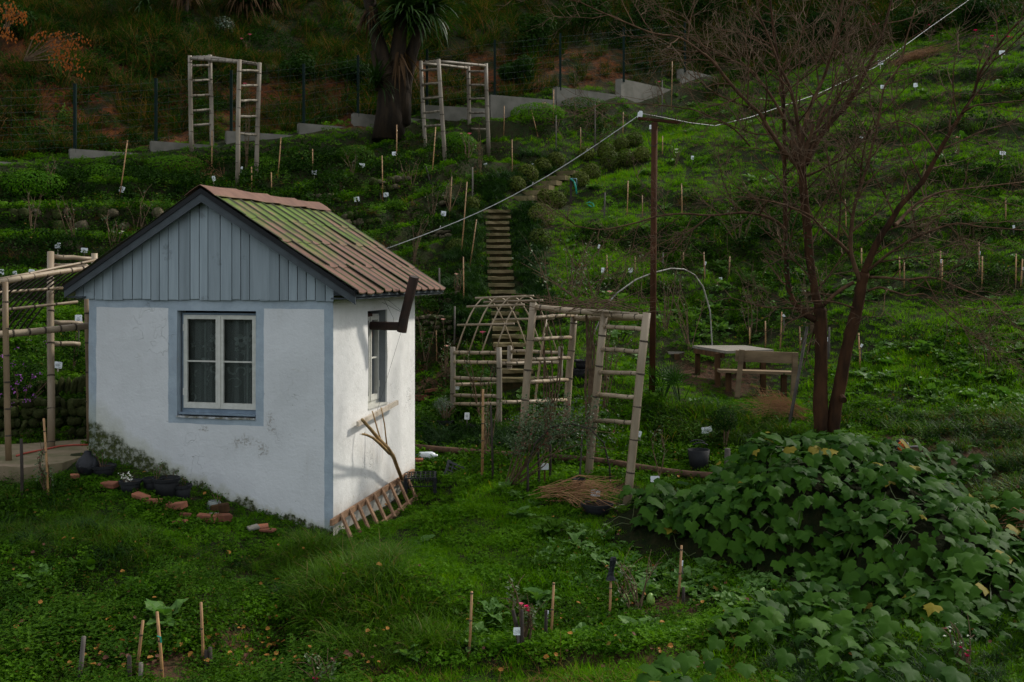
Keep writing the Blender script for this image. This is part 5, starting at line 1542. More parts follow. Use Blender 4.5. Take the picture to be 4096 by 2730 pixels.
CANES = [
 ('cane leaning beside the propped card left of the ridge', 472, 800, 510, 562), ('tall cane in front of the far ladder of the upper trellis', 845, 722, 848, 524), ('short cane beside the near ladder of the upper trellis', 1005, 775, 1006, 668), ('thin twig cane just right of the upper trellis', 1085, 783, 1085, 690),
 ('cane above the short staked card on the terrace', 1250, 698, 1250, 597), ('cane carrying the card in front of the cordyline', 1585, 660, 1587, 500), ('cane on the terrace above the two roof side cards', 1530, 792, 1528, 623), ('leaning cane at the foot of the fence side trellis', 1724, 717, 1743, 507), ('thin pale cane in front of the bush heap left of the fence trellis', 1108, 713, 1124, 550),
 ('cane tied to a grey post right of the fence trellis', 2048, 717, 2048, 557), ('thin cane just left of the standing dead trunk stub', 2014, 538, 2017, 425), ('cane near the pale rose below the kerb', 2212, 495, 2215, 359), ('leaning cane on the terrace with straw', 2156, 547, 2125, 439), ('thin cane below the upper hedge', 2322, 595, 2322, 510), ('tall cane pair near the kerb top', 2684, 439, 2689, 243),
 ('cane right of the pole among the round bushes', 2649, 618, 2650, 545), ('cane on the upper slope under the hedge end', 2490, 540, 2493, 450), ('very tall cane beside the steps crossing the cable', 1840, 1045, 1868, 728), ('leaning tall cane along the step edge', 1873, 1078, 1906, 879), ('slender cane standing left of the step foot', 1854, 1240, 1853, 1026), ('cane behind the card between roof and steps', 1795, 884, 1807, 705),
 ('short cane beside the cobble wall', 1746, 1440, 1745, 1323), ('cane on the slope left of the pole with a mossy stake', 2507, 864, 2512, 724), ('thin yellow cane left of the pole', 2569, 870, 2569, 780), ('cane on the slope right of the pole', 2728, 875, 2726, 735), ('orange cane beside the hillside card', 2538, 1101, 2540, 1026),
 ('cane with the tied card above the hoop', 2819, 1125, 2815, 1009), ('cane right of the hoop row', 2915, 1110, 2919, 1026), ('low cane above the hoop crown', 2734, 1063, 2733, 1011), ('cane behind the table right side', 3061, 1392, 3061, 1285), ('short cane behind the table', 2998, 1377, 2998, 1309), ('thin cane left of the pole in the dark clump', 2428, 1106, 2427, 1021),
 ('cane in the open slope right of the main fork', 3385, 922, 3380, 799), ('cane just right of the second trunk fork', 3444, 1073, 3446, 993), ('short cane of the pair right of the tree', 3599, 1115, 3597, 1028), ('longer cane of the pair right of the tree', 3616, 1153, 3616, 1042), ('upper cane of the tagged twin canes', 3758, 1106, 3762, 1004), ('lower cane of the tagged twin canes', 3765, 1153, 3769, 1040),
 ('cane with a tag in the right hand row', 3916, 1101, 3915, 969), ('bare cane standing next to the tagged cane in the right row', 3926, 1158, 3929, 1026), ('thick cane near the right picture edge', 4061, 1139, 4064, 1016), ('last cane at the right picture edge', 4079, 1148, 4090, 1038), ('thin cane high on the slope near the right edge', 4022, 903, 4022, 792),
 ('cane behind the bench back plank', 3201, 1405, 3198, 1307), ('tall cane left of the tree fork above the table', 3118, 1408, 3127, 1248), ('cane with a strip tag right of the second trunk', 3441, 1473, 3434, 1333),
 ('cane with small leaves in front of the path', 196, 1999, 175, 1674), ('slanted cane in the corner bed of fallen leaves', 533, 2688, 572, 2483), ('straight cane right of the big dock in the corner bed', 812, 2660, 804, 2410), ('cane among dock leaves at the bottom middle', 1871, 2622, 1887, 2367), ('tall orange cane beside a dark stick at the bottom bed', 2196, 2570, 2215, 2332), ('cane with hanging tag among the dock mass', 2706, 2419, 2726, 2183)]
for lb, bu, bv, tu, tv in CANES:
    cane(lb, bu, bv, tu, tv)
t, b, tp_ = cane('cane with a turquoise tie in front of the big dock plant', 654, 2714, 628, 2448)
mb = MB(); q = P(637, 2552, b.y); mb.tube([q + V((-.012, -.015, .02)), q + V((.016, -.015, .01)), q + V((.020, -.015, -.035))], .007, 5); mb.build('tie', MT['hose_green'], t)
t, b, tp_ = cane('cane topped with a knotted black plastic bag', 2432, 2481, 2444, 2300)
mb = MB(); rr = random.Random(6)
for i, (dz, r_) in enumerate(((-.02, .055), (.02, .035), (.06, .028), (.10, .032), (.17, .034), (.20, .028))):
    n_ = 8
    for k_ in range(n_):
        a = 2 * math.pi * k_ / n_; r2 = r_ * rr.uniform(.75, 1.15); c_ = tp_ + V((.004, 0, -.03))
        mb.v.append((c_.x + r2 * math.cos(a) + .015 * (i - 2) * .4, c_.y + r2 * .7 * math.sin(a), c_.z + dz))
for i in range(5):
    for k_ in range(8): mb.f.append((i * 8 + k_, i * 8 + (k_ + 1) % 8, (i + 1) * 8 + (k_ + 1) % 8, (i + 1) * 8 + k_)); mb.m.append(0)
mb.f.append(tuple(40 + k_ for k_ in range(8))); mb.m.append(0)
mb.build('plastic_bag', MT['bag'], t, False)
cane('thick bamboo stake standing before the arched trellis', 1927, 1921, 1932, 1558, 'cane', .021)
cane('long bamboo pole leaning up past the bench end', 3142, 1763, 3229, 1307, 'greystick', .024, 15.3)
cane('pale bamboo cane inside the rose arch', 2314, 1929, 2330, 1702, 'greystick', .014)
STAKES = [('dark stake before the path on the clover bank', 87, 2004, 85, 1756, 'darkstick'), ('grey slanted stick at the lowest corner bed', 307, 2724, 335, 2547, 'greystick'), ('short dark stick left of the slanted cane', 512, 2725, 517, 2625, 'darkstick'), ('short grey stick in the leaf litter', 555, 2728, 564, 2652, 'greystick'), ('dark peg right of the straight cane', 824, 2672, 824, 2602, 'darkstick'), ('thin dark rod beside the dark peg', 840, 2676, 840, 2590, 'darkstick'),
 ('grey stick standing tall on the terrace below the hedge', 2380, 618, 2380, 415, 'greystick'), ('grey stick near the red clippings under the crown', 2647, 467, 2649, 321, 'greystick'), ('weathered stake tied below the cane right of the trellis', 2224, 616, 2224, 462, 'greystick'), ('grey stake on the slope above the arched trellis', 1757, 1218, 1757, 1073, 'greystick'), ('grey stake between cobble wall and arched trellis', 1816, 1392, 1819, 1226, 'greystick'),
 ('mossy leaning stake left of the pole', 2414, 886, 2420, 771, 'greystick'), ('grey stake on the slope above the hoop', 2649, 1076, 2652, 1011, 'greystick'), ('grey stick with a strip tag between the trunks', 3312, 1442, 3317, 1309, 'greystick'), ('grey leaning stick behind the roof side cards', 1731, 752, 1703, 665, 'greystick'), ('grey stake left of the step bushes', 1889, 792, 1890, 670, 'greystick'),
 ('dark stem like stake beside the thick bamboo stake', 1972, 1929, 1963, 1622, 'darkstick'), ('left leaning dark stick of the crossed pair behind the readable card', 2099, 2599, 2052, 2441, 'darkstick'), ('upright dark stick of the crossed pair behind the readable card', 2083, 2605, 2088, 2440, 'darkstick'), ('dark stick carrying a narrow tag at the bottom bed', 2177, 2575, 2184, 2443, 'darkstick'), ('dark short post beside the tagged cane in the docks', 2728, 2418, 2734, 2350, 'darkstick'),
 ('dark post under the rose arch right side', 2198, 1925, 2202, 1760, 'darkstick'), ('dark post carrying rose stems under the arch', 2155, 1945, 2153, 1780, 'darkstick'), ('dark thin post at the left foot of the rose arch', 2109, 1982, 2111, 1860, 'darkstick'), ('stubby stake among the first vine leaves', 2906, 1880, 2910, 1795, 'greystick'), ('cut dark stump stake by the roof side card', 1528, 818, 1519, 770, 'darkstick'), ('mossy dead trunk stub near the fence kerb', 2040, 454, 2036, 396, 'darkstick')]
for lb, bu, bv, tu, tv, kd in STAKES:
    cane(lb, bu, bv, tu, tv, kd, .045 if 'stub' in lb else None)
# ------------------------------------------------------------------ plant building blocks
def blade(mb, p, az, L, w, lean, droop, seg=3, m=0):
    d = V((math.cos(az), math.sin(az), 0)); s_ = V((-d.y, d.x, 0))
    b = len(mb.v); th = lean; q = V(p)
    for i in range(seg + 1):
        ww = w * (1 - (i / seg) ** 1.6) * .5 + (.0 if i == seg else w * .08)
        if i == seg: mb.v.append(tuple(q))
        else: mb.v += [tuple(q - s_ * ww), tuple(q + s_ * ww)]
        q = q + (d * math.sin(th) + V((0, 0, math.cos(th)))) * (L / seg)
        th += droop / seg
    for i in range(seg - 1):
        a = b + 2 * i; mb.f.append((a, a + 1, a + 3, a + 2)); mb.m.append(m)
    a = b + 2 * (seg - 1); mb.f.append((a, a + 1, a + 2)); mb.m.append(m)

def tuft(n_, radius, L, w, lean, droop, seed, seg=3, az0=None, azs=3.2):
    r_ = random.Random(seed); mb = MB()
    for _ in range(n_):
        a = r_.uniform(0, 6.283); rr = radius * math.sqrt(r_.random())
        az = r_.uniform(0, 6.283) if az0 is None else az0 + r_.uniform(-azs, azs)
        blade(mb, (rr * math.cos(a), rr * math.sin(a), -.02), az, r_.uniform(*L), w * r_.uniform(.7, 1.3), r_.uniform(*lean), r_.uniform(*droop), seg)
    return mb

def leaf4(mb, p, d, nrm, L, W, fold=.25, m=0):
    "small folded leaf: base, two shoulders, tip"
    d = d.normalized(); s_ = d.cross(nrm)
    if s_.length < 1e-4: s_ = frame_of(d)[0]
    s_.normalize(); up = s_.cross(d)
    c_ = p + d * (L * .45)
    mb.add([p, c_ + s_ * (W / 2) + up * (fold * W * .5), p + d * L, c_ - s_ * (W / 2) + up * (fold * W * .5)], [(0, 1, 2), (0, 2, 3)], m)

def rvec(r_):
    a = r_.uniform(0, 6.283); z = r_.uniform(-1, 1); s_ = math.sqrt(1 - z * z)
    return V((s_ * math.cos(a), s_ * math.sin(a), z))

def cover(n_, radius, h, L, W, seed, up=.8, trefoil=False):
    "low leafy cover: small leaves near the top of short stalks"
    r_ = random.Random(seed); mb = MB()
    for _ in range(n_):
        a = r_.uniform(0, 6.283); rr = radius * math.sqrt(r_.random())
        p = V((rr * math.cos(a), rr * math.sin(a), r_.uniform(*h) * (1 - .4 * rr / radius)))
        nrm = (V((0, 0, up)) + rvec(r_) * .55).normalized()
        d0 = frame_of(nrm)[0]
        l_ = r_.uniform(*L)
        k_ = 3 if trefoil else 1
        a0 = r_.uniform(0, 6.283)
        for j in range(k_):
            d = Matrix.Rotation(a0 + j * 2.094, 3, nrm) @ d0
            leaf4(mb, p, d + nrm * .1, nrm, l_, l_ * W, .3)
    return mb

def weed(n_st, radius, H_, L, W, seed, pairs=5):
    r_ = random.Random(seed); mb = MB()
    for _ in range(n_st):
        a = r_.uniform(0, 6.283); rr = radius * math.sqrt(r_.random())
        p = V((rr * math.cos(a), rr * math.sin(a), -.02)); h_ = r_.uniform(*H_)
        dr = V((r_.uniform(-.35, .35), r_.uniform(-.35, .35), 1)).normalized()
        for j in range(pairs):
            q = p + dr * (h_ * (j + 1) / pairs); az = r_.uniform(0, 6.283)
            for s_ in (0, math.pi):
                d = V((math.cos(az + s_), math.sin(az + s_), r_.uniform(-.3, .35)))
                l_ = r_.uniform(*L) * (1.15 - .4 * j / pairs)
                leaf4(mb, q, d, V((0, 0, 1)) + d * -.2, l_, l_ * W, .3)
    return mb

def dock_leaf(mb, p, az, L, W, lean, droop, r_, seg=7, m=0):
    d = V((math.cos(az), math.sin(az), 0)); s_ = V((-d.y, d.x, 0))
    b = len(mb.v); th = lean; q = V(p)
    prof = (.12, .52, .86, 1.0, 1.0, .82, .50, .0)
    tw = r_.uniform(-.35, .35)
    for i in range(seg + 1):
        up = (d * -math.cos(th) + V((0, 0, math.sin(th)))) if False else (V((0, 0, 1)) * math.sin(th) - d * math.cos(th)) * 1.0
        w_ = W / 2 * prof[i] * r_.uniform(.88, 1.12)
        sd_ = (s_ + up * tw * (i / seg)).normalized()
        wav = r_.uniform(-.15, .6) * w_
        mb.v += [tuple(q - sd_ * w_ + up * (wav + r_.uniform(-.1, .1) * w_)), tuple(q), tuple(q + sd_ * w_ + up * (wav + r_.uniform(-.1, .1) * w_))]
        q = q + (d * math.sin(th) + V((0, 0, math.cos(th)))) * (L / seg)
        th += droop / seg
    for i in range(seg):
        a = b + 3 * i
        mb.f += [(a, a + 1, a + 4, a + 3), (a + 1, a + 2, a + 5, a + 4)]; mb.m += [m, m]

def dock_clump(n_, L, W, seed):
    r_ = random.Random(seed); mb = MB()
    for i in range(n_):
        dock_leaf(mb, (r_.uniform(-.05, .05), r_.uniform(-.05, .05), 0), i * 2.4 + r_.uniform(-.4, .4), r_.uniform(*L), r_.uniform(*W), r_.uniform(.35, 1.25), r_.uniform(.5, 1.2), r_)
    return mb

# ------------------------------------------------------------------ scattered ground cover: one object per kind of plant, placed by geometry nodes
def proto_collection(name, meshes):
    col = bpy.data.collections.new(name)
    for i, me in enumerate(meshes):
        o = bpy.data.objects.new('%s_%02d' % (name, i), me); col.objects.link(o)
    return col

def scatter(name, label, meshes, pos, rot, scl, idx):
    if not len(pos): return
    me = bpy.data.meshes.new(name)
    me.vertices.add(len(pos)); me.vertices.foreach_set('co', np.asarray(pos, np.float32).ravel())
    a = me.attributes.new('turn', 'FLOAT_VECTOR', 'POINT'); a.data.foreach_set('vector', np.asarray(rot, np.float32).ravel())
    a = me.attributes.new('size', 'FLOAT', 'POINT'); a.data.foreach_set('value', np.asarray(scl, np.float32))
    a = me.attributes.new('pick', 'INT', 'POINT'); a.data.foreach_set('value', np.asarray(idx, np.int32))
    me.update()
    o = link(name, me)
    tag(o, label, None, None, 'stuff')
    ng = bpy.data.node_groups.new(name, 'GeometryNodeTree')
    ng.interface.new_socket('Geometry', in_out='INPUT', socket_type='NodeSocketGeometry')
    ng.interface.new_socket('Geometry', in_out='OUTPUT', socket_type='NodeSocketGeometry')
    gi = ng.nodes.new('NodeGroupInput'); go = ng.nodes.new('NodeGroupOutput')
    ci = ng.nodes.new('GeometryNodeCollectionInfo'); ci.inputs['Collection'].default_value = proto_collection(name + '_piece', meshes)
    ci.inputs['Separate Children'].default_value = True; ci.inputs['Reset Children'].default_value = True
    ip = ng.nodes.new('GeometryNodeInstanceOnPoints'); ip.inputs['Pick Instance'].default_value = True
    def na(nm, typ):
        n_ = ng.nodes.new('GeometryNodeInputNamedAttribute'); n_.data_type = typ; n_.inputs['Name'].default_value = nm
        return [s_ for s_ in n_.outputs if s_.enabled and s_.name == 'Attribute'][0]
    ng.links.new(gi.outputs[0], ip.inputs['Points']); ng.links.new(ci.outputs[0], ip.inputs['Instance'])
    ng.links.new(na('turn', 'FLOAT_VECTOR'), ip.inputs['Rotation']); ng.links.new(na('size', 'FLOAT'), ip.inputs['Scale']); ng.links.new(na('pick', 'INT'), ip.inputs['Instance Index'])
    ng.links.new(ip.outputs[0], go.inputs[0])
    md = o.modifiers.new('scatter', 'NODES'); md.node_group = ng
    return o

def variants(f_, n_, mat): return [f_(i).mesh('piece', MT[mat]) for i in range(n_)]
KINDS = {
 'lawn': ('short_grass', 'short lawn grass', variants(lambda s_: tuft(85, .15, (.05, .11), .006, (.1, .8), (.2, 1.2), s_), 4, 'lawn')),
 'tall': ('meadow_grass', 'taller meadow grass', variants(lambda s_: tuft(70, .13, (.10, .20), .006, (.1, .7), (.4, 1.5), 20 + s_, 4), 4, 'lawn')),
 'long': ('long_grass', 'long overhanging grass', variants(lambda s_: tuft(70, .11, (.22, .40), .0065, (.15, .8), (.9, 2.1), 40 + s_, 5), 4, 'long')),
 'dark': ('lilyturf', 'dark strap leaved edging grass', variants(lambda s_: tuft(75, .08, (.20, .36), .008, (.15, .9), (1.2, 2.3), 60 + s_, 5), 4, 'dark')),
 'clover': ('clover_cover', 'low clover and small leaved cover', variants(lambda s_: cover(80, .17, (.02, .11), (.018, .032), .8, 80 + s_, .8, True), 4, 'clover')),
 'herb': ('herb_cover', 'mixed small herbs', variants(lambda s_: cover(95, .18, (.01, .15), (.03, .06), .6, 90 + s_, .6), 4, 'weed')),
 'weed': ('nettle_weeds', 'leafy knee low weeds', variants(lambda s_: weed(14, .15, (.10, .26), (.035, .065), .5, 100 + s_), 4, 'weed')),
 'bush': ('creeping_shrubs', 'dense creeping shrub foliage', variants(lambda s_: cover(150, .26, (.0, .36), (.04, .075), .55, 120 + s_, .45), 4, 'fern')),
 'dock': ('dock_leaves', 'patches of broad dock leaves', variants(lambda s_: dock_clump(10, (.10, .22), (.065, .115), 140 + s_), 5, 'dock')),
 'dead': ('dry_grass', 'dry brown grass and straw', variants(lambda s_: tuft(45, .15, (.12, .34), .005, (.5, 1.4), (.3, 1.2), 160 + s_, 4), 3, 'dead')),
 'bank': ('bank_grass', 'tall tussock grass on the bank', variants(lambda s_: tuft(80, .16, (.35, .75), .011, (.1, .7), (.8, 1.9), 180 + s_, 5), 4, 'bankgrass')),
}
def band(line, w):
    return [(x, y - w * .35) for x, y in line] + [(x, y + w) for x, y in line[::-1]]
ZN = [
 ([(0, 1140), (170, 1165), (340, 1235), (340, 1330), (190, 1270), (0, 1250)], dict(long=.45, dark=.2, herb=.2, clover=.15)),
 ([(200, 1060), (430, 1140), (640, 1225), (700, 1250), (560, 1300), (380, 1230), (200, 1130)], dict(clover=.62, lawn=.13, herb=.25)),
 ([(-200, 1100), (180, 1110), (330, 1230), (560, 1330), (720, 1450), (820, 1568), (700, 1750), (-200, 1750)], dict(clover=.38, herb=.34, weed=.18, lawn=.08, dock=.02)),
 ([(520, 1290), (640, 1340), (720, 1440), (710, 1530), (600, 1510), (490, 1380)], dict(dark=.30, weed=.30, long=.20, herb=.20)),
 ([(300, 1340), (470, 1390), (620, 1490), (560, 1530), (380, 1450)], dict(clover=.75, herb=.15, lawn=.10)),
 ([(480, 1225), (640, 1222), (765, 1240), (900, 1290), (1020, 1400), (1060, 1490), (900, 1540), (700, 1450), (590, 1340)], dict(long=.66, tall=.24, clover=.10)),
 ([(560, 1340), (720, 1460), (900, 1545), (760, 1568), (600, 1460)], dict(lawn=.4, herb=.35, long=.15, dead=.1)),
 ([(800, 1240), (960, 1085), (1300, 1120), (1260, 1250), (1150, 1350), (1000, 1390), (880, 1290)], dict(lawn=.46, clover=.40, tall=.12, dock=.02)),
 ([(1220, 1190), (1450, 1230), (1600, 1290), (1900, 1340), (1720, 1405), (1400, 1400), (1230, 1300)], dict(dock=.50, tall=.25, lawn=.15, herb=.1)),
 ([(1080, 1375), (1720, 1395), (1700, 1500), (1040, 1510)], dict(clover=.52, dock=.16, herb=.20, lawn=.12)),
 ([(900, 1495), (1700, 1485), (1800, 1568), (1800, 1750), (700, 1750), (800, 1568)], dict(lawn=.42, tall=.32, clover=.14, dead=.12)),
 ([(950, 985), (1335, 985), (1345, 1050), (1200, 1040), (960, 1030)], dict(dark=.75, herb=.15, lawn=.10)),
 ([(1480, 930), (1700, 950), (1840, 1000), (1820, 1050), (1500, 1020)], dict(dark=.55, long=.25, weed=.2)),
 ([(955, 1035), (1640, 1050), (1620, 1120), (1450, 1180), (1200, 1140), (960, 1110)], dict(lawn=.40, clover=.35, herb=.20, tall=.05)),
 ([(1900, 1300), (2353, 1440), (2353, 1750), (1500, 1750), (1600, 1500)], dict(lawn=.42, tall=.26, dark=.12, herb=.2)),
 ([(1850, 940), (2000, 960), (2353, 960), (2500, 960), (2500, 1450), (2300, 1300), (2100, 1010)], dict(dark=.25, herb=.28, weed=.15, dead=.14, long=.18)),
 ([(1930, 800), (2500, 780), (2500, 965), (1960, 910)], dict(dock=.34, tall=.30, lawn=.24, herb=.12)),
 ([(1540, 650), (1790, 560), (1850, 700), (1760, 790), (1570, 780)], dict(dock=.26, weed=.35, tall=.2, herb=.19)),
 ([(1290, 640), (1500, 640), (1490, 735), (1300, 730)], dict(dock=.16, lawn=.5, tall=.24, herb=.1)),
 ([(1780, 610), (2500, 580), (2500, 690), (1800, 690)], dict(dock=.28, weed=.25, lawn=.32, herb=.15)),
 ([(1500, 520), (1850, 500), (1850, 600), (1520, 630)], dict(weed=.36, herb=.34, bush=.10, lawn=.20)),
 ([(1190, 560), (1240, 480), (1500, 330), (1720, 250), (2353, 110), (2500, 110), (2500, 330), (1900, 380), (1500, 480), (1490, 640), (1200, 760)], dict(lawn=.62, tall=.24, clover=.10, dock=.04)),
 ([(0, 372), (350, 366), (600, 335), (690, 310), (850, 310), (870, 370), (640, 430), (400, 450), (0, 450)], dict(bush=.45, weed=.30, clover=.25)),
 ([(1140, 240), (1440, 205), (1450, 240), (1200, 300), (1080, 310)], dict(bush=.40, clover=.35, weed=.25)),
]
def default_mix(u, v, Y, x):
    if Y > 24.4 + (x + 9.5) * .62 and x < 9.5 and v / K < 370: return dict(bank=.42, bush=.22, dead=.14, weed=.22)
    if Y > 33: return dict(bank=.3, bush=.4, tall=.2, weed=.1)
    if u / K < 1110 and Y > 15: return dict(clover=.40, weed=.20, herb=.22, lawn=.18)
    if Y > 15: return dict(lawn=.50, tall=.22, herb=.10, clover=.12, dock=.06)
    return dict(lawn=.42, clover=.30, herb=.16, tall=.12)

PATH_PX = [px(p) for p in pth]
KERB_LINE = [(P(ends[i][0], ends[i][1], ends[i][2]), P(ends[i + 1][0], ends[i + 1][1], ends[i + 1][2])) for i in range(len(ends) - 1)]
def cover_the_ground():
    bags = {k: ([], [], [], []) for k in KINDS}
    bands = [(7.0, 13.2, .088), (13.2, 18, .118), (18, 24, .150), (24, 31, .19), (31, 44, .27)]
    r_ = random.Random(77)
    for y0, y1, st in bands:
        y = y0
        while y < y1:
            xa, xb = (-420 - CX) / F * y - .3, (4500 - CX) / F * y + .3
            x = xa
            while x < xb:
                X, Y = x + r_.uniform(-.5, .5) * st, y + r_.uniform(-.5, .5) * st
                x += st
                z = hz(X, Y)
                u, v = CX + F * X / Y, HY - F * z / Y
                if v < -330 or v > 3050: continue
                q = V((X, Y, 0)) - V((HC.x, HC.y, 0)); lx, ly = q.dot(EX), q.dot(EY)
                if -HW - .0 < lx < .0 and .0 < ly < HD: continue
                if v > 1720 and u < 400 and inpoly(u, v, PATH_PX): continue
                skip = False
                for p in STEP_PTS:
                    if abs(X - p.x) < .30 and abs(Y - p.y) < .17: skip = True; break
                if skip: continue
                dens = 1.0
                for p in Z_RED:
                    if inpoly(u / K, v / K, p): dens = .34
                for p in Z_SOIL:
                    if inpoly(u / K, v / K, p): dens = .42
                kerb_near = False
                if Y > 21:
                    for (ka, kb) in KERB_LINE:
                        if min(ka.x, kb.x) - .3 < X < max(ka.x, kb.x) + .3:
                            s_ = (X - ka.x) / (kb.x - ka.x); dy = Y - (ka.y + (kb.y - ka.y) * s_)
                            if -.16 < dy < .16: skip = True
                            elif -.9 < dy < .5: kerb_near = True
                if skip: continue
                near_side = -.05 < lx < 1.0 and -.6 < ly < HD + .1
                # patchiness
                pn = noise.noise(V((X * .9, Y * .9, 3.1))); pn2 = noise.noise(V((X * .35, Y * .35, 9.7)))
                if r_.random() > dens * (1 + .5 * pn): continue
                mix = None
                for poly, w_ in ZN:
                    if inpoly(u / K, v / K, poly): mix = w_; break
                if mix is None: mix = default_mix(u, v, Y, X)
                e = .16
                gxs, gys = (hz(X + e, Y) - hz(X - e, Y)) / (2 * e), (hz(X, Y + e) - hz(X, Y - e)) / (2 * e)
                if 17 < Y < 30 and 'bank' not in mix:
                    sl = math.hypot(gxs, gys)
                    if sl > .85: mix = dict(bush=.30, weed=.32, dead=.12, herb=.16, dark=.10) if X < .3 else dict(bush=.16, weed=.34, tall=.24, herb=.20, dead=.06)
                    elif sl < .42: mix = {k2: w2 * (2.2 if k2 in ('lawn', 'clover') else .5 if k2 in ('bush', 'weed') else 1) for k2, w2 in mix.items()}
                ks = list(mix); ws_ = [mix[k_] * math.exp(1.8 * noise.noise(V((X * .8 + i_ * 31.7, Y * .8, 5.5 * i_ + .3)))) for i_, k_ in enumerate(ks)]
                k_ = r_.choices(ks, ws_)[0]
                if k_ == 'dock' and r_.random() < .45: continue
                bx_ = None
                if Y > 19:
                    for q_, rq in BOX_AT:
                        dd = math.hypot(X - q_.x, Y - q_.y)
                        if dd < rq: bx_ = 0
                        elif dd < rq + .45 and bx_ is None: bx_ = 1
                if bx_ == 0: continue
                if bx_ == 1:
                    k_ = 'lawn'; b = bags[k_]; n_ = len(KINDS[k_][2])
                if kerb_near and k_ in ('bank', 'bush', 'weed', 'tall', 'dead'): k_ = 'clover'
                if near_side: k_ = 'lawn' if r_.random() < .6 else 'clover'
                n_ = len(KINDS[k_][2])
                b = bags[k_]
                sc_ = r_.uniform(.75, 1.25) * (1 + .35 * pn2) * (1.0 if Y < 24 else 1.12)
                if near_side: sc_ *= .7 if lx > .32 or r_.random() < .4 else .9
                if kerb_near: sc_ *= .8
                if -HW - .3 < lx < .1 and -.55 < ly < 0: sc_ *= .6
                if Y < 14: sc_ *= .80 + .55 * max(-.4, noise.noise(V((X * 1.6, Y * 1.6, 7.7))))
                if 1520 < u / K < 1850 and 850 < v / K < 925: sc_ *= .65
                e = .6
                gx_ = (hz(X + e, Y) - hz(X - e, Y)) / (2 * e); gy_ = (hz(X, Y + e) - hz(X, Y - e)) / (2 * e)
                b[0].append((X, Y, z - .01)); b[1].append((gy_ * .6 + r_.uniform(-.1, .1), -gx_ * .6 + r_.uniform(-.1, .1), r_.uniform(0, 6.283))); b[2].append(sc_); b[3].append(r_.randrange(n_))
            y += st
    # strap leaved edging along the steps
    b = bags['dark']
    for i, p in enumerate(STEP_PTS):
        if i < 6: continue
        for s_ in (-1, 1):
            for j in range(7):
                X = p.x + s_ * (.40 + .09 * j * .9 * (1.4 if s_ < 0 else 1) + r_.uniform(-.05, .05)); Y = p.y + r_.uniform(-.14, .14)
                b[0].append((X, Y, hz(X, Y) + .02 + .05 * j * (1 if j < 4 else .6))); b[1].append((r_.uniform(-.2, .2), r_.uniform(-.2, .2), r_.uniform(0, 6.28))); b[2].append(r_.uniform(.8, 1.2)); b[3].append(r_.randrange(4))
    for p0_, p1_ in (((1150, 478), (1200, 450)), ((1200, 450), (1250, 418)), ((1250, 418), (1300, 392))):
        a, c_ = at(p0_[0] * K, p0_[1] * K), at(p1_[0] * K, p1_[1] * K)
        for j in range(34):
            q = a.lerp(c_, r_.random()); X, Y = q.x - .30 + r_.uniform(-.4, .25), q.y + .2 + r_.uniform(-.3, .3)
            b[0].append((X, Y, hz(X, Y) + r_.uniform(0, .12))); b[1].append((r_.uniform(-.2, .2), r_.uniform(-.2, .2), r_.uniform(0, 6.28))); b[2].append(r_.uniform(.9, 1.3)); b[3].append(r_.randrange(4))
    for k_, (nm, lb, ms) in KINDS.items():
        scatter(nm, lb, ms, *bags[k_])
    return sum(len(b[0]) for b in bags.values())

#N_COVER

# fallen leaves
def fallen():
    r_ = random.Random(31); mb = MB(); pts = []
    for _ in range(420):
        pts.append((r_.uniform(0, 2353), r_.uniform(1040, 1560)))
    for _ in range(260): pts.append((r_.uniform(100, 720), r_.uniform(1440, 1568)))
    for _ in range(120): pts.append((r_.uniform(560, 900), r_.uniform(1280, 1560)))
    for _ in range(70): pts.append((r_.uniform(1150, 1700), r_.uniform(1330, 1568)))
    for u, v in pts:
        if r_.random() < .62: continue
        p = at(u * K, v * K); q = p - HC
        if -HW - .1 < q.dot(EX) < .1 and -.1 < q.dot(EY): continue
        p.z += r_.uniform(.05, .13)
        nrm = (V((0, -.25, 1)) + rvec(r_) * .5).normalized(); d = Matrix.Rotation(r_.uniform(0, 6.28), 3, nrm) @ frame_of(nrm)[0]
        L = r_.uniform(.03, .062); s_ = d.cross(nrm)
        pr = [(0, 0), (.2, .32), (.5, .42), (.8, .22), (1, 0)]
        vs_ = [p + d * (L * a) for a, b in pr] + [p + d * (L * a) + s_ * (L * b) + nrm * L * r_.uniform(.05, .25) for a, b in pr[1:4]] + [p + d * (L * a) - s_ * (L * b) + nrm * L * r_.uniform(.05, .25) for a, b in pr[1:4]]
        mb.add(vs_, [(0, 5, 1), (1, 5, 6, 2), (2, 6, 7, 3), (3, 7, 4), (0, 1, 8), (1, 2, 9, 8), (2, 3, 10, 9), (3, 4, 10)])
    tag(mb.build('fallen_leaves', MT['deadleaf']), 'orange and yellow leaves fallen on the grass', kind='stuff')
fallen()

# ------------------------------------------------------------------ shrubs
def leaf_cloud(mb, c_, rx, ry, rz_, n_, L, W, r_, shell=.55, lump=0):
    cs = [(c_, 1.0)] if not lump else [(c_ + V((r_.uniform(-.6, .6) * rx, r_.uniform(-.6, .6) * ry, r_.uniform(-.3, .6) * rz_)), r_.uniform(.35, .6)) for _ in range(lump)] + [(c_, .75)]
    for _ in range(n_):
        cc_, s_ = r_.choice(cs)
        d = rvec(r_); rr = (shell + (1 - shell) * r_.random() ** .5) * s_
        p = cc_ + V((d.x * rx * rr, d.y * ry * rr, d.z * rz_ * rr))
        l_ = r_.uniform(.6, 1.3) * L
        nn = (d + V((0, 0, .5)) + rvec(r_) * .6).normalized()
        leaf4(mb, p, frame_of(nn)[0] @ Matrix.Identity(3) if False else (Matrix.Rotation(r_.uniform(0, 6.28), 3, nn) @ frame_of(nn)[0]), nn, l_, l_ * W, .3)

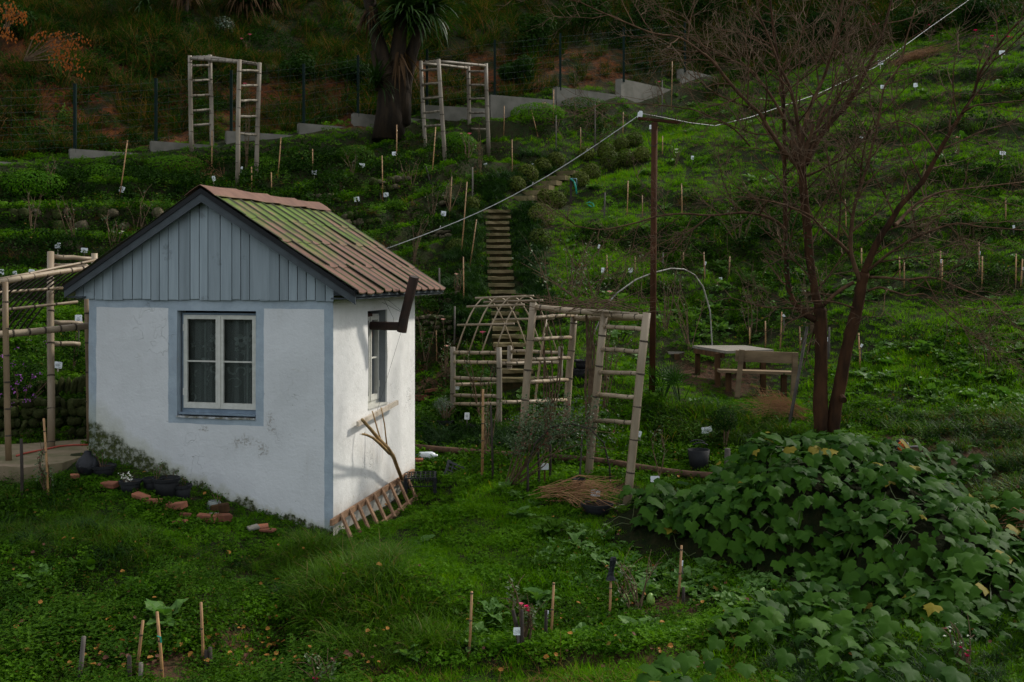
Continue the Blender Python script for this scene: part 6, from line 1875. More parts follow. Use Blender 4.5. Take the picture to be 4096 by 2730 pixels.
def shrub(name, label, cat, p, rx, ry, rz_, n_, L, W, mat, seed, group=None, stems=5, lump=0, stem_h=.0, shell=.55):
    r_ = random.Random(seed)
    t = thing(name, label, cat, tuple(p), group)
    c_ = p + V((0, 0, rz_ * .8 + stem_h))
    mb = MB(); leaf_cloud(mb, c_, rx, ry, rz_, n_, L, W, r_, shell, lump); mb.build('foliage', MT[mat], t)
    mb = MB()
    for i in range(stems):
        e = c_ + V((r_.uniform(-.7, .7) * rx, r_.uniform(-.7, .7) * ry, r_.uniform(-.2, .6) * rz_))
        mb.tube([p - V((0, 0, .1)), p.lerp(e, .5) + V((0, 0, .03)), e], [.014, .010, .004], 5)
    mb.build('stem', MT['twig'], t)
    return t
BOX = [('round clipped bush at the top end of the upper steps under the pole arm', 2538, 565, 26), ('round clipped bush uphill of the step bend beside a grey stick', 2486, 583, 24), ('rounded bush next in line towards the pole', 2425, 610, 28), ('broad rounded bush in the middle of the upper row', 2443, 650, 34), ('smooth round bush right of the broad one', 2505, 640, 30), ('round bush closest to the rusty pole', 2566, 625, 26),
 ('dark round bush overhanging the upper steps', 2363, 694, 29), ('brownish bush left above the steps', 2345, 620, 24), ('round bush under the white cable near the crumpled card', 2111, 704, 33), ('second round bush along the cable', 2170, 672, 28), ('third round bush along the cable', 2224, 645, 26), ('small round bush at the lower cable', 2066, 742, 27), ('bush beside the tap stand', 2321, 724, 27),
 ('dark bush right of the step bend', 2226, 806, 30), ('small bush behind the tap side bush', 2180, 792, 24), ('large dark ball bush right of the steps', 2165, 872, 42), ('brown tinged bush below the ball bush', 2160, 968, 38), ('narrow dark bush left of the steps by the tall cane', 1826, 1000, 32), ('small bush left of the step top', 1887, 822, 24)]
BOX_AT = [(at(u, v + rp_ * .8), rp_ * 1.35 / F * at(u, v + rp_ * .8).y) for lb, u, v, rp_ in BOX]
N_COVER = cover_the_ground()
rr = random.Random(12)
for i, (lb, u, v, rp_) in enumerate(BOX):
    b = at(u, v + rp_ * .8); r_ = rp_ * 1.3 / F * b.y
    shrub('round_bush', lb, 'bush', b, r_, r_, r_ * .95, 1300, .052, .55, 'box', 300 + i, 'round bushes along the garden steps', 5, shell=.8)
HEDGE = [('dome of bright creeping foliage left of the cordyline', 1180, 640, 150, 62), ('lower dome of creeping foliage at the trellis foot', 1060, 668, 90, 60), ('small leafy mound below the fence side trellis', 1830, 560, 75, 45), ('long low hedge mound under the kerb', 2150, 440, 110, 42), ('low hedge mound continuing to the right under the kerb', 2330, 415, 110, 36), ('leafy mound on the terrace at the left', 700, 650, 130, 40), ('dark leafy mound at the terrace edge far left', 140, 720, 130, 55), ('leafy hump behind the propped card', 420, 690, 110, 48), ('low creeping mound below the thin cane', 1420, 610, 80, 42)]
for i, (lb, u, v, rx_, rz_) in enumerate(HEDGE):
    b = at(u, v + rz_ * .6); s_ = b.y / F
    shrub('creeping_shrub', lb, 'shrub', b - V((0, 0, rz_ * s_ * .25)), rx_ * s_, .6, rz_ * s_ * 1.05, 3000, .055, .6, 'clover' if i % 4 else 'weed', 400 + i, 'leafy mounds on the upper terraces', 0, shell=.8, stem_h=-.38 * rz_ * s_)
BANK = [('dark evergreen shrub on the bank behind the fence gap', 2120, 130, 120, 110, 32.2), ('tall black green shrub above the fence right of the trellis', 2330, 110, 140, 130, 33.8), ('spreading dark shrub where the fence nears the bare tree', 2560, 130, 130, 120, 35), ('deep dark shrub behind the top of the bare tree', 2830, 120, 150, 130, 37.5), ('dark shrub above the end of the kerb', 3080, 150, 150, 110, 36), ('dark shrub behind the upper branches', 3330, 100, 140, 110, 35), ('black green shrub in the upper right corner', 3700, 70, 150, 85, 33), ('last dark shrub at the right corner', 3960, 60, 150, 80, 31.5),
 ('dark undergrowth below the hanging cordyline skirts', 1000, 40, 110, 60, 32.3), ('green shrub on the bank over the red soil', 1420, 330, 80, 70, 29.6), ('shrub hanging over the soil left of the trunk', 1180, 360, 90, 60, 28.9), ('dark tuft of shrubs at the upper left corner', 60, 90, 90, 90, 28.2), ('shrub on the bank right of the fence trellis', 2070, 300, 70, 60, 31.0)]
for i, (lb, u, v, rx_, rz_, Y) in enumerate(BANK):
    c_ = P(u, v, Y); s_ = Y / F; g = hz(c_.x, Y + .3)
    shrub('bank_shrub', lb, 'shrub', V((c_.x, Y + .3, g - .1)), rx_ * s_, .8, max(rz_ * s_, (c_.z - g) * .75), 2600, .11, .5, 'fern', 500 + i, 'dark shrubs on the bank', 4, lump=6)
shrub('olive_shrub', 'fine leaved grey green shrub growing in the pot by the arched trellis', 'shrub', at(1781, 1715) + V((0, 0, .12)), .24, .2, .20, 520, .05, .2, 'olive', 610, None, 9, lump=3, stem_h=.05)
tb = over(75, 14.9)
t = shrub('purple_flower_shrub', 'dark bush with small purple flowers under the vaulted trellis', 'shrub', tb, .62, .4, .62, 2600, .05, .4, 'fern', 611, None, 6, lump=5, shell=.3)
mb = MB(); rr = random.Random(3)
for _ in range(46):
    leaf_cloud(mb, tb + V((rr.uniform(-.6, .6), -.42 + rr.uniform(-.1, .2), rr.uniform(.2, 1.1))), .03, .03, .03, 5, .035, .6, rr)
mb.build('blossom', MT['purple'], t)
shrub('white_leaf_shrub', 'pale leaved shrub on the bank high above the upper trellis', 'shrub', over(897, 31.5), .32, .3, .30, 420, .08, .5, 'olive', 612, None, 4)
tpn = at(2895, 1806)
shrub('clipped_conifer', 'little clipped conifer ball on a thin stem near the torn card', 'tree', tpn, .20, .2, .17, 1500, .05, .2, 'fern', 613, None, 3, stem_h=.33)
for i, (lb, u, v, n_) in enumerate((('small fan palm seedling at the foot of the rusty pole', 2652, 1600, 9), ('second fan palm seedling right of the first', 2722, 1622, 8))):
    b = at(u, v); t = thing('fan_palm', lb, 'palm', tuple(b), 'fan palm seedlings'); r_ = random.Random(620 + i)
    for k_ in range(n_):
        mb = MB(); az = r_.uniform(0, 6.28); d = V((math.cos(az) * .5, math.sin(az) * .5, 1)).normalized(); h_ = r_.uniform(.25, .5); c_ = b + d * h_
        mb.tube([b - V((0, 0, .04)), c_], .006, 4)
        for j in range(9):
            a = -1.2 + 2.4 * j / 8
            sd_ = frame_of(d)[0]
            dd = (d * math.cos(a) + sd_ * math.sin(a) + V((0, -.1, -.15))).normalized()
            leaf4(mb, c_, dd, frame_of(d)[1], .28, .022, .2)
        mb.build('frond', MT['dark'], t)

for i, (lb, u, v, rx_, rz_, Y) in enumerate((('creeper hanging over the mossy wall right by the cottage corner', 300, 1665, 80, 90, 14.75), ('creeper hanging over the mossy wall between the two trellis posts', 130, 1680, 85, 85, 14.72), ('creeper over the mossy wall beyond the first trellis post', -60, 1670, 90, 90, 14.7), ('bushy growth behind the vaulted trellis rail by the cottage', 290, 1400, 70, 120, 15.9))):
    c_ = P(u, v, Y); s_ = Y / F
    shrub('wall_creeper', lb, 'creeper', V((c_.x, c_.y, c_.z - rz_ * s_ * .8)), rx_ * s_, .13 if i < 3 else .3, rz_ * s_, 620, .05, .5, 'fern' if i != 1 else 'weed', 640 + i, 'creepers around the path wall', 3, lump=5, shell=.3)

# ------------------------------------------------------------------ single dock plants with separate leaves
DOCKS = [('big dark dock plant with an upright leaf beside the brown broom pile', 2215, 2140, .34, 14, 'weed'), ('pale dock at the left end of the dock mass on the lawn', 2080, 2085, .30, 11, 'dock'), ('dock with hanging leaves below the broom pile', 2300, 2200, .28, 10, 'dock'), ('dock at the lower end of the broom twigs', 2400, 2265, .26, 10, 'dock'),
 ('large dock behind the two canes in the bottom corner bed', 645, 2510, .36, 15, 'dock'), ('dock with light leaves on the clover bank near the picture edge', 160, 2350, .30, 11, 'dock'), ('single big leaved dock in the shaded clover', 345, 2290, .24, 6, 'weed'), ('small dock rosette on the lower lawn', 1645, 2640, .22, 10, 'dock'), ('dock just left of the readable card', 1960, 2480, .30, 11, 'dock'), ('dock behind the pink rose cluster', 2150, 2420, .32, 12, 'dock'), ('dock between bag cane and tagged cane', 2590, 2390, .30, 11, 'dock'), ('tall dock in the mass above the tagged cane', 2660, 2160, .32, 12, 'dock'), ('pale dock at the left of the bottom cane', 1905, 2560, .26, 10, 'dock'),
 ('pale dock on the lawn left of the rusty pole', 2585, 700, .34, 11, 'dock'), ('pale dock just right of the rusty pole', 2690, 660, .30, 9, 'dock'), ('silvery dock by the green hose coil', 2375, 760, .34, 11, 'dock'), ('small dock in the middle of the bright slope', 2390, 918, .26, 9, 'dock'), ('dock behind the rusty pole on the slope', 2575, 925, .32, 11, 'dock'), ('dock at the shaded slope left of the pole', 2420, 975, .26, 9, 'dock'), ('dock in the patch behind the table', 2890, 1330, .32, 11, 'dock'), ('dock uphill in the patch behind the table', 2860, 1240, .30, 10, 'dock'), ('dock near the bench foot', 3060, 1610, .26, 9, 'weed'), ('dock at the foot of the second trunk', 3420, 1640, .30, 10, 'weed')]
for i, (lb, u, v, L, n_, m_) in enumerate(DOCKS):
    b = at(u, v); t = thing('dock_plant', lb, 'plant', tuple(b), 'broad leaved dock plants'); r_ = random.Random(700 + i)
    for k_ in range(n_ + 2):
        mb = MB(); L_ = L * .72
        dock_leaf(mb, (r_.uniform(-.05, .05), r_.uniform(-.05, .05), .03), k_ * 2.4 + r_.uniform(-.4, .4), L_ * r_.uniform(.6, 1.2), L_ * r_.uniform(.40, .56), r_.uniform(.35, 1.25), r_.uniform(.5, 1.2), r_)
        link('leaf', mb.mesh('leaf', MT[m_]), t)

# ------------------------------------------------------------------ the chayote vine on its mound
MOUND = [(3.45, 12.0, 1.16, .85, 1.00), (4.10, 11.0, .64, .9, .80), (2.75, 12.1, .85, .70, .46), (4.2, 10.1, .62, .7, .30), (1.85, 12.3, .75, .55, .30)]
def bump(x, y):
    s_ = 0
    for cx_, cy_, rx, ry, h_ in MOUND:
        d = ((x - cx_) / rx) ** 2 + ((y - cy_) / ry) ** 2
        s_ = max(s_, h_ * max(0, 1 - d * .45) ** 1.0 if d < 2.22 else 0)
    return s_
def msurf(x, y):
    b = bump(x, y)
    return hz(x, y) + b + (noise.noise(V((x * 1.7, y * 1.7, 4.4))) * .30 + noise.noise(V((x * 4, y * 4, 2.4))) * .10) * min(1, b * 2.5)
VINE_POLY = [(1430, 1085), (1690, 1000), (1800, 975), (2070, 985), (2250, 1080), (2360, 1230), (2440, 1400), (2560, 1500), (2500, 1700), (1480, 1700), (1500, 1545), (1640, 1480), (1760, 1420), (1890, 1330), (1700, 1290), (1460, 1210)]

def vine_leaf(r_):
    out = [(0, .04), (.12, -.14), (.32, -.17), (.47, .0), (.62, .18), (.44, .34), (.50, .56), (.27, .60), (.16, .78), (0, 1.02)]
    pts = out + [(-a, b) for a, b in out[1:-1]][::-1]
    pts = [(a * r_.uniform(.92, 1.08), b * r_.uniform(.94, 1.06)) for a, b in pts]
    cu, cv = r_.uniform(.25, .55), r_.uniform(.1, .35)
    z = lambda a, b: -cu * a * a - cv * (b - .25) ** 2 + .05 * math.sin(7 * a + 5 * b) 
    n_ = len(pts)
    vs_ = [(0, .30, .02)] + [(a, b, z(a, b)) for a, b in pts]
    return vs_, [(0, 1 + i, 1 + (i + 1) % n_) for i in range(n_)]

def chayote():
    r_ = random.Random(91)
    base = ground(3.7, 12.0)
    t = thing('chayote_vine', 'big mound of chayote vine with broad angular leaves', 'vine', tuple(base))
    shapes = [vine_leaf(r_) for _ in range(6)]
    mes = []
    for vs_, fs_ in shapes:
        me = bpy.data.meshes.new('leaf'); me.from_pydata(vs_, [], fs_); me.materials.append(MT['chayote']); me.polygons.foreach_set('use_smooth', [True] * len(fs_)); me.update(); mes.append(me)
    leaves = []
    tries = 0
    while len(leaves) < 2150 and tries < 60000:
        tries += 1
        x, y = r_.uniform(.8, 7.2), r_.uniform(7.6, 13.4)
        b = bump(x, y); z = msurf(x, y)
        u, v = CX + F * x / y, HY - F * z / y
        if not inpoly(u / K, v / K, VINE_POLY): continue
        if b < .03:
            nn = noise.noise(V((x * 1.2, y * 1.2, 2.2)))
            if r_.random() > .26 + .55 * nn: continue
            if x < 3.0 and y > 11 and r_.random() < .6: continue
        e = .12
        n_ = V((-(msurf(x + e, y) - msurf(x - e, y)) / (2 * e), -(msurf(x, y + e) - msurf(x, y - e)) / (2 * e), 1)).normalized()
        down = (V((n_.x, n_.y - .35, -.25))); down = (down - n_ * down.dot(n_))
        nrm = (n_ * .8 + V((.15, -.25, .55)) + rvec(r_) * .68).normalized()
        d = (down.normalized() + rvec(r_) * .55); d = (d - nrm * d.dot(nrm)).normalized()
        L = r_.choice((r_.uniform(.06, .11), r_.uniform(.11, .17), r_.uniform(.13, .20)))
        p = V((x, y, z)) + n_ * r_.uniform(-.02, .16) + (V((0, 0, .15)) if b < .03 else V((0, 0, 0)))
        leaves.append((L / y * max(.15, abs(nrm.dot(V((x, y, z)).normalized()))) * (1 if -20 < u < 4116 and v < 2730 else 0), p, d, nrm, L))
    leaves.sort(key=lambda q: -q[0])
    st = MB()
    for i, (_, p, d, nrm, L) in enumerate(leaves):
        s_ = d.cross(nrm).normalized()
        M = Matrix(((s_.x, d.x, nrm.x, 0), (s_.y, d.y, nrm.y, 0), (s_.z, d.z, nrm.z, 0), (0, 0, 0, 1)))
        k_ = r_.randrange(6)
        o0 = p - d * (L * .3) - base
        if i < 290:
            o = link('leaf', mes[k_], t)
            o.matrix_local = Matrix.Translation(o0) @ M @ Matrix.Diagonal((L, L, L, 1))
        else:
            m3 = M.to_3x3() * L
            st.add([m3 @ V(q) + o0 for q in shapes[k_][0]], shapes[k_][1])
    tag(link('foliage', st.mesh('foliage', MT['chayote'], None, True), t), kind='stuff')
    # tangle of stems underneath
    mb = MB(); xs = np.arange(.9, 6.6, .14); ys = np.arange(8.8, 13.6, .14); id_ = {}
    for j, y in enumerate(ys):
        for i, x in enumerate(xs):
            b = bump(x, y); id_[i, j] = len(mb.v)
            mb.v.append((x - base.x, y - base.y, msurf(x, y) - b * .10 - .07 + noise.noise(V((x * 5, y * 5, 1))) * .05 - base.z))
    for j in range(len(ys) - 1):
        for i in range(len(xs) - 1):
            if bump(xs[i] + .07, ys[j] + .07) > .06: mb.f.append((id_[i, j], id_[i + 1, j], id_[i + 1, j + 1], id_[i, j + 1])); mb.m.append(0)
    link('stem_tangle', mb.mesh('stem_tangle', MT['mound']), t)
    mb = MB()
    for _ in range(170):
        x, y = r_.uniform(1.2, 5.8), r_.uniform(9.6, 13.0)
        if bump(x, y) < .05: continue
        a = r_.uniform(0, 6.28); pts = []
        for k_ in range(6):
            pts.append(V((x, y, msurf(x, y) + r_.uniform(-.02, .08))) - base); a += r_.uniform(-.6, .6); x += .10 * math.cos(a); y += .10 * math.sin(a)
        mb.tube(pts, .0045, 4)
    tag(link('tendrils', mb.mesh('tendrils', leaf('vine_stem', (.035, .055, .014), (.07, .09, .025), .1)), t), kind='stuff')
chayote()
FRUITS = [('chayote fruit lying under the bush left of the others at the bottom bed', 2502, 2412), ('chayote fruit half hidden behind a stem in the bottom bed', 2537, 2398), ('chayote fruit right of the bare stems in the bottom bed', 2602, 2410), ('round green chayote fruit hanging under vine leaves', 2606, 2088)]
for lb, u, v in FRUITS:
    p = at(u, v + 12)
    mb = MB(); mb.lathe(p, [(.01, -.005), (.036, .012), (.045, .04), (.040, .075), (.028, .105), (.012, .122), (0, .124)], 10)
    tag(mb.build('chayote_fruit', MT['fruit'], org=p, smooth=True), lb, 'fruit', 'chayote fruits')

# ------------------------------------------------------------------ roses: bare thorny canes with few leaves and blooms
def bloom(c_, r_, mat, t, seed):
    q = random.Random(seed); mb = MB()
    for ring, (n_, rr, tilt) in enumerate(((5, 1.0, .5), (5, .75, .9), (4, .45, 1.25))):
        for i in range(n_):
            a = 2 * math.pi * i / n_ + ring * .5; d = V((math.cos(a) * math.cos(tilt), math.sin(a) * math.cos(tilt), math.sin(tilt)))
            leaf4(mb, c_ + V((0, 0, -.2 * r_)), d, V((0, 0, 1)) - d * .5, r_ * rr * 1.15, r_ * rr * 1.2, .5)
    mb.build('flower', MT[mat], t)

def rose(label, u, v, h_, n_, spread, nl, flowers=(), Y=None, seed=None, mat='twig', group='rose bushes', fr=.04, lean=(0, 0)):
    b = at(u, v) if Y is None else over(u, Y)
    r_ = random.Random(seed if seed is not None else int(u * 3 + v))
    t = thing('rose_bush', label, 'rose bush', tuple(b), group)
    st, lv = MB(), MB()
    tips = []
    for i in range(n_):
        a = r_.uniform(0, 6.28); hh = h_ * r_.uniform(.55, 1.1)
        e = b + V((math.cos(a) * spread * r_.uniform(.3, 1) + lean[0], math.sin(a) * spread * r_.uniform(.2, .7) + lean[1], hh))
        m_ = b.lerp(e, .5) + V((r_.uniform(-.06, .06), r_.uniform(-.06, .06), hh * .12))
        s0 = b + V((r_.uniform(-.05, .05), r_.uniform(-.05, .05), -.06))
        pts = [s0, s0.lerp(m_, .6) + V((r_.uniform(-.02, .02), 0, 0)), m_, m_.lerp(e, .5) + V((r_.uniform(-.03, .03), 0, r_.uniform(0, .04))), e]
        st.tube(pts, [.009, .008, .007, .005, .003], 5)
        tips.append(e)
        for _ in range(r_.randint(1, 4)):
            q = pts[r_.randint(1, 3)].lerp(pts[4], r_.random() * .6); q2 = q + V((r_.uniform(-.16, .16), r_.uniform(-.12, .12), r_.uniform(.05, .22)))
            st.tube([q, q.lerp(q2, .5) + V((0, 0, .02)), q2], [.004, .003, .002], 4); tips.append(q2)
        for _ in range(nl):
            q = pts[r_.randint(1, 3)].lerp(pts[4], r_.random())
            for k_ in range(3):
                leaf4(lv, q + rvec(r_) * .05, rvec(r_), V((0, -.2, 1)), r_.uniform(.025, .05), .025, .3)
    st.build('stems', MT[mat], t)
    if lv.v: lv.build('foliage', MT['rose_leaf'], t)
    for i, (fu, fv, mt, s_) in enumerate(flowers):
        c_ = P(fu, fv, b.y)
        fs = MB(); fs.tube([b.lerp(c_, .1), b.lerp(c_, .6) + V((.02, 0, 0)), c_], [.006, .004, .003], 4); fs.build('flower_stem', MT['twig'], t)
        bloom(c_, fr * s_, mt, t, i)
    return t
ROSES = [
 ('rose with two magenta blooms at the very top of the slope', 3800, 120, .5, 4, .25, 4, [(3788, 34, 'magenta', 1.6), (3814, 47, 'magenta', 1.4)]), ('rose with a magenta bloom on the far bright slope', 3902, 190, .5, 4, .2, 4, [(3902, 123, 'magenta', 1.6)]), ('rose with three magenta blooms near the right edge', 4010, 220, .5, 5, .3, 4, [(4031, 149, 'magenta', 1.6), (3968, 146, 'magenta', 1.5), (4050, 151, 'magenta', 1.2)]), ('rose with small pink cluster high on the right slope', 3948, 240, .4, 4, .2, 4, [(3948, 189, 'pink', 1.3), (3940, 186, 'pale', 1.0)]), ('rose with pink buds behind the tree crown', 3493, 160, .5, 4, .2, 3, [(3493, 99, 'magenta', 1.1), (3515, 96, 'pink', 1.0)]), ('rose with one pink bud in the crown gap', 3717, 170, .5, 4, .2, 3, [(3717, 101, 'magenta', 1.0)]), ('rose with a peach bloom on the slope among branches', 3831, 630, .5, 4, .2, 4, [(3831, 552, 'pale', 1.4)]),
 ('rose with two pink blooms on the bank above the upper trellis', 985, 215, .5, 4, .25, 4, [(966, 157, 'pink', 1.4), (1000, 140, 'pink', 1.4), (1036, 205, 'pink', 1.3)]), ('rose climbing the near ladder of the upper trellis with one pink bloom', 985, 700, 1.9, 5, .2, 6, [(979, 337, 'pink', 1.3)]), ('rose with pink bloom at the foot of the fence side trellis', 1870, 640, .6, 6, .3, 5, [(1878, 537, 'pink', 1.5), (1845, 536, 'pale', 1.0)]), ('rose with a pale bloom under the kerb', 2176, 480, .5, 4, .2, 4, [(2176, 415, 'pale', 1.6)]), ('rose with a small red bloom beside the cane pair', 2637, 420, .6, 5, .25, 4, [(2637, 329, 'pink', 1.4)]), ('rose with a white bloom on the lawn right of the pole', 2706, 665, .5, 4, .2, 3, [(2706, 600, 'whitepetal', 1.5), (2706, 612, 'whitepetal', 1.2)]), ('rose with a faint pink bloom under the fence', 2743, 330, .5, 4, .2, 3, [(2743, 260, 'pale', 1.2)]),
 ('tall thin rose with a peach bloom over the pergola', 2420, 1640, 1.8, 7, .5, 7, [(2439, 1170, 'pale', 1.4)]), ('rose with a big pink bloom inside the barrel arch', 1925, 1690, 1.3, 6, .4, 6, [(1930, 1332, 'pink', 1.5)]), ('rose with pale blooms left of the arched trellis', 1780, 1560, .9, 6, .3, 5, [(1787, 1387, 'pale', 1.4), (1772, 1280, 'pale', 1.2)]), ('rose with a pale bloom below the tall canes', 1825, 1200, .7, 5, .2, 3, [(1825, 1099, 'pale', 1.2)]), ('rose with a pink cluster behind the readable card', 2095, 2590, .55, 5, .2, 8, [(2084, 2418, 'pink', .75), (2106, 2428, 'magenta', .75), (2116, 2446, 'magenta', .75), (2082, 2424, 'pale', .6), (2112, 2435, 'pink', .65), (2096, 2434, 'pale', .5)]), ('rose with one magenta bloom at the bottom edge', 1262, 2790, .35, 4, .2, 6, [(1266, 2716, 'magenta', 1.0)]), ('rose with magenta blooms among vine leaves at the lower corner', 3870, 2700, .4, 4, .15, 5, [(3864, 2625, 'magenta', .9), (3844, 2592, 'magenta', .5), (3873, 2605, 'pink', .4)]),
 ('bare rose bush on the left terrace below the stones', 130, 950, .9, 5, .3, 2, []), ('bare rose bush with brown twigs left of the cottage ridge', 290, 960, .8, 6, .35, 2, []), ('bare rose bush close above the left roof edge', 550, 930, .8, 5, .35, 2, []), ('rose bush with white buds above the left roof edge', 460, 990, .6, 6, .3, 5, [(480, 935, 'whitepetal', 1.0), (490, 928, 'whitepetal', .9), (455, 930, 'whitepetal', .8)]), ('thin rose bush at the far left terrace lip', 200, 800, .9, 5, .2, 4, []), ('rose bush near the terrace stones under the cordyline', 1410, 700, .5, 5, .3, 3, []), ('bare rose bush with yellow leaves on the terrace by the roof card', 1340, 800, .5, 5, .3, 3, []), ('bare rose bush beside the roof side dark stump', 1640, 770, .8, 6, .35, 2, []), ('tangled bare rose bush right of the roof slope', 1650, 1045, .9, 6, .4, 2, []), ('bare rose bush above the eave end', 1730, 900, .8, 5, .3, 3, []), ('bare rose bush beside the leaning cane left of the steps', 1800, 860, .9, 6, .3, 2, []), ('bare rose bush at the fence trellis right foot', 1925, 700, 1.2, 4, .2, 1, []), ('dense bare rose bush left of the white hoop', 2290, 1180, .9, 8, .5, 5, []), ('bare rose bush on the slope behind the hoop', 2660, 1330, 1.2, 8, .6, 3, []), ('bare rose bush inside the hoop', 2760, 1400, 1.2, 7, .5, 2, []), ('bare rose bush behind the tree trunk', 3250, 1330, 1.1, 8, .5, 4, []), ('bare rose bush on the dark slope right of the pole', 2960, 980, .8, 7, .5, 4, []), ('bare rose bush below the clippings in the crown', 3480, 700, .7, 6, .4, 2, []), ('bare rose bush on the shaded slope at the right', 3960, 1480, .7, 5, .3, 2, []), ('bare rose bush in front of the path', 178, 1985, .55, 4, .1, 9, []), ('bare rose stems in the middle of the bottom bed', 2545, 2445, .55, 7, .3, 4, []), ('rose seedling on a thin trunk near the blank card', 2631, 1930, .8, 2, .12, 5, []), ('bare rose bush behind the garden table', 3010, 1350, .9, 5, .3, 3, []), ('rose bush behind the cobble wall', 1700, 1470, .9, 6, .3, 3, []), ('rose bush on the olive pot side of the frame', 1950, 1830, .9, 6, .3, 8, [])]
for a in ROSES:
    rose(*a)

# rose on the low iron arch, and the arch itself
ARY = 13.7
ra = [(2108, 1975), (2113, 1853), (2142, 1773), (2203, 1711), (2283, 1695), (2359, 1716), (2415, 1773), (2439, 1872), (2441, 1935)]
t_a = thing('rose_arch', 'low thin iron arch overgrown by a small leaved rose', 'arch', tuple(P(2270, 1940, ARY)))
mb = MB(); mb.tube([P(u, v, ARY + .1 * i / 8) for i, (u, v) in enumerate(ra)], .012, 6); mb.build('hoop', MT['darkstick'], t_a, True)
def arch_rose():
    r_ = random.Random(55); b = at(2035, 1955)
    t = thing('climbing_rose', 'dense small leaved rose arching over the thin iron arch', 'rose bush', tuple(b), 'rose bushes')
    st, lv = MB(), MB()
    ends = [(u, v) for u, v in ((2090, 1760), (2080, 1700), (2150, 1680), (2210, 1660), (2280, 1640), (2340, 1660), (2400, 1680), (2440, 1740), (2455, 1800), (2120, 1640), (2180, 1630), (2260, 1690), (2060, 1800), (2230, 1720), (2320, 1700), (2370, 1640))]
    for i, (u, v) in enumerate(ends):
        e = P(u + r_.uniform(-25, 25), v + r_.uniform(-20, 20), 13.9 + r_.uniform(-.4, .5)); m_ = P(2070 + (u - 2070) * .3 + r_.uniform(-20, 20), 1840 + r_.uniform(-60, 40), 13.8)
        st.tube([b + V((r_.uniform(-.08, .08), r_.uniform(-.05, .05), -.03)), m_, m_.lerp(e, .5) + V((0, 0, .12)), e], [.010, .008, .006, .003], 5)
        for _ in range(150):
            q = m_.lerp(e, r_.uniform(.25, 1.05)) + V((0, 0, .10)) + rvec(r_) * r_.uniform(.03, .20)
            leaf4(lv, q, rvec(r_) + V((0, -.3, 0)), V((0, -.3, 1)), r_.uniform(.026, .050), .030, .3)
        for _ in range(3):
            q = m_.lerp(e, r_.uniform(.4, 1)); st.tube([q, q + rvec(r_) * .18 + V((0, 0, .05))], [.004, .002], 4)
    st.build('stems', MT['twig'], t); lv.build('foliage', MT['rose_leaf'], t)
    for q in ((2245, 1480 + 190), (2400, 1670)): pass
arch_rose()
def pergola_rose():
    r_ = random.Random(56); b = over(2372, 15.2)
    t = thing('climbing_rose', 'thorny rose with dark trunk sprawling over the pergola roof', 'rose bush', tuple(b), 'rose bushes')
    st, lv, tw = MB(), MB(), MB()
    for i in range(7):
        x0 = 2355 + r_.uniform(-10, 30)
        pts = [b + V((r_.uniform(-.08, .08), r_.uniform(-.08, .08), -.1)), P(x0 + r_.uniform(-8, 8), 1560, 15.2), P(x0 + r_.uniform(-15, 15), 1400, 15.2), P(x0 + r_.uniform(-30, 20), 1240, 15.1)]
        st.tube(pts, [.022, .020, .018, .012], 6)
    for i in range(6):
        x0 = 2165 + i * 12
        st.tube([over(2185, 15.4), P(x0 + 10, 1560, 15.4), P(x0 + r_.uniform(-30, 40), 1400, 15.5), P(x0 + r_.uniform(-60, 70), 1180, 15.6)], [.014, .012, .010, .006], 5)
    for _ in range(60):
        u, v = r_.uniform(2150, 2560), r_.uniform(1205, 1262); Y = r_.uniform(13.6, 16)
        p = P(u, v, Y); a = r_.uniform(-.5, .5) + (math.pi if r_.random() < .5 else 0); d = V((math.cos(a), math.sin(a) * .6, r_.uniform(-.1, .25))); L = r_.uniform(.25, .8)
        st.tube([p, p + d * L * .5 + V((0, 0, .05)), p + d * L + V((0, 0, r_.uniform(-.05, .1)))], [.006, .005, .002], 4)
    for (u, v) in ((2180, 1010), (2240, 940), (2300, 960), (2380, 930), (2200, 1090), (2290, 1030), (2350, 1000), (2455, 1010), (2520, 990), (2480, 1080), (2120, 990), (2080, 1050), (2560, 1030), (2130, 1090)):
        a = P(r_.uniform(2190, 2440), 1235, 15.3); e = P(u, v, 15.3 + r_.uniform(-.6, .6)); m_ = a.lerp(e, .5) + V((r_.uniform(-.1, .1), 0, .1))
        st.tube([a, a.lerp(m_, .6), m_, e], [.008, .007, .006, .003], 5)
        for _ in range(16):
            q = a.lerp(e, r_.uniform(.3, 1.05)) + rvec(r_) * .08; leaf4(lv, q, rvec(r_), V((0, -.2, 1)), r_.uniform(.035, .06), .035, .3)
        for _ in range(3):
            q = a.lerp(e, r_.uniform(.3, .9)); st.tube([q, q + V((r_.uniform(-.25, .25), r_.uniform(-.2, .2), r_.uniform(.05, .3)))], [.004, .002], 4)
    st.build('stems', MT['twig'], t); lv.build('foliage', MT['rose_leaf'], t)
pergola_rose()

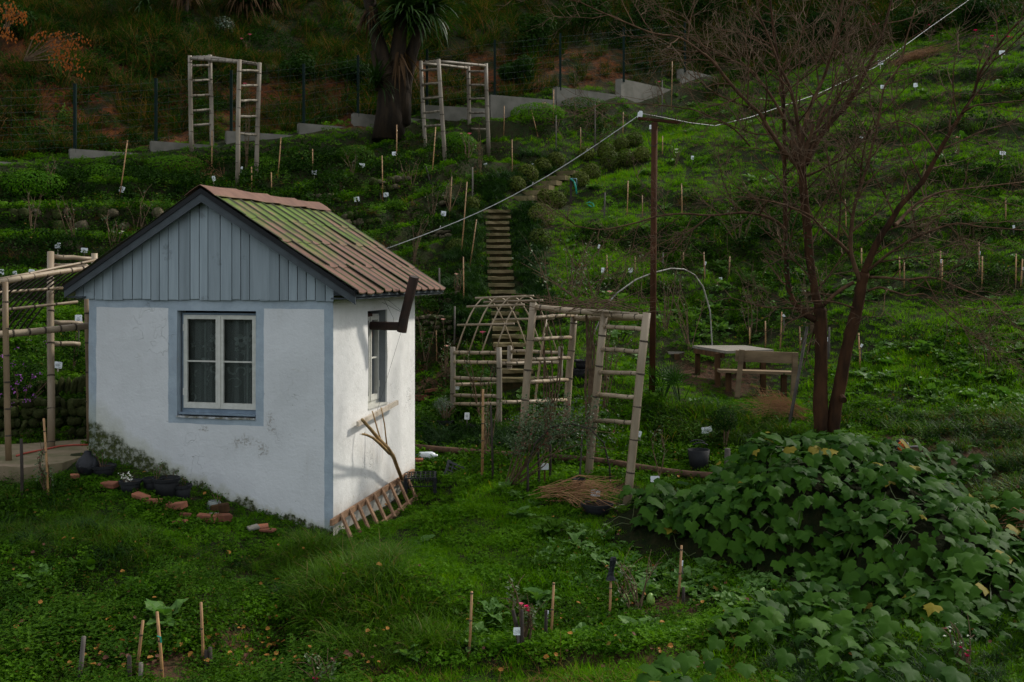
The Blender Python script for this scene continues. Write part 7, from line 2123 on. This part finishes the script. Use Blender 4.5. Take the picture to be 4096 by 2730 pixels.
# pot plants by the wall
SEED = [('little tree seedling with fine leaves against the mossy wall', 623, 1945, .26, 5, .12, 10), ('tiny white flecked plant in the first dark pot', 505, 1945, .12, 5, .08, 10), ('weedy seedling in the pot nearest the bricks', 727, 1965, .14, 5, .08, 7), ('leggy seedling against the wall above the end pot', 690, 1945, .2, 4, .12, 4), ('leafy shrublet in the bowl pot by the wall corner', 412, 1875, .22, 7, .16, 14), ('grassy tuft plant beside the glass jar', 870, 2025, .16, 4, .08, 4)]
for i, (lb, u, v, h_, n_, sp, nl) in enumerate(SEED):
    b = at(u, v + 30); b = b + V((0, 0, .12))
    r_ = random.Random(800 + i); t = thing('seedling', lb, 'plant', tuple(b), 'seedlings by the cottage wall'); st, lv = MB(), MB()
    for _ in range(n_):
        e = b + V((r_.uniform(-sp, sp), r_.uniform(-.05, .03), h_ * r_.uniform(.5, 1.1))); st.tube([b - V((0, 0, .06)), b.lerp(e, .5), e], [.005, .004, .002], 4)
        for _ in range(nl): leaf4(lv, b.lerp(e, r_.uniform(.4, 1)) + rvec(r_) * .03, rvec(r_), V((0, -.3, 1)), r_.uniform(.02, .045), .016, .3)
    st.build('stems', MT['twig'], t); lv.build('foliage', MT['whitepetal' if i == 1 else 'weed'], t)

# brown brushwood heaps
def broom(label, root, dirs, n_, L, seed, cat='brushwood'):
    r_ = random.Random(seed); t = thing('brushwood_heap', label, cat, tuple(root), 'brown brushwood heaps'); mb = MB()
    for _ in range(n_):
        d = (dirs[0] + dirs[1] * r_.gauss(0, .5) + V((0, 0, 1)) * r_.uniform(.0, .42)).normalized(); l_ = L * r_.uniform(.5, 1.1)
        p = root + rvec(r_) * .10 + dirs[0] * r_.uniform(0, .35) + V((0, 0, .10)); q = p + d * l_
        q.z = max(q.z - .10, hz(q.x, q.y) + .10 + r_.uniform(0, .14)); m_ = p.lerp(q, .5) + V((0, 0, .08)) + rvec(r_) * .07
        mb.tube([p, m_, q], [.005, .004, .002], 3, cap=False)
        for _ in range(4):
            s_ = p.lerp(q, r_.uniform(.3, .95)); mb.tube([s_, s_ + (d + rvec(r_) * .5).normalized() * r_.uniform(.1, .28)], [.003, .0015], 3, cap=False)
    tag(mb.build('twigs', leaf('dry_brushwood', (.16, .075, .032), (.36, .20, .10), .1, .85, .1), t), kind='stuff')
broom('fan of dry brown brushwood lying on the lawn behind the big dock', at(2135, 2005), (V((.85, -.42, 0)), V((.28, .42, 0))), 44, 1.0, 900)
broom('brown brushwood behind the leaning pole at the tree foot', at(3240, 1690), (V((-.8, .35, .1)), V((.3, .4, .2))), 70, .75, 901)
broom('brown brushwood showing at the mound edge on the right', at(4000, 2140), (V((.5, -.5, 0)), V((.5, .3, .1))), 50, .7, 902)
broom('red brown clippings heaped on the upper slope behind the crown', at(3560, 272), (V((1, .1, 0)), V((.3, .5, .0))), 90, 1.5, 903)
broom('small straw heap on the terrace behind the ridge', at(900, 740), (V((-1, .1, 0)), V((.6, .3, .0))), 50, .7, 904)
# ------------------------------------------------------------------ cordyline trees
def sword_head(mb, c_, n_, L, w, r_, down=.5, m=0, up=.2):
    for _ in range(n_):
        az = r_.uniform(0, 6.28); lean = r_.uniform(up, 1.5 + down)
        blade(mb, c_ + V((r_.uniform(-.08, .08), r_.uniform(-.08, .08), r_.uniform(-.15, .15))), az, L * r_.uniform(.7, 1.1), w, lean, r_.uniform(.5, 1.7), 6, m)

def cordyline(label, stems, heads, skirts, seed):
    r_ = random.Random(seed)
    b = V(stems[0][0][0])
    t = thing('cordyline_tree', label, 'tree', tuple(b), 'cordyline trees on the bank')
    for pts, rs_ in stems:
        mb = MB(); mb.tube(pts, rs_, 12); mb.v = [tuple(V(q) + rvec(r_) * .02) for q in mb.v]; mb.build('trunk', MT['palmbark'], t, True)
    for c_, n_, L, w in heads:
        mb = MB(); sword_head(mb, c_, n_, L, w, r_); mb.build('crown', MT['sword'], t)
    mb = MB()
    for c_, n_, L, w in skirts:
        for _ in range(n_):
            az = r_.uniform(0, 6.28); blade(mb, c_ + V((.16 * math.cos(az), .16 * math.sin(az), r_.uniform(-.2, .2))), az, L * r_.uniform(.5, 1.1), w, r_.uniform(2.2, 2.9), r_.uniform(.1, .5), 4)
    if mb.v: mb.build('dead_skirt', MT['skirt'], t)
Y = 27.3
cordyline('big cordyline with shaggy dark trunks and a head of sword leaves at the fence',
 [([P(1556, 560, Y), P(1560, 440, Y), P(1563, 330, Y), P(1530, 230, Y), P(1500, 120, Y), P(1474, -20, Y), P(1465, -160, Y)], [.44, .36, .31, .20, .17, .16, .15]),
  ([P(1590, 500, Y + .1), P(1596, 380, Y + .1), P(1588, 250, Y), P(1600, 130, Y), P(1612, 20, Y)], [.34, .30, .22, .18, .15]),
  ([P(1615, 490, Y + .2), P(1622, 340, Y + .2), P(1645, 220, Y + .2), P(1690, 80, Y + .2)], [.20, .18, .16, .14]),
  ([P(1516, 360, Y - .1), P(1492, 205, Y - .1)], [.10, .06])],
 [(P(1622, 55, Y - .1), 230, 1.5, .075), (P(1710, 40, Y + .1), 170, 1.4, .07), (P(1505, 330, Y - .3), 60, .85, .045), (P(1560, -160, Y), 120, 1.3, .07)],
 [(P(1595, 235, Y - .2), 40, 1.0, .05), (P(1480, 60, Y - .1), 30, .8, .05)], 41)
cordyline('slender cordyline trunk with hanging dead leaves above the trellis', [([over(742, 31.2), P(740, 60, 31.2), P(738, -160, 31.2)], [.13, .11, .10])], [(P(738, -190, 31.2), 110, 1.2, .06)], [(P(738, -60, 31.2), 70, 1.1, .05)], 42)
cordyline('pair of dead leaf skirts on a cordyline at the top of the bank', [([over(985, 32.6), P(980, -40, 32.6), P(975, -200, 32.6)], [.15, .13, .12])], [(P(975, -230, 32.6), 110, 1.2, .06)], [(P(975, -40, 32.5), 110, 1.3, .05)], 43)
cordyline('cordyline with a long dead skirt left of the big trunk', [([over(1065, 32.9), P(1060, -40, 32.9), P(1058, -200, 32.9)], [.15, .13, .12])], [(P(1058, -230, 32.9), 110, 1.2, .06)], [(P(1058, -40, 32.8), 110, 1.3, .05)], 44)
b = over(578, 31.0); t = thing('cordyline_tree', 'young stemless cordyline rosette on the grassy bank', 'tree', tuple(b), 'cordyline trees on the bank')
mb = MB(); rr = random.Random(45); sword_head(mb, b + V((0, 0, .35)), 70, .85, .05, rr); mb.build('crown', MT['sword'], t)
mb = MB(); mb.tube([b - V((0, 0, .1)), b + V((0, 0, .35))], [.10, .08], 8); mb.build('trunk', MT['palmbark'], t)
# trees standing beyond the upper edge of the picture keep the bank in shade
def crown_tree(label, x, y, h_, r_c, seed):
    r_ = random.Random(seed); b = ground(x, y); t = thing('bank_tree', label, 'tree', tuple(b), 'leafy trees at the top of the bank')
    mb = MB(); c_ = b + V((0, 0, h_)); mb.tube([b - V((0, 0, .3)), b.lerp(c_, .5) + V((.2, .1, 0)), c_], [.22, .17, .10], 8)
    for _ in range(9):
        e = c_ + V((r_.uniform(-.7, .7) * r_c, r_.uniform(-.7, .7) * r_c, r_.uniform(-.3, .5) * r_c)); mb.tube([b.lerp(c_, .75), c_.lerp(e, .5), e], [.08, .05, .02], 5)
    mb.build('trunk', MT['branchbark'], t)
    mb = MB(); leaf_cloud(mb, c_, r_c, r_c, r_c * .75, 3000, .22, .5, r_, .4, 9); mb.build('crown', MT['fern'], t)
for i, (x, y, h_, r_c) in enumerate(((-9, 36, 4.2, 2.6), (-4.6, 38, 4.6, 2.7), (0, 40, 4.8, 2.8), (4.5, 41.5, 4.8, 2.9), (9.5, 42, 4.6, 2.8), (14.5, 41, 4.6, 2.8), (19, 39, 4.5, 2.8))):
    crown_tree(['leafy tree at the top of the bank above the red soil', 'leafy tree over the bank left of the cordyline', 'leafy tree above the cordyline head', 'leafy tree at the top of the bank over the fence bend', 'leafy tree above the bare crown', 'leafy tree over the right slope', 'leafy tree over the far right slope'][i], x, y, h_, r_c, 950 + i)

# autumn shrub with orange sprays hanging over the bank
def autumn(label, root, sprays, seed):
    r_ = random.Random(seed); t = thing('autumn_shrub', label, 'shrub', tuple(root), 'orange leaved shrubs on the bank'); st, lv = MB(), MB()
    for e in sprays:
        m_ = root.lerp(e, .55) + V((0, 0, .15)); st.tube([root, m_, e], [.02, .012, .005], 5)
        for _ in range(24):
            q = m_.lerp(e, r_.uniform(.3, 1.12)) + V((r_.uniform(-.16, .16), r_.uniform(-.1, .1), r_.uniform(-.22, .05)))
            leaf4(lv, q, V((r_.uniform(-.6, .6), r_.uniform(-.5, .2), -.7)), V((0, -1, .3)), r_.uniform(.06, .12), .045, .2)
    st.build('stems', MT['twig'], t); lv.build('foliage', MT['orange'], t)
autumn('shrub with sprays of orange leaves leaning over the red bank', P(95, 245, 26.6), [P(u, v, 26.3) for u, v in ((165, 112), (240, 125), (310, 130), (335, 150), (270, 185), (255, 215), (300, 240), (325, 275), (285, 195))], 960)
autumn('orange leaved shrub in the upper left corner of the bank', P(25, 130, 27.5), [P(u, v, 27.2) for u, v in ((30, 30), (65, 25), (80, 55), (12, 115), (40, 135), (90, 45), (20, 8))], 961)

# ------------------------------------------------------------------ the bare tree
def bare_tree():
    TY = 15.1
    W8, W4, W4b, W3, W7 = (3000, 700), (3000, 0), (3000, 1400), (2000, 0), (2000, 700)
    def pl(*segs):
        out = []
        for (ox, oy), pts in segs:
            for x, y in pts: out.append((ox + x / 2.1186, oy + y / 2.1186))
        return out
    limbs = [  # polyline, first radius, last radius, depth at start, depth at end
     (pl((W4b, [(600, 720), (596, 400), (602, 100)]), (W8, [(600, 1250), (592, 1130)])), .104, .090, 0, 0, 'trunk'),
     (pl((W4b, [(700, 720), (722, 500), (772, 250), (805, 60)]), (W8, [(850, 1350), (892, 1200), (925, 1050), (945, 930), (968, 830)])), .100, .078, .05, -.1, 'trunk'),
     (pl((W8, [(592, 1140), (560, 1040), (535, 900), (505, 700), (490, 500), (470, 300), (450, 100)]), (W4, [(445, 1480), (438, 1400)])), .066, .062, 0, .1, 'limb'),
     (pl((W4, [(438, 1410), (420, 1200), (402, 1050), (390, 950), (368, 850), (330, 720), (250, 560), (185, 380), (130, 250), (70, 100), (50, -60)])), .034, .010, .1, -.7, 'limb'),
     (pl((W4, [(420, 1420), (340, 1340), (270, 1270), (210, 1170), (150, 1080), (80, 960), (0, 890)]), (W3, [(2080, 850), (1960, 720), (1800, 520), (1700, 440), (1520, 320), (1300, 285), (1060, 190), (850, 100), (690, 25)])), .042, .006, .1, -1.3, 'limb'),
     (pl((W4, [(445, 1380), (440, 1200), (470, 1050), (500, 930), (560, 800), (640, 620), (690, 450), (730, 250), (780, 50), (800, -90)])), .042, .012, .1, .6, 'limb'),
     (pl((W4, [(470, 1390), (540, 1250), (600, 1150), (690, 1030), (800, 920), (880, 800), (960, 650), (1050, 480), (1120, 300), (1160, 150), (1210, -30)])), .055, .014, .1, 1.1, 'limb'),
     (pl((W4, [(500, 1340), (560, 1120), (590, 1000), (640, 880), (700, 760), (730, 640), (790, 480), (840, 330)])), .030, .008, .1, 1.5, 'limb'),
     (pl((W8, [(560, 1230), (480, 1190), (410, 1120), (350, 1040), (320, 900), (308, 700), (300, 450), (296, 200)]), (W4, [(294, 1500), (292, 1200), (286, 900), (280, 750), (240, 520), (205, 300), (170, 0), (160, -120)])), .052, .014, 0, .9, 'limb'),
     (pl((W4, [(292, 1020), (230, 900), (140, 760), (60, 660), (0, 590)]), (W3, [(1900, 480), (1600, 320), (1400, 180)])), .026, .006, .5, 0, 'limb'),
     (pl((W8, [(300, 470), (230, 400), (120, 350), (0, 325)]), (W7, [(2020, 322), (1780, 345), (1560, 330), (1330, 352), (1180, 400), (900, 462), (760, 455), (640, 428)])), .027, .005, .3, -.6, 'limb'),
     (pl((W7, [(1790, 345), (1640, 450), (1480, 530), (1330, 598)])), .012, .004, -.1, -.5, 'limb'),
     (pl((W8, [(968, 840), (1005, 740), (1065, 600), (1135, 480), (1205, 380), (1260, 280), (1350, 180), (1460, 60)]), (W4, [(1520, 1440), (1580, 1330), (1690, 1130), (1800, 960), (1890, 810), (1950, 620), (2060, 450), (2200, 270), (2330, 140)])), .060, .014, -.1, -.2, 'limb'),
     (pl((W8, [(945, 930), (870, 720), (852, 560), (870, 360), (900, 210), (950, 60)]), (W4, [(990, 1420), (1040, 1220), (1085, 1050), (1115, 850), (1150, 720), (1270, 560), (1320, 350), (1400, 80)])), .034, .009, -.1, -.9, 'limb'),
     (pl((W8, [(985, 820), (1060, 765), (1160, 680), (1280, 600), (1410, 530), (1560, 468), (1750, 412), (1950, 440), (2330, 470)])), .028, .008, -.1, -1.2, 'limb'),
     (pl((W8, [(1010, 870), (1150, 872), (1320, 890), (1480, 870), (1620, 890), (1750, 950), (1900, 1010), (2050, 1070), (2150, 1170), (2260, 1290)])), .020, .005, -.1, -1.5, 'limb'),
     (pl((W8, [(1000, 985), (1100, 955), (1200, 985), (1340, 1025), (1470, 1010), (1570, 1080), (1700, 1200), (1850, 1330), (1950, 1400)])), .018, .004, -.1, -1.2, 'limb'),
     (pl((W8, [(860, 690), (770, 590), (690, 520), (600, 440), (500, 340), (330, 270), (200, 230), (30, 200)])), .028, .007, -.1, -.9, 'limb'),
     (pl((W8, [(880, 1130), (780, 1095), (680, 1075), (560, 1070), (430, 1080), (320, 1080)])), .014, .005, -.1, -.4, 'limb'),
     (pl((W8, [(880, 910), (770, 975), (690, 1040), (630, 1100)])), .024, .030, -.1, 0, 'limb'),
     (pl((W8, [(1225, 430), (1270, 390), (1350, 300), (1480, 205), (1650, 140), (1900, 110), (2330, 60)])), .032, .009, -.1, .8, 'limb'),
     (pl((W4, [(1590, 1320), (1480, 1150), (1380, 1060), (1250, 1030), (1150, 1080), (1040, 1130)])), .016, .005, -.2, .5, 'limb'),
     (pl((W4, [(1800, 960), (1900, 900), (2050, 880), (2330, 850)])), .018, .006, -.2, -.8, 'limb'),
     (pl((W8, [(490, 520), (560, 380), (620, 430), (700, 380)])), .012, .004, .1, -.4, 'limb'),
     (pl((W4, [(440, 1400), (360, 1330), (200, 1290), (60, 1260), (-120, 1250)])), .016, .004, .1, -.6, 'limb'),
     (pl((W4, [(460, 1500), (560, 1460), (700, 1390), (850, 1310), (1050, 1090), (1230, 1040)])), .022, .006, .1, -.6, 'limb'),
     (pl((W4, [(0, 1240), (-130, 1100), (-300, 1010), (-450, 940), (-700, 900), (-1000, 880), (-1250, 880)])), .014, .004, -.3, -1.5, 'limb'),
    ]
    b = P(limbs[0][0][0][0], limbs[0][0][0][1], TY)
    t = thing('bare_tree', 'large leafless tree with two reddish trunks and a wide twiggy crown', 'tree', tuple(ground(b.x, b.y)))
    r_ = random.Random(101)
    tw2, tw3 = MB(), MB()
    def grow(p, d, L, r0, lvl):
        seg = 4 if lvl == 2 else 3 if lvl == 3 else 2
        pts = [p]; q = p; dd = d.normalized()
        for i in range(seg):
            dd = (dd + rvec(r_) * (.22 if lvl < 4 else .3) + V((0, 0, .05))).normalized(); q = q + dd * (L / seg); pts.append(q)
        n_ = 5 if lvl == 2 else 3
        (tw2 if lvl == 2 else tw3).tube(pts, [r0 * (1 - .6 * i / seg) for i in range(seg + 1)], n_, cap=False)
        if lvl < 4:
            k_ = int(L / (.14 if lvl == 2 else .085))
            for i in range(k_):
                s_ = r_.uniform(.18, 1.0); j = min(seg - 1, int(s_ * seg)); q = pts[j].lerp(pts[j + 1], s_ * seg - j)
                base_d = (pts[j + 1] - pts[j]).normalized()
                side = base_d.cross(rvec(r_))
                if side.length < .1: continue
                nd = base_d * r_.uniform(.5, .95) + side.normalized() * r_.uniform(.5, .9)
                grow(q, nd, L * r_.uniform(.28, .55) if lvl == 2 else L * r_.uniform(.25, .5), max(r0 * .55, .0032), lvl + 1)
    for pts, r0, r1, d0, d1, nm in limbs:
        n_ = len(pts)
        pp = [P(u, v, TY + d0 + (d1 - d0) * i / (n_ - 1)) for i, (u, v) in enumerate(pts)]
        # smooth the polyline
        fine = []
        for i in range(n_ - 1):
            a, b2, c_, e = pp[max(i - 1, 0)], pp[i], pp[i + 1], pp[min(i + 2, n_ - 1)]
            for s_ in (0, .33, .66):
                fine.append(.5 * ((2 * b2) + (c_ - a) * s_ + (2 * a - 5 * b2 + 4 * c_ - e) * s_ * s_ + (3 * b2 - a - 3 * c_ + e) * s_ ** 3))
        fine.append(pp[-1]); m_ = len(fine)
        rs_ = [(r0 + (r1 - r0) * (i / (m_ - 1)) ** .8) * (1 + r_.uniform(-.09, .09)) for i in range(m_)]
        mb = MB(); mb.tube(fine, rs_, 12 if nm == 'trunk' else 8)
        mb.build(nm, MT['bark' if nm == 'trunk' or r0 > .05 else 'branchbark'], t, True)
        if nm == 'trunk': continue
        L = sum((fine[i + 1] - fine[i]).length for i in range(m_ - 1)); acc = 0
        for i in range(2, m_ - 1):
            acc += (fine[i + 1] - fine[i]).length
            while acc > .21:
                acc -= .21
                if r_.random() < .25 * max(0, (rs_[i] - .03) / .03): continue
                d = (fine[i + 1] - fine[i]).normalized(); side = d.cross(rvec(r_))
                if side.length < .1: continue
                nd = d * r_.uniform(.35, .9) + side.normalized() * r_.uniform(.5, 1.0) + V((0, 0, .12))
                grow(fine[i], nd, r_.uniform(.5, 1.35), min(.014, rs_[i] * .6), 2)
        for _ in range(5): grow(fine[-1], (fine[-1] - fine[-2]).normalized() + rvec(r_) * .5, r_.uniform(.4, .9), rs_[-1] * .8, 2)
    tag(tw2.build('branches', MT['branchbark'], t), kind='stuff')
    tag(tw3.build('twigs', MT['twig'], t), kind='stuff')
    mb = MB(); mb.tube([P(3368, 1590, TY - .1), P(3376, 1602, TY - .22)], [.05, .045], 8); mb.build('cut_stub', MT['bark'], t)
    # a climber's few round leaves on the lower stems
    lv = MB()
    for _ in range(260):
        u, v = 3000 + r_.gauss(370, 110) / 2.1186, 700 + r_.gauss(800, 260) / 2.1186
        p = P(u, v, TY + r_.uniform(-.4, .3)); leaf4(lv, p, rvec(r_), V((0, -.6, .6)), r_.uniform(.035, .06), .04, .2)
    lv.build('climber_leaves', MT['fern'], t)
bare_tree()
